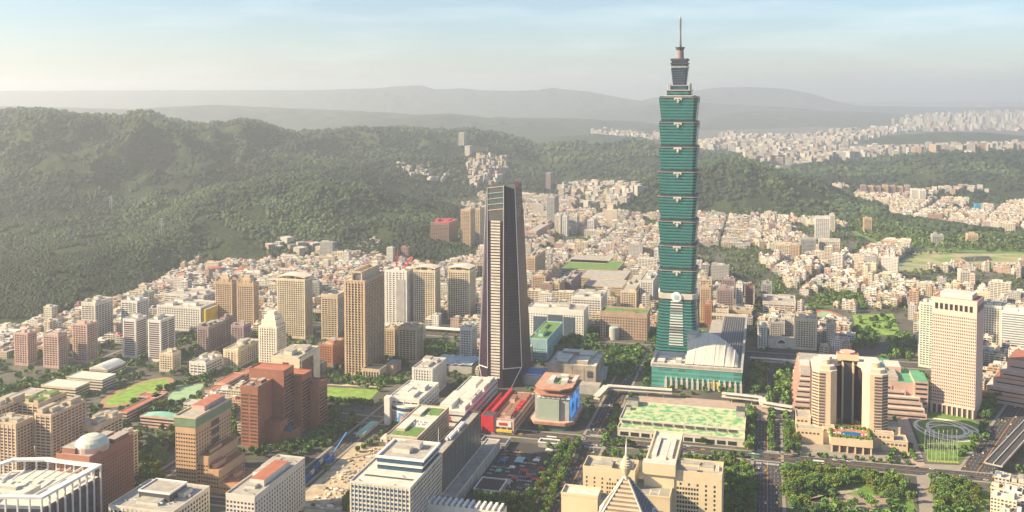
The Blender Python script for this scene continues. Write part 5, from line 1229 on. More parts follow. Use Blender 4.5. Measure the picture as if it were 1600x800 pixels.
# right of the tall tower
for i, (x0, x1, x2, yt, yb, mt, lb) in enumerate((
  (1094, 1110, 1117, 450, 505, TAN, 'tan tower nearest the right edge of the tallest tower'),
  (1100, 1112, 1117, 476, 511, mat('orange_brick', (.42,.20,.11), .8), 'orange-brown tower in front of the tan one by the tallest tower'),
  (1115, 1138, 1142, 484, 512, CREAM, 'cream stepped block with a raised centre facing the open plaza'),
  (1142, 1174, 1177, 486, 511, SAND, 'yellowish block with rounded gables facing the open plaza'),
  (1120, 1146, 1152, 452, 495, MAUVE, 'mauve balcony tower behind the cream stepped block'),
  (1150, 1160, 1166, 446, 492, WHITE, 'white ribbed tower between two mauve ones'),
  (1165, 1176, 1184, 448, 490, BRICK, 'plum-brown tower right of the white ribbed one'),
  (1128, 1148, 1156, 438, 474, MAUVE, 'grey mauve tower at the back of the cluster'),
  (1094, 1112, 1122, 438, 480, BEIGE, 'beige tower at the back of the cluster'),
  (1190, 1206, 1212, 444, 470, GREY, 'blue-grey slab beside the dark tree patch'))):
    K(lb, x0, x1, x2, yt, yb, mt, floor=3.2, band=1.6, sp=5, seed=90+i, boxes=3, D=24)
r, f = K('cream checkered tower standing before the arched school', 1242, 1276, 1278, 500, 548, CREAM, floor=3.4, band=1.8, sp=4, pw=1.6, seed=101, boxes=3, D=30)
K('white and grey block stepping up left of the checkered tower', 1184, 1198, 1200, 510, 545, WHITE, floor=3.2, band=1.5, sp=4, seed=102, boxes=2, D=30)
K('grey block in shade between the stepped white block and the checkered tower', 1203, 1226, 1228, 505, 535, GREY, floor=3.2, band=1.5, sp=4, seed=103, boxes=2, D=26)
K('white block directly left of the checkered tower', 1222, 1240, 1242, 498, 530, OFFW, floor=3.2, band=1.5, sp=4, seed=104, boxes=2, D=26)
r, f = K('flat terraced white school with overhanging roofs', 1192, 1243, 1246, 474, 494, OFFW, floor=4, band=1.6, sp=9, seed=105, boxes=2, D=60)
f = fr(1200, 1244, 1246, 532, yb=546, D=22); r = new_building('arched_hall', 'low white hall with a great arched window before the checkered tower', 'hall', f)
m = MB(); m.box(f.o, f.a, f.W, f.b, f.D, 0, f.h, OFFW, ROOFG)
part(r, 'wall', m); m = MB(); c_ = f.pt(f.W*.48, -.5)
for q in range(10):
    t0_, t1_ = math.pi*q/10, math.pi*(q+1)/10; p_ = c_+f.a*6*math.cos(t0_)+Vector((0, 0, 8+6*math.sin(t0_))); r_ = c_+f.a*6*math.cos(t1_)+Vector((0, 0, 8+6*math.sin(t1_))); m.beam(p_, r_, 1.2, 1.2, WMET); m.poly([c_+Vector((0, 0, 8))+f.b*.2, p_+f.b*.2, r_+f.b*.2], GL)
part(r, 'arched_window', m)
# towers right of and behind the pink slab
K('pale green-white tower hiding behind the left edge of the pink slab', 1440, 1468, 1480, 474, 582, OFFW, floor=3.4, band=1.3, sp=5, seed=110, boxes=2, D=30) if False else None
f = fr(1437, 1462, 1480, 476, yb=577, rot=22, D=30); banded('office_tower', 'pale mint tower peeping out left behind the pink slab', 'office tower', f, mat('mint_panel', (.50,.56,.48), .6), floor=3.4, band=1.3, sp=5, seed=110, boxes=2)
f = fr(1536, 1566, 1572, 480, yb=548, rot=14, D=30); banded('office_tower', 'grey and white gridded block with a drum top, right of the pink slab', 'office tower', f, OFFW, DARK, floor=3.6, band=2.1, sp=4, pw=1.4, seed=111, boxes=3)
f = fr(1564, 1625, 1640, 492, yb=562, rot=14, D=30); banded('office_tower', 'white block with grey ribbon windows cut by the right edge', 'office tower', f, WHITE, glass('grey_ribbon', (.16,.20,.24)), floor=3.6, band=1.9, sp=40, seed=112, boxes=3, rm=ROOFW)
# isolated towers farther right
for i, (x0, x1, x2, yt, yb, mt, lb) in enumerate((
  (1274, 1296, 1305, 340, 376, WHITE, 'big white hospital tower, tallest of the far right district'),
  (1297, 1304, 1307, 336, 362, OFFW, 'pale tower directly behind the white hospital tower'),
  (1251, 1274, 1277, 374, 400, GREY, 'grey hospital wing left of the white hospital tower'),
  (1280, 1312, 1316, 376, 398, OFFW, 'broad white hospital wing in front of the white hospital tower'),
  (1211, 1236, 1240, 382, 404, CREAM, 'cream cube block with a blue side strip'),
  (1205, 1218, 1222, 308, 333, CREAM, 'cream slab at the foot of the wooded hill, right of its pair'),
  (1182, 1194, 1197, 311, 333, PINKT, 'pinkish slab at the foot of the wooded hill, left of its pair'),
  (1201, 1212, 1216, 350, 370, MAUVE, 'mauve block among low houses below the hillfoot pair'),
  (1350, 1362, 1372, 342, 366, TAN, 'tan stepped block at the edge of the right woods'),
  (1457, 1474, 1479, 368, 385, GREY, 'grey block standing at the far edge of the meadow'),
  (1512, 1528, 1531, 367, 384, TAN, 'tan gabled block standing at the far edge of the meadow'),
  (1500, 1516, 1519, 424, 447, OFFW, 'plain pale slab among low roofs below the meadow'),
  (1468, 1486, 1489, 292, 306, OFFW, 'white twin-topped block far right under the blue hills'),
  (1424, 1436, 1440, 296, 317, WHITE, 'white slab right of the far brown row'),
  (1437, 1446, 1448, 297, 318, WHITE, 'white slab second right of the far brown row'))):
    K(lb, x0, x1, x2, yt, yb, mt, floor=3.4, band=1.5, sp=5, seed=120+i, boxes=2, D=26)
for i in range(7):
    x = 1345+i*11.5
    K('brown slab, number %s in the far brown row under the blue hills' % ('one', 'two', 'three', 'four', 'five', 'six', 'seven')[i], x, x+8, x+10, 290+(i % 3), 309, TAN if i % 2 else MAUVE, floor=3.6, band=1.5, sp=5, seed=140+i, boxes=1, D=24)
# ------------------------------------------------------------------ roads, lawns, squares (each sheet a few mm above the one below)
def pp(l): return [P(x, y, 0) for x, y in l]
def patch(name, px, mt, z, kind='structure', label=None, keep=True):
    m = MB(); q = pp(px); a = sum(q[i].x*q[(i+1) % len(q)].y-q[(i+1) % len(q)].x*q[i].y for i in range(len(q)))
    if a < 0: q = q[::-1]
    m.poly([Vector((p.x, p.y, z)) for p in q], mt)
    o = m.build(name); o['kind'] = kind
    if keep: take(q, 2)
    return o
ROADS = []
KERB = mat('kerb_stone', (.38,.37,.34), .85)
def road(p, d, l0, l1, w, lanes=4, z=.012, median=True, name='road', keep=True, mt=None):
    """straight road through p along d from l0 to l1 metres, with kerbs, lane paint and a median line"""
    n = Vector((d.y, -d.x, 0)); A, B = p+d*l0, p+d*l1
    Zv = lambda v, zz: Vector((v.x, v.y, zz))
    m = MB(); m.poly([Zv(A-n*w/2, z), Zv(A+n*w/2, z), Zv(B+n*w/2, z), Zv(B-n*w/2, z)][::1], mt or asph); o = m.build(name); o['kind'] = 'structure'
    m = MB()
    for s_ in (-1, 1):
        q = [A+n*s_*w/2, A+n*s_*(w/2+3.2), B+n*s_*(w/2+3.2), B+n*s_*w/2]
        if s_ > 0: q = q
        else: q = q[::-1]
        m.prism(q, 0, .14, KERB, pave)
    o = m.build('pavement'); o['kind'] = 'structure'
    m = MB(); zz = z+.006; L = l1-l0
    for i in range(1, lanes):
        off = -w/2+w*i/lanes
        if median and i == lanes//2:
            m.poly([Zv(A+n*(off-.35), zz), Zv(A+n*(off+.35), zz), Zv(B+n*(off+.35), zz), Zv(B+n*(off-.35), zz)], ORANGE); continue
        t = 0
        while t < L-4:
            a_, b_ = A+d*t, A+d*(t+5); m.poly([Zv(a_+n*(off-.1), zz), Zv(a_+n*(off+.1), zz), Zv(b_+n*(off+.1), zz), Zv(b_+n*(off-.1), zz)], LINE); t += 11
    o = m.build('road_markings'); o['kind'] = 'structure'
    if keep: take([A-n*(w/2+5), A+n*(w/2+5), B+n*(w/2+5), B-n*(w/2+5)], 0)
    ROADS.append((A, B, d, n, w, lanes))
    return len(ROADS)-1
w0_, s0_ = dirs(0); w22, s22 = dirs(22)
R_AVE = road(P(917, 710), s0_, -260, 430, 25, 6, z=.012)
R_SHIFU = road(P(1199, 750), s0_, -200, 420, 28, 8, z=.012)
R_CROSS = road(P(1200, 714), w0_, -620, 330, 22, 4, z=.036)
R_BACK = road(P(1000, 542), w0_, -700, 500, 30, 6, z=.036)
R_LEFT = road(P(480, 742), s0_, -200, 420, 18, 4, z=.012)
R_FARL = road(P(236, 752), s0_, -150, 330, 14, 2, z=.012)
R_EDGE = road(P(150, 567), s0_, -160, 260, 16, 4, z=.012)
R_LEFTX = road(P(300, 778), w0_, -300, 190, 14, 2, z=.036)
R_DIAG = road(P(1552, 700), s22, -90, 520, 30, 8, z=.06)
def crossing(c, d, n, w, L=5):
    m = MB(); k = int(w/1.2)
    for i in range(k):
        q = c+n*(-w/2+i*1.2+.3); m.poly([Vector((p.x, p.y, .055)) for p in (q, q+n*.6, q+n*.6+d*L, q+d*L)], LINE)
    o = m.build('zebra_crossing'); o['kind'] = 'structure'
nn = Vector((s0_.y, -s0_.x, 0))
for (R_, base_) in ((R_SHIFU, P(1199, 726)), (R_SHIFU, P(1200, 706)), (R_AVE, P(929, 700)), (R_AVE, P(938, 682))): crossing(base_, s0_, nn, 24)
patch('plaza', [(1000, 616), (1242, 634), (1240, 662), (985, 640)], mat('pink_paving', (.38,.31,.26), .85), .02)
patch('forecourt', [(1236, 690), (1400, 703), (1425, 738), (1236, 722)], pave, .02)
patch('car_park', [(742, 800), (690, 792), (780, 690), (858, 694), (800, 800)], asph, .02)
patch('lawn', [(497, 604), (592, 609), (578, 626), (500, 621)], GRASS2, .03)
MEAD = bpy.data.materials.new('meadow_grass'); MEAD.use_nodes = True; nt = MEAD.node_tree; b = nt.nodes['Principled BSDF']; rp = nt.nodes.new('ShaderNodeValToRGB'); nt.links.new(_noise(nt, .02, 6), rp.inputs[0]); e = rp.color_ramp.elements; e[0].position = .42; e[0].color = (.15,.25,.06,1); e[1].position = .60; e[1].color = (.34,.31,.18,1); nt.links.new(rp.outputs[0], b.inputs['Base Color']); b.inputs['Roughness'].default_value = .95
SANDG = mat('site_earth', (.42,.36,.26), .95, var=.35, scale=.08)
patch('building_site', [(474, 800), (500, 752), (560, 700), (606, 697), (590, 722), (545, 765), (533, 800)], SANDG, .05)
patch('building_site', [(440, 800), (452, 792), (560, 690), (572, 693), (474, 798)], SANDG, .045)
patch('gravel_yard', [(500, 590), (600, 598), (596, 606), (500, 601)], SANDG, .03)
TRK = mat('red_track', (.40,.12,.08), .9); TRK2 = mat('brown_track', (.34,.20,.12), .9)
def oval(px_c, u, v, du, dv, z, mt, name, rot=0):
    c = P(*px_c); a_, s_ = dirs(rot); n = 40
    m = MB(); m.poly([Vector((c.x+a_.x*u*math.cos(t)+s_.x*v*(math.sin(t)), c.y+a_.y*u*math.cos(t)+s_.y*v*math.sin(t), z)) for t in [2*math.pi*i/n for i in range(n)]], mt)
    o = m.build(name); o['kind'] = 'structure'; take([c-a_*u-s_*v, c+a_*u-s_*v, c+a_*u+s_*v, c-a_*u+s_*v], 3)
oval((216, 612), 30, 66, 0, 0, .02, TRK2, 'running_track'); oval((216, 612), 24, 58, 0, 0, .03, GRASS2, 'sports_field')
patch('sports_court', [(258, 626), (278, 603), (322, 599), (306, 617), (276, 632)], mat('pale_green_court', (.26,.40,.24), .9), .03)
oval((1296, 496), 26, 58, 0, 0, .02, TRK, 'running_track', -8); oval((1296, 496), 19, 48, 0, 0, .03, mat('pale_green_court', None), 'sports_field', -8)
patch('meadow', [(1392, 420), (1420, 399), (1440, 391), (1500, 396), (1610, 396), (1610, 412), (1560, 421), (1480, 417), (1430, 426)], MEAD, .03)
patch('meadow_car_park', [(1500, 402), (1545, 400), (1552, 407), (1512, 409)], asph, .05)
patch('meadow_path', [(1396, 417), (1600, 412), (1600, 414.5), (1398, 420)], pave, .05, keep=False)
patch('park_lawn', [(1236, 810), (1226, 736), (1416, 752), (1436, 810)], GRASS, .02)
patch('park_lawn', [(1458, 810), (1452, 750), (1522, 758), (1548, 772), (1536, 810)], GRASS, .02)
patch('park_lawn', [(1128, 810), (1132, 742), (1182, 738), (1180, 810)], GRASS, .02)
patch('wide_path', [(1438, 815), (1432, 742), (1452, 742), (1464, 815)], pave, .05)
patch('park_path', [(1236, 786), (1268, 777), (1300, 770), (1340, 762), (1341, 766), (1302, 776), (1270, 783), (1238, 794)], mat('pink_paving', None), .035, keep=False)
patch('park_square', [(1240, 803), (1258, 782), (1300, 771), (1388, 776), (1398, 792), (1372, 808)], mat('park_earth', (.30,.25,.19), .9, var=.3), .035, keep=False)
patch('curving_drive', [(1402, 655), (1418, 652), (1432, 690), (1446, 728), (1428, 730), (1412, 700)], mat('pink_paving', None), .05)
patch('park_lawn', [(930, 590), (945, 552), (1000, 545), (1008, 556), (985, 590)], GRASS, .02)
patch('park_lawn', [(1256, 478), (1290, 456), (1345, 462), (1352, 480), (1318, 480), (1300, 478), (1270, 484)], GRASS, .02)
patch('park_lawn', [(1332, 492), (1395, 490), (1408, 522), (1340, 526)], GRASS2, .02)
patch('wood_floor', [(1328, 338), (1400, 350), (1455, 362), (1610, 372), (1610, 396), (1500, 394), (1440, 389), (1380, 384), (1325, 360)], GRASS, .02)
# round garden of loops
GRD = [(1424, 658), (1448, 644), (1502, 646), (1534, 664), (1543, 684), (1520, 708), (1498, 724), (1450, 722), (1438, 690)]
patch('garden_lawn', GRD, GRASS, .03)
patch('garden_forecourt', [(1428, 724), (1500, 727), (1532, 705), (1545, 716), (1520, 742), (1430, 738)], pave, .02)
def ringpath(cx, cy, ru, rv, rot, w=2.0, z=.05):
    c = P(cx, cy); n = 48; m = MB(); cr_, sr_ = math.cos(rot), math.sin(rot)
    def e_(r1, r2, t):
        x, y = r1*math.cos(t), r2*math.sin(t); return Vector((c.x+x*cr_-y*sr_, c.y+x*sr_+y*cr_, z))
    for i in range(n):
        t0_, t1_ = 2*math.pi*i/n, 2*math.pi*(i+1)/n
        m.poly([e_(ru-w/2, rv-w/2, t0_), e_(ru+w/2, rv+w/2, t0_), e_(ru+w/2, rv+w/2, t1_), e_(ru-w/2, rv-w/2, t1_)], mat('white_path', (.66,.63,.56), .8))
    o = m.build('garden_path'); o['kind'] = 'structure'
ringpath(1480, 671, 34, 38, .2, 3.6, .05); ringpath(1478, 670, 19, 26, 0, 3.0, .056); ringpath(1484, 674, 26, 20, .3, 2.8, .062); ringpath(1472, 667, 26, 30, .5, 2.6, .068); ringpath(1493, 675, 20, 32, .8, 2.8, .074)
m = MB(); rb = random.Random(3)
c1, c2 = P(1449, 721), P(1499, 724)
FLW = mat('yellow_flowers', (.36,.38,.09), .9, var=.4, scale=.6)
for k in range(10):
    a_ = lerp(c1, c2, k/10+.015); b_ = lerp(c1, c2, k/10+.085); m.poly([Vector((p.x, p.y, .09)) for p in (a_, b_, b_+s0_*5, a_+s0_*5)], FLW)
o = m.build('flower_beds'); o['kind'] = 'stuff'
ordw = ['first', 'second', 'third', 'fourth', 'fifth', 'sixth', 'seventh', 'eighth', 'ninth', 'tenth', 'eleventh', 'twelfth', 'thirteenth', 'fourteenth', 'fifteenth', 'sixteenth', 'seventeenth', 'eighteenth', 'nineteenth']
tens = {2: 'twentieth', 3: 'thirtieth', 4: 'fortieth', 5: 'fiftieth', 6: 'sixtieth', 7: 'seventieth', 8: 'eightieth', 9: 'ninetieth'}
tn_ = {2: 'twenty', 3: 'thirty', 4: 'forty', 5: 'fifty', 6: 'sixty', 7: 'seventy', 8: 'eighty', 9: 'ninety'}
def ordinal(k):
    if k < 19: return ordw[k]
    q, r = divmod(k+1, 10)
    return tens[q] if r == 0 else tn_[q]+'-'+ordw[r-1]
for row, (xa, xb, yb, n_) in enumerate(((1449, 1496, 719, 8), (1445, 1494, 703, 8))):
    for i in range(n_):
        b_ = P(xa+(xb-xa)*i/(n_-1), yb); r = empty('flagpole', b_)
        tag(r, '%s white flagpole from the left in the %s row of the round garden' % (ordinal(i), ('front', 'rear')[row]), 'flagpole', 'flagpoles in the round garden')
        m = MB(); m.tube(b_, b_+Vector((0, 0, 23)), .22, .15, PLANT, 6); part(r, 'pole', m)
        m = MB(); fm = [RED, WHITE, YEL, BLU][(i*3+row) % 4]; z_ = 20.3
        m.poly([b_+Vector((0, 0, z_)), b_+w0_*.7+Vector((0, 0, z_-.9)), b_+w0_*.9+Vector((0, 0, z_+1.2)), b_+Vector((0, 0, z_+2.2))], fm)
        m.poly([b_+Vector((0, 0, z_)), b_+Vector((0, 0, z_+2.2)), b_+w0_*.9+s0_*.1+Vector((0, 0, z_+1.2)), b_+w0_*.7+s0_*.1+Vector((0, 0, z_-.9))], fm); part(r, 'flag', m)
# elevated walkways
def walkway(label, px, z=7, w=8):
    q = pp(px); r = empty('elevated_walkway', q[0]); tag(r, label, 'walkway')
    m = MB()
    for a_, b_ in zip(q, q[1:]): m.beam(a_+Vector((0, 0, z)), b_+Vector((0, 0, z)), w, 1.2, STONE)
    part(r, 'deck', m)
    m = MB()
    for k_, (a_, b_) in enumerate(zip(q, q[1:])): m.beam(a_+Vector((0, 0, z+4+k_*.03)), b_+Vector((0, 0, z+4+k_*.03)), w+.8, .5, ROOFW)
    part(r, 'roof', m)
    for a_, b_ in zip(q, q[1:]):
        n_ = max(1, int((b_-a_).length/18))
        for k in range(n_):
            m = MB(); c = lerp(a_, b_, (k+.5)/n_); m.tube(c, c+Vector((0, 0, z-.6)), .7, .7, GREY, 8); part(r, 'pier', m)
        take([a_-s0_*6, b_-s0_*6, b_+s0_*6, a_+s0_*6], 1)
walkway('cream covered footbridge bending over the avenue to the mall front', [(932, 632), (948, 615), (1050, 622)])
walkway('cream covered footbridge from the mall corner towards the courtyard hotel', [(1128, 627), (1190, 634), (1192, 642), (1238, 650)])
walkway('pale footbridge beyond the tree-lined street right of the mall', [(1172, 570), (1238, 575)], 7, 7)
# the raised road at the lower right
q0, q1 = P(1552, 738), P(1640, 640)
r = empty('flyover', q0); tag(r, 'grey flyover with barriers running off at the lower right', 'flyover'); dq = (q1-q0).normalized()
m = MB(); m.beam(q0+Vector((0, 0, 8)), q0+dq*420+Vector((0, 0, 8)), 17, 1.6, GREY); part(r, 'deck', m)
m = MB(); nq = Vector((dq.y, -dq.x, 0)); m.poly([q0-nq*7.6+Vector((0, 0, 8.84)), q0+nq*7.6+Vector((0, 0, 8.84)), q0+dq*420+nq*7.6+Vector((0, 0, 8.84)), q0+dq*420-nq*7.6+Vector((0, 0, 8.84))], asph); part(r, 'roadway', m)
for s_ in (-1, 0, 1):
    m = MB(); m.beam(q0+nq*s_*8.1+Vector((0, 0, 9.4)), q0+dq*420+nq*s_*8.1+Vector((0, 0, 9.4)), .5, 1.2, WHITE); part(r, 'barrier', m)
for k in range(12): m = MB(); c = q0+dq*(12+k*34); m.beam(c, c+Vector((0, 0, 7.2)), 2.2, 3, GREY); part(r, 'pier', m)
take([q0-nq*12, q0+nq*12, q0+dq*400+nq*12, q0+dq*400-nq*12], 0)

# ------------------------------------------------------------------ low school and hall buildings on the left
def low(name, label, px, h, wm, rm, cat='school', gm=GL, band=True):
    f = fr(px[0], px[1], px[2], px[3], h=h); r = new_building(name, label, cat, f)
    m = MB(); m.box(f.o, f.a, f.W, f.b, f.D, 0, h, wm, rm); m.ring(f.pt(-.3, -.3), f.a, f.W+.6, f.b, f.D+.6, .6, h-.4, h+.8, wm); part(r, 'wall', m)
    if band:
        m = MB(); m.ring(f.pt(-.1, -.1), f.a, f.W+.2, f.b, f.D+.2, .097, 0, 1.5, gm); w_ = own(r, m.build('window_band')); w_.location.z = 2
        for j in range(1, int((h-3)/3.6)+1): c = w_.copy(); COL.objects.link(c); c.location.z = 2+j*3.6
    return r, f
low('school_block', 'white school wing with a brick end beside the left sports field', (104, 160, 181, 594), 14, OFFW, ROOFW)
low('school_block', 'long cream school wing with open corridors, lowest on the left', (64, 118, 140, 607), 13, CREAM, ROOFW)
low('school_block', 'cream school wing left of the two corridor wings', (24, 70, 92, 620), 13, CREAM, ROOFG)
low('school_block', 'long red-roofed school wing slanting beside the pale green court', (186, 198, 262, 645), 12, PINKT, ROOFT)
low('school_block', 'short red-roofed school wing joining the long slanting one', (215, 246, 258, 622), 12, PINKT, ROOFT)
low('school_block', 'red-roofed wing left of the brown-red tower', (335, 352, 382, 600), 13, PINKT, ROOFT)
low('school_block', 'long red roof slanting behind the stepped tan office', (320, 334, 405, 612), 10, PINKT, ROOFT)
r, f = low('gymnasium', 'pink gymnasium with a smooth pale teal roof', (219, 274, 285, 656), 12, PINKT, TEALR, 'gymnasium')
m = MB()
for q in range(8):
    t0_, t1_ = q/8, (q+1)/8; m.poly([f.pt(f.W*t0_, -1, 12+3*math.sin(math.pi*t0_)), f.pt(f.W*t1_, -1, 12+3*math.sin(math.pi*t1_)), f.pt(f.W*t1_, f.D+1, 12+3*math.sin(math.pi*t1_)), f.pt(f.W*t0_, f.D+1, 12+3*math.sin(math.pi*t0_))], TEALR)
    for v in (-1, f.D+1): m.poly([f.pt(f.W*t0_, v, 11.5), f.pt(f.W*t1_, v, 11.5), f.pt(f.W*t1_, v, 12+3*math.sin(math.pi*t1_)), f.pt(f.W*t0_, v, 12+3*math.sin(math.pi*t0_))][::1 if v < 0 else -1], PINKT)
part(r, 'vaulted_roof', m)
r, f = low('sports_hall', 'barrel-roofed hall above the left sports field', (140, 168, 196, 578), 10, OFFW, ROOFW, 'sports hall')
m = MB(); VB = mat('vault_blue_white', (.52,.58,.58), .5)
for q in range(8):
    t0_, t1_ = q/8, (q+1)/8; m.poly([f.pt(f.W*t0_, -1, 10+5*math.sin(math.pi*t0_)), f.pt(f.W*t1_, -1, 10+5*math.sin(math.pi*t1_)), f.pt(f.W*t1_, f.D+1, 10+5*math.sin(math.pi*t1_)), f.pt(f.W*t0_, f.D+1, 10+5*math.sin(math.pi*t0_))], VB)
    for v in (-1, f.D+1): m.poly([f.pt(f.W*t0_, v, 9.5), f.pt(f.W*t1_, v, 9.5), f.pt(f.W*t1_, v, 10+5*math.sin(math.pi*t1_)), f.pt(f.W*t0_, v, 10+5*math.sin(math.pi*t0_))][::1 if v < 0 else -1], OFFW)
part(r, 'barrel_roof', m)
for i, (x0, x1, x2, y) in enumerate(((876, 962, 975, 424), (905, 975, 985, 437), (912, 972, 980, 449), (884, 948, 958, 412))):
    low('school_block', '%s school terrace from the front left of the tallest tower' % ('third', 'second', 'first', 'fourth')[i], (x0, x1, x2, y), 16, BEIGE, ROOFG if i else ROOFV)
# building site hoardings, machines, covers
patch('parking_lot', [(505, 690), (520, 655), (590, 648), (560, 690)], asph, .03, keep=False)
m = None
hb_ = [(P(520, 706), 'blue'), (P(508, 722), 'blue')]
for k in range(9):
    c = lerp(P(470, 762), P(512, 712), k/9); r = empty('site_fence_panel', c); tag(r, '%s %s hoarding panel from the bottom along the building site' % (ordinal(k), 'blue' if k % 3 else 'white'), 'hoarding', 'hoardings along the building site')
    m = MB(); m.box(c, s0_, 9.5, -w0_, .4, 0, 5, BLU if k % 3 else WHITE); o = part(r, 'panel', m); m = MB(); m.box(c+w0_*.02, s0_, .4, w0_, 1.2, 0, 4, GREY); part(r, 'prop', m)
cq = P(515, 722); r = empty('crawler_crane', cq); tag(r, 'blue crawler crane leaning over the building site', 'crane')
m = MB(); m.box(cq-w0_*3-s0_*4, w0_, 6, s0_, 8, 0, 4, BLU); part(r, 'cab', m); m = MB(); m.beam(cq+Vector((0, 0, 3)), cq+s0_*26+w0_*8+Vector((0, 0, 24)), 1.3, 1.3, BLU); part(r, 'boom', m)
for k, (x, y, L) in enumerate(((556, 683, 44), (594, 690, 16), (610, 690, 14))):
    c = P(x, y); r = empty('site_shed', c); lb = ('long pale green roofed site shed', 'white site cabin by the building site', 'teal site cabin by the building site')[k]; tag(r, lb+' beside the road', 'shed')
    m = MB(); m.box(c, w0_ if k else s0_, 12 if k else 8, s0_ if k else w0_, L, 0, 4, OFFW if k != 2 else TEALR, TEALR if k != 1 else WHITE) if k else m.box(c, w0_, 9, s0_, L, 0, 4.5, OFFW, TEALR); part(r, 'wall', m)
    m = MB(); m.box(c+w0_*2-s0_*.2, w0_, 1.4, s0_, .2, .2, 2.4, DARK); part(r, 'door', m)
m = MB(); rs = random.Random(11)
sitepoly = [(480, 795), (505, 752), (562, 703), (602, 699), (585, 722), (545, 765), (530, 795)]
for _ in range(420):
    x = rs.uniform(474, 606); y = rs.uniform(695, 798)
    if not inpoly(np.array([x]), np.array([y]), sitepoly)[0]: continue
    c = P(x, y); w_ = rs.uniform(.8, 4.5); d_ = rs.uniform(.8, 5); a_, b_ = dirs(rs.uniform(0, 90)); m.box(c, a_, w_, b_, d_, 0, rs.uniform(.3, 1.8), rs.choice([WHITE, GREY, SANDG, SANDG, BEIGE, DARK, TAN, OFFW]))
tag(m.build('building_materials'), kind='stuff')
# ------------------------------------------------------------------ ordinary houses, block by block
FAC = facade('house_front', None, (.035,.04,.045), 3.2, 3.2, .62, .52, .8, .35)
FAC2 = facade('balcony_front', None, (.03,.03,.035), 6.4, 3.2, .82, .54, .8, .3)
HR = mat('house_roof', vcol=True, rough=.9, var=.22, scale=.2)
WALLC = {'white': (.64,.62,.57), 'cream': (.60,.54,.42), 'grey': (.42,.41,.39), 'tan': (.46,.35,.25), 'pink': (.52,.36,.31), 'brown': (.28,.19,.15), 'pale': (.54,.51,.45)}
ROOFC = {'grey': (.36,.35,.33), 'pale': (.56,.54,.49), 'rust': (.36,.14,.09), 'green': (.12,.27,.18), 'dark': (.12,.12,.12), 'blue': (.10,.22,.38), 'red': (.48,.08,.06)}
WK = list(WALLC); WP = np.array([.30, .28, .11, .11, .03, .05, .12]); RK = list(ROOFC); RP = np.array([.30, .36, .13, .07, .06, .035, .045])
houses = []      # x, y (front-left corner), rot, w, d, h, wall key, roof key
def hz1(x, y): return hz(np.array(x), np.array(y))
NOCITY = [np.array([(p.x, p.y) for p in pp(l)]) for l in (
   [(430, 830), (560, 640), (800, 596), (830, 528), (1180, 516), (1236, 548), (1300, 560), (1440, 560), (1470, 590), (1540, 640), (1640, 640), (1640, 690), (1560, 752), (1490, 830)],
   [(376, 700), (500, 590), (610, 596), (560, 700), (480, 760)],
   [(500, 590), (520, 575), (640, 575), (700, 520), (745, 520), (745, 600), (610, 600)],
   [(1330, 530), (1345, 485), (1420, 490), (1436, 520), (1440, 580), (1330, 560)],
   [(60, 640), (150, 600), (200, 585), (330, 588), (345, 625), (290, 662), (210, 705), (90, 660)],
   [(208, 770), (230, 690), (290, 660), (370, 640), (380, 700), (340, 770)])]
cand = []
def zone(rot, umin, umax, dmin, dmax, seed):
    a, b = dirs(rot); r = np.random.default_rng(seed)
    lim = dmax*1.3; BW, BD, ST = 92.0, 33.0, 6.5
    for iv in range(int(-lim*.8/(BD+ST)), int(lim*1.2/(BD+ST))):
        for iu in range(int(-lim*.8/(BW+ST)), int(lim*.9/(BW+ST))):
            bu = iu*(BW+ST)+(iu//5)*14; bv = iv*(BD+ST)+(iv//7)*16
            cx = a.x*(bu+BW/2)+b.x*(bv+BD/2); cy = a.y*(bu+BW/2)+b.y*(bv+BD/2)
            if cy < dmin or cy > dmax: continue
            u = 800+F*cx/cy
            if u < umin-45 or u > umax+45: continue
            if u < -350 or u > 1980: continue
            big = r.random()
            for row in (0, 1):
                t = 0.0
                while t < BW-7:
                    w = r.uniform(8, 19); 
                    if big < .12: w = r.uniform(22, 44)
                    if t+w > BW: w = BW-t
                    d = BD/2-r.uniform(.8, 3.2)
                    x = a.x*(bu+t)+b.x*(bv+row*BD/2+ (r.uniform(0, 1) if row else 0)); y = a.y*(bu+t)+b.y*(bv+row*BD/2)
                    uc_ = 800+F*(x+a.x*w/2)/(y+7)
                    if uc_ < umin or uc_ > umax: t += w; continue
                    hh = r.choice([9.5, 12.8, 12.8, 16, 16, 16, 19.2, 22.4, 25.6, 38.4], p=[.08, .13, .14, .17, .14, .1, .1, .06, .05, .03])
                    if big < .12: hh = r.choice([12.8, 22.4, 32, 45])
                    if cy > 2300: hh = min(hh, 22.4 if r.random() < .95 else 48)
                    if uc_ < 800 and cy < 2300 and r.random() < .75: hh = min(hh, r.choice([9.6, 12.8, 16]))
                    hh += r.uniform(-.5, 1.2)
                    cand.append((x, y, rot+r.normal(0, .8), w-r.uniform(0, .8), d, hh, r.integers(1 << 30), cy)); t += w
zone(0, -350, 1180, 850, 4300, 1); zone(17, 1180, 1980, 860, 4600, 2)
C_ = np.array(cand)
mid = []
ca = np.cos(GA+np.radians(C_[:, 2])); sa = np.sin(GA+np.radians(C_[:, 2]))
MX = C_[:, 0]+ca*C_[:, 3]/2+sa*C_[:, 4]/2; MY = C_[:, 1]-sa*C_[:, 3]/2+ca*C_[:, 4]/2
ok = (hz(MX, MY) < .3) & free(MX, MY)
for dx, dy in ((0, 0), (1, 0), (0, 1), (1, 1)):
    X_ = C_[:, 0]+ca*C_[:, 3]*dx+sa*C_[:, 4]*dy; Y_ = C_[:, 1]-sa*C_[:, 3]*dx+ca*C_[:, 4]*dy
    ok &= free(X_, Y_)
for pz in NOCITY: ok &= ~inpoly(MX, MY, pz)
rg = np.random.default_rng(5)
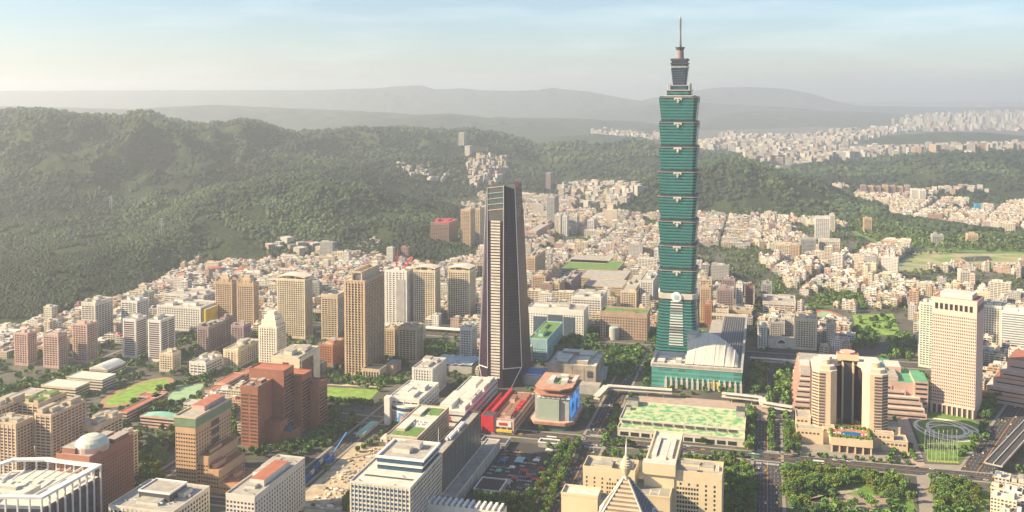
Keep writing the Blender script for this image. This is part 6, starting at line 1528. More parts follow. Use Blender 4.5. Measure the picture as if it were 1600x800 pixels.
# green gaps: clumps of missing houses become gardens
gn = fbm(MX/170, MY/170, 71, 3); near_left = (MX/MY*F+800 < 450) & (MY < 1500)
gap = (gn > .62) | (rg.random(len(gn)) < .05) | (near_left & (gn > .46))
GAPS = np.stack([MX, MY], 1)[ok & gap]
H_ = C_[ok & ~gap]
wk = rg.choice(len(WK), len(H_), p=WP/WP.sum()); rk = rg.choice(len(RK), len(H_), p=RP/RP.sum())
hu = 800+F*H_[:, 0]/H_[:, 1]; size = H_[:, 5]*H_[:, 3]/H_[:, 7]**2*((hu > 0) & (hu < 1590) & (YH+F*CH/H_[:, 1] < 815))
order = np.argsort(-size)
tall = H_[:, 5] > 21
print('houses', len(H_), 'tall', tall.sum(), 'gaps', len(GAPS))
def boxes_mesh(name, B, wc, rc, mats, top_mi, wall_mi, parent=None):
    """B columns: x y rot w d z0 z1 ; four walls and a roof each"""
    n = len(B); ca = np.cos(GA+np.radians(B[:, 2])); sa = np.sin(GA+np.radians(B[:, 2]))
    ax = np.stack([ca, -sa], 1); bx = np.stack([sa, ca], 1); o = B[:, :2]
    c = [o, o+ax*B[:, 3:4], o+ax*B[:, 3:4]+bx*B[:, 4:5], o+bx*B[:, 4:5]]
    V = np.zeros((n, 8, 3)); 
    for i in range(4): V[:, i, :2] = c[i]; V[:, i, 2] = B[:, 5]; V[:, i+4, :2] = c[i]; V[:, i+4, 2] = B[:, 6]
    fq = np.array([[0, 1, 5, 4], [1, 2, 6, 5], [2, 3, 7, 6], [3, 0, 4, 7], [4, 5, 6, 7]])
    Q = (np.arange(n)[:, None, None]*8+fq[None]).reshape(-1, 4)
    UV = np.zeros((n, 5, 4, 2)); L = [B[:, 3], B[:, 4], B[:, 3], B[:, 4]]
    for i in range(4):
        UV[:, i, 1, 0] = UV[:, i, 2, 0] = np.maximum(1, np.round(L[i]/3.2))*3.2; UV[:, i, 2, 1] = UV[:, i, 3, 1] = (B[:, 6]-B[:, 5])
    Cc = np.ones((n, 5, 4, 4)); Cc[:, :4, :, :3] = wc[:, None, None, :]; Cc[:, 4, :, :3] = rc[:, None, :]
    mi = np.zeros((n, 5), int); mi[:, :4] = wall_mi[:, None]; mi[:, 4] = top_mi
    return npmesh(name, V.reshape(-1, 3), Q, mats, mi.ravel(), Cc.reshape(-1, 4), UV.reshape(-1, 2), parent=parent)
WARR = np.array([WALLC[k] for k in WK]); RARR = np.array([ROOFC[k] for k in RK])
def house_arrays(H, wk, rk, seed):
    r = np.random.default_rng(seed); n = len(H)
    wc = WARR[wk]*r.uniform(.82, 1.12, (n, 1))*r.uniform(.96, 1.04, (n, 3)); rc = RARR[rk]*r.uniform(.8, 1.15, (n, 1))
    B = np.stack([H[:, 0], H[:, 1], H[:, 2], H[:, 3], H[:, 4], np.zeros(n), H[:, 5]], 1)
    ca = np.cos(GA+np.radians(H[:, 2])); sa = np.sin(GA+np.radians(H[:, 2]))
    S = []
    for k in range(3):
        fu = r.uniform(.04, .5, n); fv = r.uniform(.04, .5, n); w = r.uniform(.25, .48, n)*H[:, 3]; d = r.uniform(.25, .5, n)*H[:, 4]
        x = H[:, 0]+ca*fu*H[:, 3]+sa*fv*H[:, 4]; y = H[:, 1]-sa*fu*H[:, 3]+ca*fv*H[:, 4]
        S.append(np.stack([x, y, H[:, 2], w, d, H[:, 5], H[:, 5]+r.uniform(1.8, 3.6, n)+k*.37], 1))
    return B, wc, rc, S, r
sel_low = [i for i in order if not tall[i]][:290]; sel_tall = [i for i in order if tall[i]][:225]
rest = np.ones(len(H_), bool); rest[sel_low] = False; rest[sel_tall] = False
for nm, msk in (('low_houses', rest & ~tall), ('far_apartment_blocks', rest & tall)):
    Hs = H_[msk]; B, wc, rc, S, r = house_arrays(Hs, wk[msk], rk[msk], 3); n = len(Hs)
    allB = [B]; allw = [wc]; allr = [rc]; mi = [r.integers(0, 2, n)]
    for k, s_ in enumerate(S):
        keep = r.random(n) < (.85, .6, .35)[k]; s_ = s_[keep]; allB.append(s_); q = r.choice(len(RK), keep.sum(), p=RP/RP.sum())
        allw.append(wc[keep]*.95); allr.append(RARR[q]*r.uniform(.8, 1.15, (keep.sum(), 1))); mi.append(np.full(keep.sum(), 2))
    o = boxes_mesh(nm, np.concatenate(allB), np.concatenate(allw), np.concatenate(allr), [FAC, FAC2, HR], 2, np.concatenate(mi)); o['kind'] = 'stuff'
# labels: what it looks like and which landmark it stands by
LM = [('the dark obelisk', P(785, 603)), ('the tallest tower', P(1059, 559)), ('the courtyard hotel', P(1330, 690)), ('the pink slab tower', P(1500, 650)), ('the meadow', P(1500, 410)), ('the right running track', P(1296, 496)),
 ('the white hospital tower', P(1290, 380)), ('the tallest tan tower', P(565, 588)), ('the left sports field', P(216, 612)), ('the stepped tan office', P(320, 760)), ('the brown-red tower', P(400, 700)), ('the three pink blocks', P(90, 575)), ('the yellow-ended block', P(300, 519)),
 ('the joined tan pair', P(366, 515)), ('the lattice-roofed building', P(60, 790)), ('the plum pair of blocks', P(230, 560)), ('the hillfoot pair', P(1200, 333)), ('the school terraces', P(930, 450)), ('the checkered tower', P(1260, 545)), ('the valley blocks', P(890, 368)), ('the far brown row', P(1385, 310)), ('the flyover', P(1560, 740)), ('the bow-crowned towers', P(700, 505)), ('the gabled cream tower', P(460, 528)), ('the domed tower', P(150, 780))]
class Labels:
    def __init__(s): s.it = []
    def add(s, o, look, pos): s.it.append((o, look, Vector((pos[0], pos[1], 0))))
    def finish(s):
        g = {}
        for o, look, p in s.it:
            nm, q = min(LM, key=lambda l: (l[1]-p).length*(1+.0)/max(300, p.y)); a, b = proj((p.x, p.y, 0)), proj((q.x, q.y, 0))
            dx, dy = a[0]-b[0], a[1]-b[1]
            rel = ('left of' if dx < 0 else 'right of') if abs(dx) > abs(dy)*1.6 else ('beyond' if dy < 0 else 'before')
            g.setdefault((look, rel, nm), []).append((a[0], a[1], o))
        for (look, rel, nm), l in g.items():
            l.sort(key=lambda t: t[0])
            for k, (x, y, o) in enumerate(l):
                if len(l) == 1: o['label'] = '%s %s %s' % (look, rel, nm)
                else: o['label'] = '%s %s from the left %s %s' % (ordinal(k), look, rel, nm)
LB = Labels()
def single(i, name, cat, group, kindw):
    h = H_[i:i+1]; B, wc, rc, S, r = house_arrays(h, wk[i:i+1], rk[i:i+1], int(h[0, 6]) % 99991)
    o = boxes_mesh(name, B, wc, rc, [FAC, FAC2, HR], 2, r.integers(0, 2, 1)); tag(o, None, cat, group)
    for k, s_ in enumerate(S[:2]):
        q = r.choice(len(RK), 1, p=RP/RP.sum()); c = boxes_mesh('roof_shed', s_, wc*.95, RARR[q], [HR], 0, np.zeros(1, int)); c.parent = o
    m = MB(); ht_ = h[0, 5]; fx = h[0, 3]*.8; fy = h[0, 4]*.75; a, b = dirs(h[0, 2]); p_ = Vector((h[0, 0], h[0, 1], 0))+a*fx+b*fy
    m.tube(p_+Vector((0, 0, ht_)), p_+Vector((0, 0, ht_+2.2)), .9, .9, STEEL, 8); t = m.build('water_tank'); t.parent = o
    if ht_ > 14:
        t_ = MB(); a1 = Fr(Vector((h[0, 0], h[0, 1], 0)), a, h[0, 3], b, h[0, 4], ht_); t_.ring(a1.pt(-.2, -.2), a, a1.W+.4, b, a1.D+.4, .45, ht_-.5, ht_+.9, HR, col=tuple(wc[0])); pr_ = t_.build('parapet'); pr_.parent = o
    LB.add(o, '%s-roofed %s %s' % (RK[rk[i]], WK[wk[i]], kindw), (h[0, 0], h[0, 1]))
for i in sel_low: single(i, 'walk_up_house', 'house', 'low walk-up houses filling the streets', 'low house')
for i in sel_tall: single(i, 'apartment_block', 'apartment block', 'mid-rise blocks among the low houses', 'mid-rise block')
# far towns and hillside settlements: too many and too small to tell apart
r = np.random.default_rng(9); far = []
def scatter(px, n, w, h, hill=True, rotr=(0, 50)):
    poly = np.array(px, float); x0, y0 = poly.min(0); x1, y1 = poly.max(0); k = 0; tries = 0
    while k < n and tries < n*30:
        tries += 1; x = r.uniform(x0, x1); y = r.uniform(y0, y1)
        if not inpoly(np.array([x]), np.array([y]), px)[0]: continue
        g_ = on_ground(x, y) if hill else P(x, y)
        hh = r.uniform(*h); ww = r.uniform(*w); far.append((g_.x, g_.y, r.uniform(*rotr), ww, ww*r.uniform(.6, 1.1), g_.z-3, g_.z+hh)); k += 1
scatter([(727, 262), (748, 250), (786, 254), (788, 270), (770, 292), (735, 296), (722, 280)], 110, (12, 26), (14, 44))
scatter([(617, 256), (640, 262), (700, 276), (700, 286), (660, 284), (618, 266)], 40, (10, 20), (8, 18))
scatter([(712, 222), (728, 222), (728, 246), (712, 246)], 3, (26, 30), (40, 60))
scatter([(486, 448), (500, 415), (545, 392), (582, 372), (596, 385), (570, 415), (530, 440)], 520, (4, 10), (2, 6))
scatter([(402, 388), (430, 380), (470, 376), (502, 386), (500, 402), (420, 400)], 16, (14, 34), (8, 20))
scatter([(230, 445), (300, 430), (330, 425), (330, 437), (260, 452)], 14, (14, 30), (10, 18))
scatter([(1085, 226), (1150, 222), (1330, 206), (1420, 197), (1620, 188), (1620, 205), (1500, 204), (1400, 208), (1320, 228), (1240, 236), (1100, 238)], 900, (22, 50), (14, 60), False)
scatter([(1390, 196), (1480, 184), (1620, 178), (1620, 192), (1440, 200)], 220, (30, 60), (50, 130), False)
scatter([(1140, 236), (1240, 228), (1330, 236), (1600, 226), (1620, 236), (1500, 240), (1400, 244), (1320, 252), (1240, 260), (1170, 252)], 620, (18, 44), (12, 50), True)
scatter([(918, 205), (960, 210), (1028, 212), (1028, 224), (970, 224), (922, 216)], 150, (24, 48), (20, 60), False)
scatter([(760, 192), (800, 198), (830, 210), (790, 212), (765, 205)], 60, (24, 48), (20, 60), False)
scatter([(1120, 216), (1180, 214), (1200, 222), (1140, 228)], 60, (20, 40), (20, 70), False)
scatter([(866, 300), (900, 288), (960, 292), (1000, 300), (960, 330), (880, 330)], 260, (12, 26), (10, 34), True)
scatter([(1560, 300), (1350, 318), (1340, 312), (1500, 296)], 60, (14, 30), (10, 26), True)
Fa = np.array(far); n = len(Fa); q = r.choice(len(WK), n, p=[.5, .2, .06, .05, .08, .01, .10]); q2 = r.choice(len(RK), n, p=[.25, .6, .06, .04, .02, .01, .02])
o = boxes_mesh('distant_town', Fa, WARR[q]*r.uniform(.62, .95, (n, 1)), RARR[q2]*.8, [FAC, FAC2, HR], 2, r.integers(0, 2, n)); o['kind'] = 'stuff'
# blue-clad building and power pylons
f = fr(1524, 1538, 1541, 320, yb=332, D=24); r_ = new_building('blue_clad_building', 'bright blue clad building among far white houses at right', 'building', f)
m = MB(); m.box(f.o, f.a, f.W, f.b, f.D, 0, f.h, mat('bright_blue', (.03,.25,.50), .6), ROOFG); part(r_, 'wall', m); m = MB(); m.box(f.pt(2, 2), f.a, f.W-4, f.b, f.D-4, f.h, f.h+2, MATS['bright_blue']); part(r_, 'roof', m)
for k, (x, y) in enumerate(((174, 331), (253, 371), (1416, 316))):
    b_ = on_ground(x, y); r_ = empty('power_pylon', b_); tag(r_, ('faint lattice pylon on the farther left ridge', 'faint lattice pylon on the nearer left ridge', 'lattice pylon on the blue hill at right')[k], 'pylon')
    H0 = 46 if k < 2 else 60
    for sx_ in (-1, 1):
        for sy_ in (-1, 1):
            m = MB(); m.beam(b_+w0_*sx_*5+s0_*sy_*5-Vector((0, 0, 2)), b_+w0_*sx_*.8+s0_*sy_*.8+Vector((0, 0, H0)), .6, .6, PLANT); part(r_, 'leg', m)
    for j in range(3): m = MB(); m.beam(b_-w0_*(9-j*1.5)+Vector((0, 0, H0-14+j*6)), b_+w0_*(9-j*1.5)+Vector((0, 0, H0-14+j*6)), .6, .6, PLANT); part(r_, 'crossarm', m)
# ------------------------------------------------------------------ trees
LEAF = bpy.data.materials.new('leaves'); LEAF.use_nodes = True; nt = LEAF.node_tree; b = nt.nodes['Principled BSDF']
a_ = nt.nodes.new('ShaderNodeVertexColor'); a_.layer_name = 'Col'
oi = nt.nodes.new('ShaderNodeObjectInfo'); h_ = nt.nodes.new('ShaderNodeHueSaturation'); nt.links.new(a_.outputs[0], h_.inputs['Color'])
nt.links.new(_math(nt, 'MULTIPLY_ADD', oi.outputs['Random'], .5, .75), h_.inputs['Value']); nt.links.new(_math(nt, 'MULTIPLY_ADD', oi.outputs['Random'], .04, .48), h_.inputs['Hue'])
nt.links.new(h_.outputs[0], b.inputs['Base Color']); b.inputs['Roughness'].default_value = .75; b.inputs['Specular IOR Level'].default_value = .2
BARK = mat('bark', (.13,.09,.06), .95)
def leafcloud(r, centers, radii, nper, size):
    """leaf-clump quads through the volume of several lobes"""
    P_ = []; 
    for c, R_ in zip(centers, radii):
        d = r.normal(size=(nper, 3)); d /= np.linalg.norm(d, axis=1, keepdims=True)
        rad = R_*r.uniform(.35, 1.05, (nper, 1))**.6
        P_.append(np.array(c)+d*rad*np.array([1, 1, .8]))
    P_ = np.concatenate(P_); n = len(P_)
    e1 = r.normal(size=(n, 3)); e1 /= np.linalg.norm(e1, axis=1, keepdims=True); t = r.normal(size=(n, 3)); e2 = np.cross(e1, t); e2 /= np.linalg.norm(e2, axis=1, keepdims=True)
    sz = size*r.uniform(.6, 1.4, (n, 1)); V = np.stack([P_-e1*sz-e2*sz, P_+e1*sz-e2*sz*.7, P_+e1*sz*.8+e2*sz, P_-e1*sz+e2*sz*.8], 1)
    return V
def leafcol(r, n, base=(.065,.115,.028)):
    k = r.uniform(.55, 1.6, (n, 1)); c = np.array(base)*k*r.uniform(.9, 1.15, (n, 3)); c = c*np.array([1, 1, 1])
    out = np.ones((n, 4, 4)); out[:, :, :3] = np.clip(c, 0, 1)[:, None, :]; return out
CROWNS = []
for s_ in range(6):
    r = np.random.default_rng(40+s_); k = 6+s_ % 3
    cs_ = [(r.normal()*1.9, r.normal()*1.9, 6.0+r.uniform(-1.6, 2.4)) for _ in range(k)]; rr = [r.uniform(1.5, 2.6) for _ in range(k)]
    V = leafcloud(r, cs_, rr, 95, .42); n = len(V)
    o = npmesh('crown', V.reshape(-1, 3), np.arange(n*4).reshape(-1, 4), [LEAF], None, leafcol(r, n, [(.105,.175,.035), (.075,.145,.040), (.135,.19,.035)][s_ % 3]).reshape(-1, 4))
    m = MB(); m.tube((0, 0, 0), (.1, 0, 3.6), .34, .22, BARK, 6)
    for q in range(3): m.tube((.1, 0, 3.4), (cs_[q][0]*.7, cs_[q][1]*.7, cs_[q][2]-.5), .18, .07, BARK, 5)
    t = m.build('trunk'); CROWNS.append((o.data, t.data)); bpy.data.objects.remove(o); bpy.data.objects.remove(t)
trees = []   # x, y, scale

def grove(px, step, sc=(.8, 1.25), name=None, jit=.45, seed=0):
    q = pp(px); X_ = [p.x for p in q]; Y_ = [p.y for p in q]; poly = [(p.x, p.y) for p in q]; r = np.random.default_rng(seed+int(px[0][0]))
    for x in np.arange(min(X_), max(X_), step):
        for y in np.arange(min(Y_), max(Y_), step):
            xx = x+r.uniform(-jit, jit)*step; yy = y+r.uniform(-jit, jit)*step
            if inpoly(np.array([xx]), np.array([yy]), poly)[0]: trees.append((xx, yy, r.uniform(*sc), name))
def row(p0, p1, step, sc=(.8, 1.1), name=None):
    a, b = P(*p0), P(*p1); n = int((b-a).length/step); r = np.random.default_rng(int(p0[0]*7+p0[1]))
    for i in range(n+1):
        c = lerp(a, b, (i+r.uniform(-.2, .2))/max(1, n)); trees.append((c.x+r.normal()*.8, c.y+r.normal()*.8, r.uniform(*sc), name))
grove([(1226, 738), (1300, 744), (1412, 752), (1425, 790), (1395, 775), (1340, 758), (1262, 774), (1228, 790)], 6.8, name='in the park below the courtyard hotel')
grove([(1236, 810), (1240, 796), (1290, 796), (1380, 808), (1410, 800), (1430, 812)], 7.0, name='in the park at the bottom edge')
grove([(1460, 812), (1454, 752), (1500, 756), (1520, 766), (1532, 772), (1524, 812)], 8, name='in the grove right of the wide path')
grove([(1130, 812), (1134, 744), (1180, 742), (1179, 812)], 7.6, name='in the dark grove right of city hall')
grove([(1242, 800), (1262, 782), (1300, 772), (1388, 778), (1392, 792), (1370, 806)], 15, (.6, 1.1), name='on the earth square of the park'); row((846, 812), (903, 694), 7.5, name='lining the avenue beside the car park'); row((820, 812), (884, 700), 8, name='inside the car park edge'); 
grove([(745, 812), (742, 786), (830, 782), (836, 812)], 8.5, name='below the car park')
row((946, 716), (1010, 722), 8, name='before city hall on the cross street'); row((1062, 730), (1165, 736), 7.5, name='before city hall on the cross street'); row((1066, 722), (1160, 728), 8, name='before city hall on the cross street')
row((1168, 706), (1172, 640), 7, name='between the green roof and the wide street'); row((1174, 702), (1176, 645), 7, name='between the green roof and the wide street')
row((1206, 704), (1204, 610), 8, (.7, 1), name='on the median of the wide street'); row((1232, 712), (1228, 640), 8, name='left of the courtyard hotel forecourt'); row((1246, 708), (1240, 668), 8, name='left of the courtyard hotel forecourt')
row((945, 696), (990, 700), 7, name='at the near corner of the green roofed hall'); row((948, 688), (965, 640), 7, name='left of the green roofed hall'); row((1118, 712), (1160, 715), 7, (.6, .8), name='at the right corner of the green roofed hall')
row((1428, 722), (1424, 700), 6, (.5, .7), name='beside the curving drive'); row((1250, 712), (1420, 726), 9, (.45, .8), name='along the hotel forecourt'); row((1390, 722), (1398, 700), 7, (.6, .8), name='beside the curving drive')
grove([(1500, 722), (1522, 706), (1545, 682), (1536, 664), (1530, 690), (1496, 712)], 7.5, (.7, 1.1), name='on the right edge of the round garden')
row((1446, 700), (1492, 702), 5, (.4, .6), name='among the garden flagpoles')
grove([(1520, 650), (1540, 660), (1600, 590), (1600, 560), (1545, 630)], 9, name='behind the pink slab tower')
grove([(932, 590), (947, 550), (1002, 545), (1006, 556), (982, 590)], 8, (.8, 1.2), name='in the wood between the avenue and the green tower')
row((1010, 600), (1016, 560), 8, name='left of the mall'); row((1020, 548), (930, 545), 10, name='behind the wood')
grove([(1170, 612), (1176, 566), (1196, 566), (1192, 618)], 9, name='in the shade right of the mall'); grove([(1212, 630), (1214, 570), (1236, 572), (1236, 632)], 10, name='in the shade right of the mall')
row((1080, 524), (1178, 524), 9, name='behind the mall'); row((1182, 530), (1186, 470), 9, name='on the street beyond the mall')
grove([(262, 650), (360, 640), (372, 690), (300, 712), (268, 700)], 9, (.8, 1.1), name='around the pink school')
grove([(400, 712), (470, 700), (540, 650), (520, 640), (505, 672), (480, 690), (405, 700)], 8.5, (.6, 1), name='around the brown-red tower')
grove([(470, 720), (520, 690), (560, 655), (545, 650), (505, 680), (462, 712)], 8, (.6, .95), name='along the road by the building site'); row((640, 650), (560, 706), 9, (.5, .8)); row((498, 627), (580, 632), 5, (.7, .9), name='hedging the bright lawn'); grove([(500, 600), (600, 606), (640, 596), (600, 588), (505, 590)], 9, (.6, .9), name='above the bright lawn')
grove([(0, 640), (0, 612), (100, 585), (190, 560), (190, 568), (110, 602), (60, 618)], 9, (.8, 1.2), name='along the road by the pink blocks')
row((250, 612), (330, 588), 8, name='between the left sports fields'); grove([(196, 636), (252, 628), (262, 640), (215, 652)], 8, name='below the left sports field')
grove([(215, 770), (222, 700), (262, 690), (250, 770)], 9, name='by the stepped tan office'); row((540, 800), (546, 786), 6, name='at the corner of the building site'); grove([(540, 806), (541, 784), (552, 784), (552, 806)], 6, name='at the corner of the building site')
grove([(1256, 480), (1290, 455), (1346, 462), (1352, 482), (1320, 480), (1300, 476), (1270, 484)], 11, name='by the right running track'); grove([(1285, 528), (1318, 515), (1372, 522), (1370, 545), (1300, 545)], 11, name='below the right running track')
grove([(1336, 500), (1392, 494), (1408, 520), (1350, 522)], 24, name='below the right running track'); grove([(1384, 540), (1400, 522), (1430, 528), (1432, 560), (1392, 560)], 11, name='left behind the pink slab tower')
grove([(600, 545), (690, 535), (720, 560), (660, 565), (600, 580)], 12, name='below the crane tower'); grove([(845, 545), (895, 528), (935, 530), (935, 545), (880, 552)], 11, name='behind the concrete hall')
grove([(905, 500), (940, 500), (940, 520), (905, 526)], 11, name='left of the brown gridded block'); grove([(1012, 535), (1012, 480), (1028, 480), (1026, 540)], 11, name='left of the green tower')
grove([(900, 480), (965, 462), (960, 478), (910, 492)], 12, name='behind the white office blocks')
grove([(1330, 338), (1400, 350), (1460, 362), (1610, 372), (1610, 394), (1500, 392), (1440, 388), (1380, 384), (1326, 358)], 17, sc=(1.2, 1.9))
grove([(1240, 430), (1262, 430), (1262, 455), (1240, 455)], 13); grove([(1085, 372), (1130, 345), (1180, 340), (1170, 352), (1110, 372)], 17, sc=(1.1, 1.6)); grove([(1196, 490), (1216, 470), (1230, 452), (1210, 450), (1194, 470)], 13)
row((1440, 424), (1600, 418), 18); row((1400, 400), (1500, 394), 14)
for px_, st in (([(60, 640), (150, 600), (200, 585), (330, 588), (345, 625), (290, 662), (210, 705), (90, 660)], 13), ([(376, 700), (500, 590), (610, 596), (560, 700), (480, 760)], 19), ([(800, 700), (830, 530), (1180, 518), (1236, 550), (1300, 560), (1440, 560), (1470, 590), (1640, 560), (1640, 800), (820, 800)], 21), ([(500, 590), (520, 575), (640, 575), (700, 520), (745, 520), (745, 600), (610, 600)], 17)):
    n0 = len(trees); grove(px_, st, (.5, .95))
    new = trees[n0:]; del trees[n0:]; fr2 = free(np.array([t[0] for t in new]), np.array([t[1] for t in new]))
    trees += [t for t, k_ in zip(new, fr2) if k_]
for x, y in GAPS[:9000]:
    if rg.random() < .8: trees.append((x+rg.normal()*4, y+rg.normal()*4, rg.uniform(.6, 1.15), None)); trees.append((x+rg.normal()*6, y+rg.normal()*6, rg.uniform(.5, 1.0), None))
# street trees along the through streets of the blocks
for _ in range(5000):
    i = rg.integers(len(H_)); h = H_[i]; trees.append((h[0]-math.sin(GA)*3.5+rg.normal(), h[1]-math.cos(GA)*3.5+rg.normal(), rg.uniform(.4, .75), None))
T_ = np.array([(t[0], t[1], t[2]) for t in trees]); idx = np.argsort(-T_[:, 2]/T_[:, 1])
uu_ = 800+F*T_[:, 0]/T_[:, 1]; vv_ = YH+F*CH/T_[:, 1]; vis = (uu_ > -20) & (uu_ < 1620) & (vv_ < 815)
named = [i for i in idx if vis[i] and trees[i][3]][:300]
grp = {}
for i in named: grp.setdefault(trees[i][3], []).append(i)
for nm, l in grp.items():
    l.sort(key=lambda i: uu_[i])
    for k, i in enumerate(l):
        x, y, s_, _ = trees[i]; cr, tr = CROWNS[(i*7) % 6]
        r_ = empty('street_tree', (x, y, 0)); r_.rotation_euler.z = (i*2.4) % 6.28; s2 = s_*1.12; r_.scale = (s2, s2, s2*(.9+.25*((i*13) % 7)/7))
        tag(r_, '%s leafy tree from the left %s' % (ordinal(k), nm), 'tree', 'leafy street and park trees')
        for nme, dt in (('crown', cr), ('trunk', tr)):
            o = bpy.data.objects.new(nme, dt); COL.objects.link(o); o.parent = r_
ns_ = set(named); RT = np.array([T_[i] for i in range(len(T_)) if i not in ns_ and vv_[i] < 830])
def treemass(name, R_, nq, seed, hfun=None):
    r = np.random.default_rng(seed); n = len(R_); z = np.zeros(n) if hfun is None else hfun(R_[:, 0], R_[:, 1])
    d = r.normal(size=(n, nq, 3)); d /= np.linalg.norm(d, axis=2, keepdims=True); rad = r.uniform(.5, 1.0, (n, nq, 1))**.5
    lob = r.normal(size=(n, 1, 3))*.6
    C0 = np.stack([R_[:, 0], R_[:, 1], z+5.2*R_[:, 2]], 1)[:, None, :]+(d*rad*np.array([4.0, 4.0, 3.4])+lob)*R_[:, 2][:, None, None]
    e1 = r.normal(size=(n, nq, 3)); e1 /= np.linalg.norm(e1, axis=2, keepdims=True); e2 = np.cross(e1, r.normal(size=(n, nq, 3))); e2 /= np.linalg.norm(e2, axis=2, keepdims=True)
    sz = (1.25*R_[:, 2])[:, None, None]*r.uniform(.7, 1.4, (n, nq, 1))
    V = np.stack([C0-e1*sz-e2*sz, C0+e1*sz-e2*sz, C0+e1*sz+e2*sz, C0-e1*sz+e2*sz], 2).reshape(-1, 3)
    tone = r.uniform(.6, 1.35, (n, 1, 1)); cc = np.ones((n, nq, 4, 4)); base = np.array([.085, .14, .035])
    cc[..., :3] = (base*tone*r.uniform(.6, 1.5, (n, nq, 1)))[:, :, None, :]
    o = npmesh(name, V, np.arange(len(V)).reshape(-1, 4), [LEAF], None, cc.reshape(-1, 4)); o['kind'] = 'stuff'; return o
nr = RT[RT[:, 1] < 1700]; fr_ = RT[RT[:, 1] >= 1700]
treemass('garden_trees', nr, 60, 1); treemass('distant_trees', fr_, 18, 2)
# forest crowns over the hills
r = np.random.default_rng(77); N = 150000
U_ = r.uniform(-60, 1660, N); D_ = 1/np.sqrt(r.uniform(1/6200**2, 1/1650**2, N)); X_ = (U_-800)/F*D_; Zf = hz(X_, D_)
k = Zf > 1.5; X_, D_, Zf = X_[k], D_[k], Zf[k]; print('forest', len(X_))
keep = fbm(X_/110, D_/110, 5, 3) > .36; X_, D_ = X_[keep], D_[keep]
sc = r.uniform(.5, 1.5, len(X_))*np.clip(D_/2200, .9, 2.3)
ico = bpy.data.meshes.new('tmp'); import bmesh; bm = bmesh.new(); bmesh.ops.create_icosphere(bm, subdivisions=1, radius=1); bm.to_mesh(ico); bm.free()
iv = np.array([v.co[:] for v in ico.vertices]); iff = np.array([p.vertices[:] for p in ico.polygons]); bpy.data.meshes.remove(ico)
n = len(X_); Vf = iv[None]*r.uniform(.72, 1.25, (n, len(iv), 1))*np.array([4.6, 4.6, 4.0])*sc[:, None, None]
Vf[:, :, 0] += X_[:, None]; Vf[:, :, 1] += D_[:, None]; Vf[:, :, 2] += (Zf[keep]+2.6*sc)[:, None]
Qf = (np.arange(n)[:, None, None]*len(iv)+iff[None]).reshape(-1, 3)
big = fbm(X_/260, D_/260, 31, 3); tone = (.35+1.3*big)*r.uniform(.6, 1.4, n); base = np.array([.022, .038, .017])[None]*(1-np.clip((big-.45)*2.5, 0, 1))[:, None]+np.array([.048, .068, .024])[None]*np.clip((big-.45)*2.5, 0, 1)[:, None]  # broad tone patches paint in sunlit ridges and dark folds, besides clearings
cf = np.ones((n, len(iff), 3, 4)); cf[..., :3] = (base*.88*tone[:, None])[:, None, None, :]
o = npmesh('forest', Vf.reshape(-1, 3), Qf, [LEAF], None, cf.reshape(-1, 4)); o['kind'] = 'stuff'

# ------------------------------------------------------------------ cars, buses, tents
CP = {k: mat('car_paint_'+k, v, .3, metal=.1, var=.02, spec=.5) for k, v in {'white': (.72,.72,.70), 'silver': (.42,.43,.44), 'black': (.03,.03,.035), 'yellow': (.72,.48,.04), 'red': (.48,.04,.04), 'blue': (.05,.12,.35)}.items()}
TYRE = mat('tyre', (.03,.03,.03), .9); CGL = glass('car_glass', (.02,.025,.03), .1)
def car_mesh(paint, L=4.5, W=1.8, bus=False):
    prof = [(-L/2, .35), (-L/2, .85), (-L/2+.5, .98), (L/2-1.0, .95), (L/2-.05, .75), (L/2, .35)] if not bus else [(-L/2, .4), (-L/2, 3.0), (L/2, 3.0), (L/2, .4)]
    m = MB()
    Lp = [Vector((-W/2, y, z)) for y, z in prof]; Rp = [Vector((W/2, y, z)) for y, z in prof]; n = len(prof)
    m.poly(Lp, paint); m.poly(Rp[::-1], paint)
    for i in range(n): j = (i+1) % n; m.poly([Lp[i], Rp[i], Rp[j], Lp[j]], paint)
    for y in (-L*.31, L*.31):
        for s_ in (-1, 1): m.tube((s_*(W/2-.2), y, .33), (s_*(W/2+.03), y, .33), .33, .33, TYRE, 8)
    g = MB()
    if bus: 
        g.ring(Vector((-W/2-.02, -L/2-.02, 0)), Vector((1, 0, 0)), W+.04, Vector((0, 1, 0)), L+.04, .019, 1.3, 2.3, CGL); g.box(Vector((-.6, -2, 0)), Vector((1, 0, 0)), 1.2, Vector((0, 1, 0)), 3, 3.0, 3.25, WMET)
    else:
        a4 = [Vector((-W/2+.08, -L/2+.6, .96)), Vector((W/2-.08, -L/2+.6, .96)), Vector((W/2-.08, L/2-1.3, .96)), Vector((-W/2+.08, L/2-1.3, .96))]
        b4 = [Vector((-W/2+.3, -L/2+1.0, 1.42)), Vector((W/2-.3, -L/2+1.0, 1.42)), Vector((W/2-.3, L/2-2.1, 1.42)), Vector((-W/2+.3, L/2-2.1, 1.42))]
        for i in range(4): j = (i+1) % 4; g.poly([a4[i], a4[j], b4[j], b4[i]], CGL)
        g.poly(b4, paint)
    o = m.build('tmpb'); q = g.build('tmpg'); d = (o.data, q.data); bpy.data.objects.remove(o); bpy.data.objects.remove(q); return d
CM = {k: car_mesh(v) for k, v in CP.items()}; BUSM = car_mesh(CP['white'], 11.5, 2.5, True); BUSG = car_mesh(mat('bus_green', (.10,.35,.22), .4), 11.5, 2.5, True)
cars = []
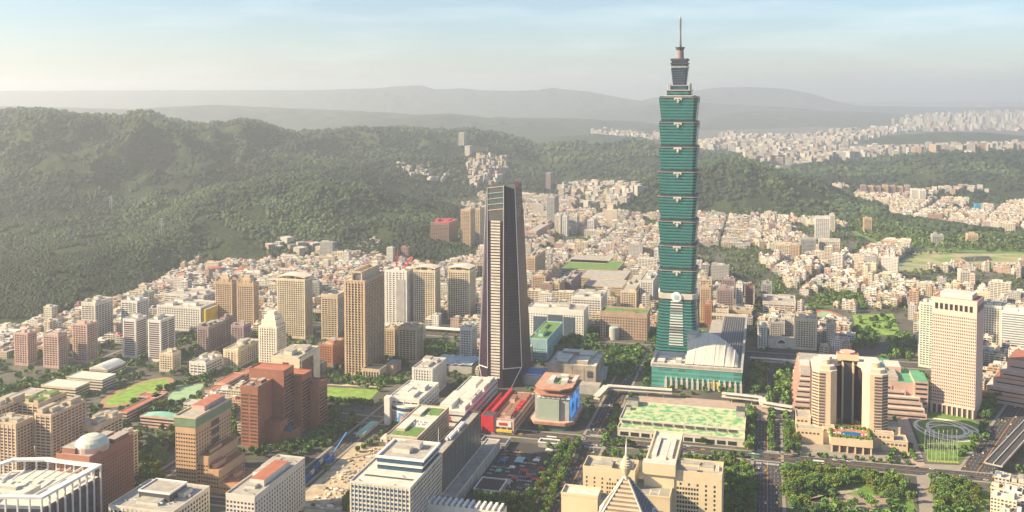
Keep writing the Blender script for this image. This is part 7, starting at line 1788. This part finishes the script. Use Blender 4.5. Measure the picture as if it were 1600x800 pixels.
def put_car(p, d, key, where, bus=None):
    mesh = bus or CM[key]; o = bpy.data.objects.new('bus' if bus else 'car', mesh[0]); COL.objects.link(o); o.location = p; o.rotation_euler.z = math.atan2(-d.x, d.y)
    g = bpy.data.objects.new('cabin_glass' if not bus else 'window_band', mesh[1]); COL.objects.link(g); g.parent = o
    tag(o, None, 'bus' if bus else 'car', 'buses on the streets' if bus else 'cars on the streets and in the car park'); cars.append((o, '%s %s' % (key, 'bus' if bus else 'car'), where, p))
rc = random.Random(8); keys = ['white']*5+['silver']*4+['black']*4+['yellow']*4+['red', 'blue']
for ri, where, n_ in ((R_AVE, 'on the avenue left of city hall', 52), (R_SHIFU, 'on the wide street right of city hall', 34), (R_CROSS, 'on the cross street before the green roof', 44), (R_DIAG, 'on the slanting road at right', 46), (R_LEFT, 'on the road by the building site', 24), (R_LEFTX, 'on the street by the stepped tan office', 8), (R_BACK, 'on the broad road behind the towers', 12), (R_EDGE, 'on the road by the pink blocks', 6)):
    A, B, d, n, w, lanes = ROADS[ri]; L = (B-A).length; used = []
    for _ in range(n_):
        for _t in range(20):
            t = rc.uniform(4, L-4); ln = rc.randrange(lanes)
            if all(abs(t-u) > 7 or ln != l for u, l in used): break
        used.append((t, ln)); p = A+d*t+n*(-w/2+w*(ln+.5)/lanes); p.z = .07; put_car(p, d if ln >= lanes/2 else -d, rc.choice(keys), where)
for (x, y, m_, k_, d_) in ((1178, 713, BUSG, 'green', w0_), (1279, 724, BUSM, 'white', w0_), (862, 686, BUSM, 'white', w0_), (1020, 702, BUSM, 'white', w0_)):
    p = P(x, y); p.z = .07; put_car(p, d_, k_, 'on the cross street', m_)
cpk = [(756, 760), (776, 706), (852, 702), (838, 740), (822, 778), (765, 778)]
qa = P(758, 772); parked = []
for i in range(16):
    for j in range(14):
        p = qa+w0_*(i*5.6-10)+s0_*(j*9.2-6); a, b_ = proj(p)
        if inpoly(np.array([a]), np.array([b_]), cpk)[0] and rc.random() < .62: p.z = .05; put_car(p, w0_ if rc.random() < .5 else -w0_, rc.choice(keys), 'in the car park'); parked.append(p)
for i in range(10):
    p = P(1504+rc.uniform(0, 40), 402+rc.uniform(0, 5)); p.z = .06; put_car(p, w0_, rc.choice(['white', 'silver', 'black']), 'in the meadow car park')
gg = {}
for o, look, where, p in cars: gg.setdefault((look, where), []).append((proj((p.x, p.y, 0))[1]*1+proj((p.x, p.y, 0))[0]*.001, o))
for (look, where), l in gg.items():
    l.sort(key=lambda t: -t[0])
    for k, (_, o) in enumerate(l): o['label'] = '%s %s' % (look, where) if len(l) == 1 else '%s %s from the bottom %s' % (ordinal(k), look, where)
TC = {'red': RED, 'pale blue': SKYB, 'white': WMET, 'teal': TEALR, 'dark grey': GREY, 'blue': BLU}
for k, (x, y, w, d, h, c) in enumerate(((792, 757, 9, 12, 4, 'dark grey'), (812, 722, 9, 16, 4, 'pale blue'), (804, 750, 7, 6, 3.5, 'red'), (826, 747, 6, 6, 3.5, 'red'), (818, 738, 8, 6, 3.5, 'red'), (836, 752, 6, 5, 3.5, 'red'), (800, 733, 6, 6, 3.5, 'white'), (838, 722, 7, 7, 3.5, 'white'), (779, 738, 6, 8, 3.5, 'teal'), (846, 735, 5, 5, 3.5, 'red'), (785, 722, 7, 8, 3.5, 'blue'), (858, 706, 8, 5, 3.5, 'white'))):
    c_ = P(x, y); r_ = empty('market_tent', c_); near = ordinal(k)
    tag(r_, '%s market tent, %s from the left of its colour in the car park' % (c, ordinal(0)), 'tent', 'market tents in the car park'); r_['_c'] = c; r_['_x'] = float(x)
    m = MB(); A4 = [c_+w0_*a1*w/2+s0_*b1*d/2+Vector((0, 0, h-1.2)) for a1, b1 in ((-1, -1), (1, -1), (1, 1), (-1, 1))]; r1, r2 = c_-s0_*d*.35+Vector((0, 0, h)), c_+s0_*d*.35+Vector((0, 0, h))
    for q in ([A4[0], A4[1], r1], [A4[1], A4[2], r2, r1], [A4[2], A4[3], r2], [A4[3], A4[0], r1, r2]): m.poly(q, TC[c])
    part(r_, 'canopy', m)
    for q in A4: m = MB(); m.tube(Vector((q.x, q.y, 0)), q, .12, .12, WMET, 5); part(r_, 'pole', m)
tl = [o for o in bpy.data.objects if '_c' in o.keys()]
for c in TC:
    l = sorted([o for o in tl if o['_c'] == c], key=lambda o: o['_x'])
    for k, o in enumerate(l): o['label'] = '%s market tent in the car park' % c if len(l) == 1 else '%s %s market tent from the left in the car park' % (ordinal(k), c)
for o in tl: del o['_c']; del o['_x']
for k, (x, y, w, d, lb) in enumerate(((770, 700, 30, 20, 'dark flat-roofed shed at the left of the car park top'), (856, 700, 22, 12, 'black shed with a white canopy at the car park top'), (760, 775, 26, 30, 'white-edged open hall at the lower left of the car park'))):
    f = Fr(P(x, y)-w0_*w/2, w0_, w, s0_, d, 6); r_ = empty('market_shed', f.pt(0, 0)); tag(r_, lb, 'shed')
    m = MB(); m.box(f.o, f.a, w, f.b, d, 0, 5.2, GREY, DARK if k < 2 else asph); part(r_, 'wall', m); m = MB(); m.ring(f.pt(-.4, -.4), f.a, w+.8, f.b, d+.8, 1.1, 5.2, 6.3, WMET if k else GREY); part(r_, 'roof_rim', m)
LB.finish()
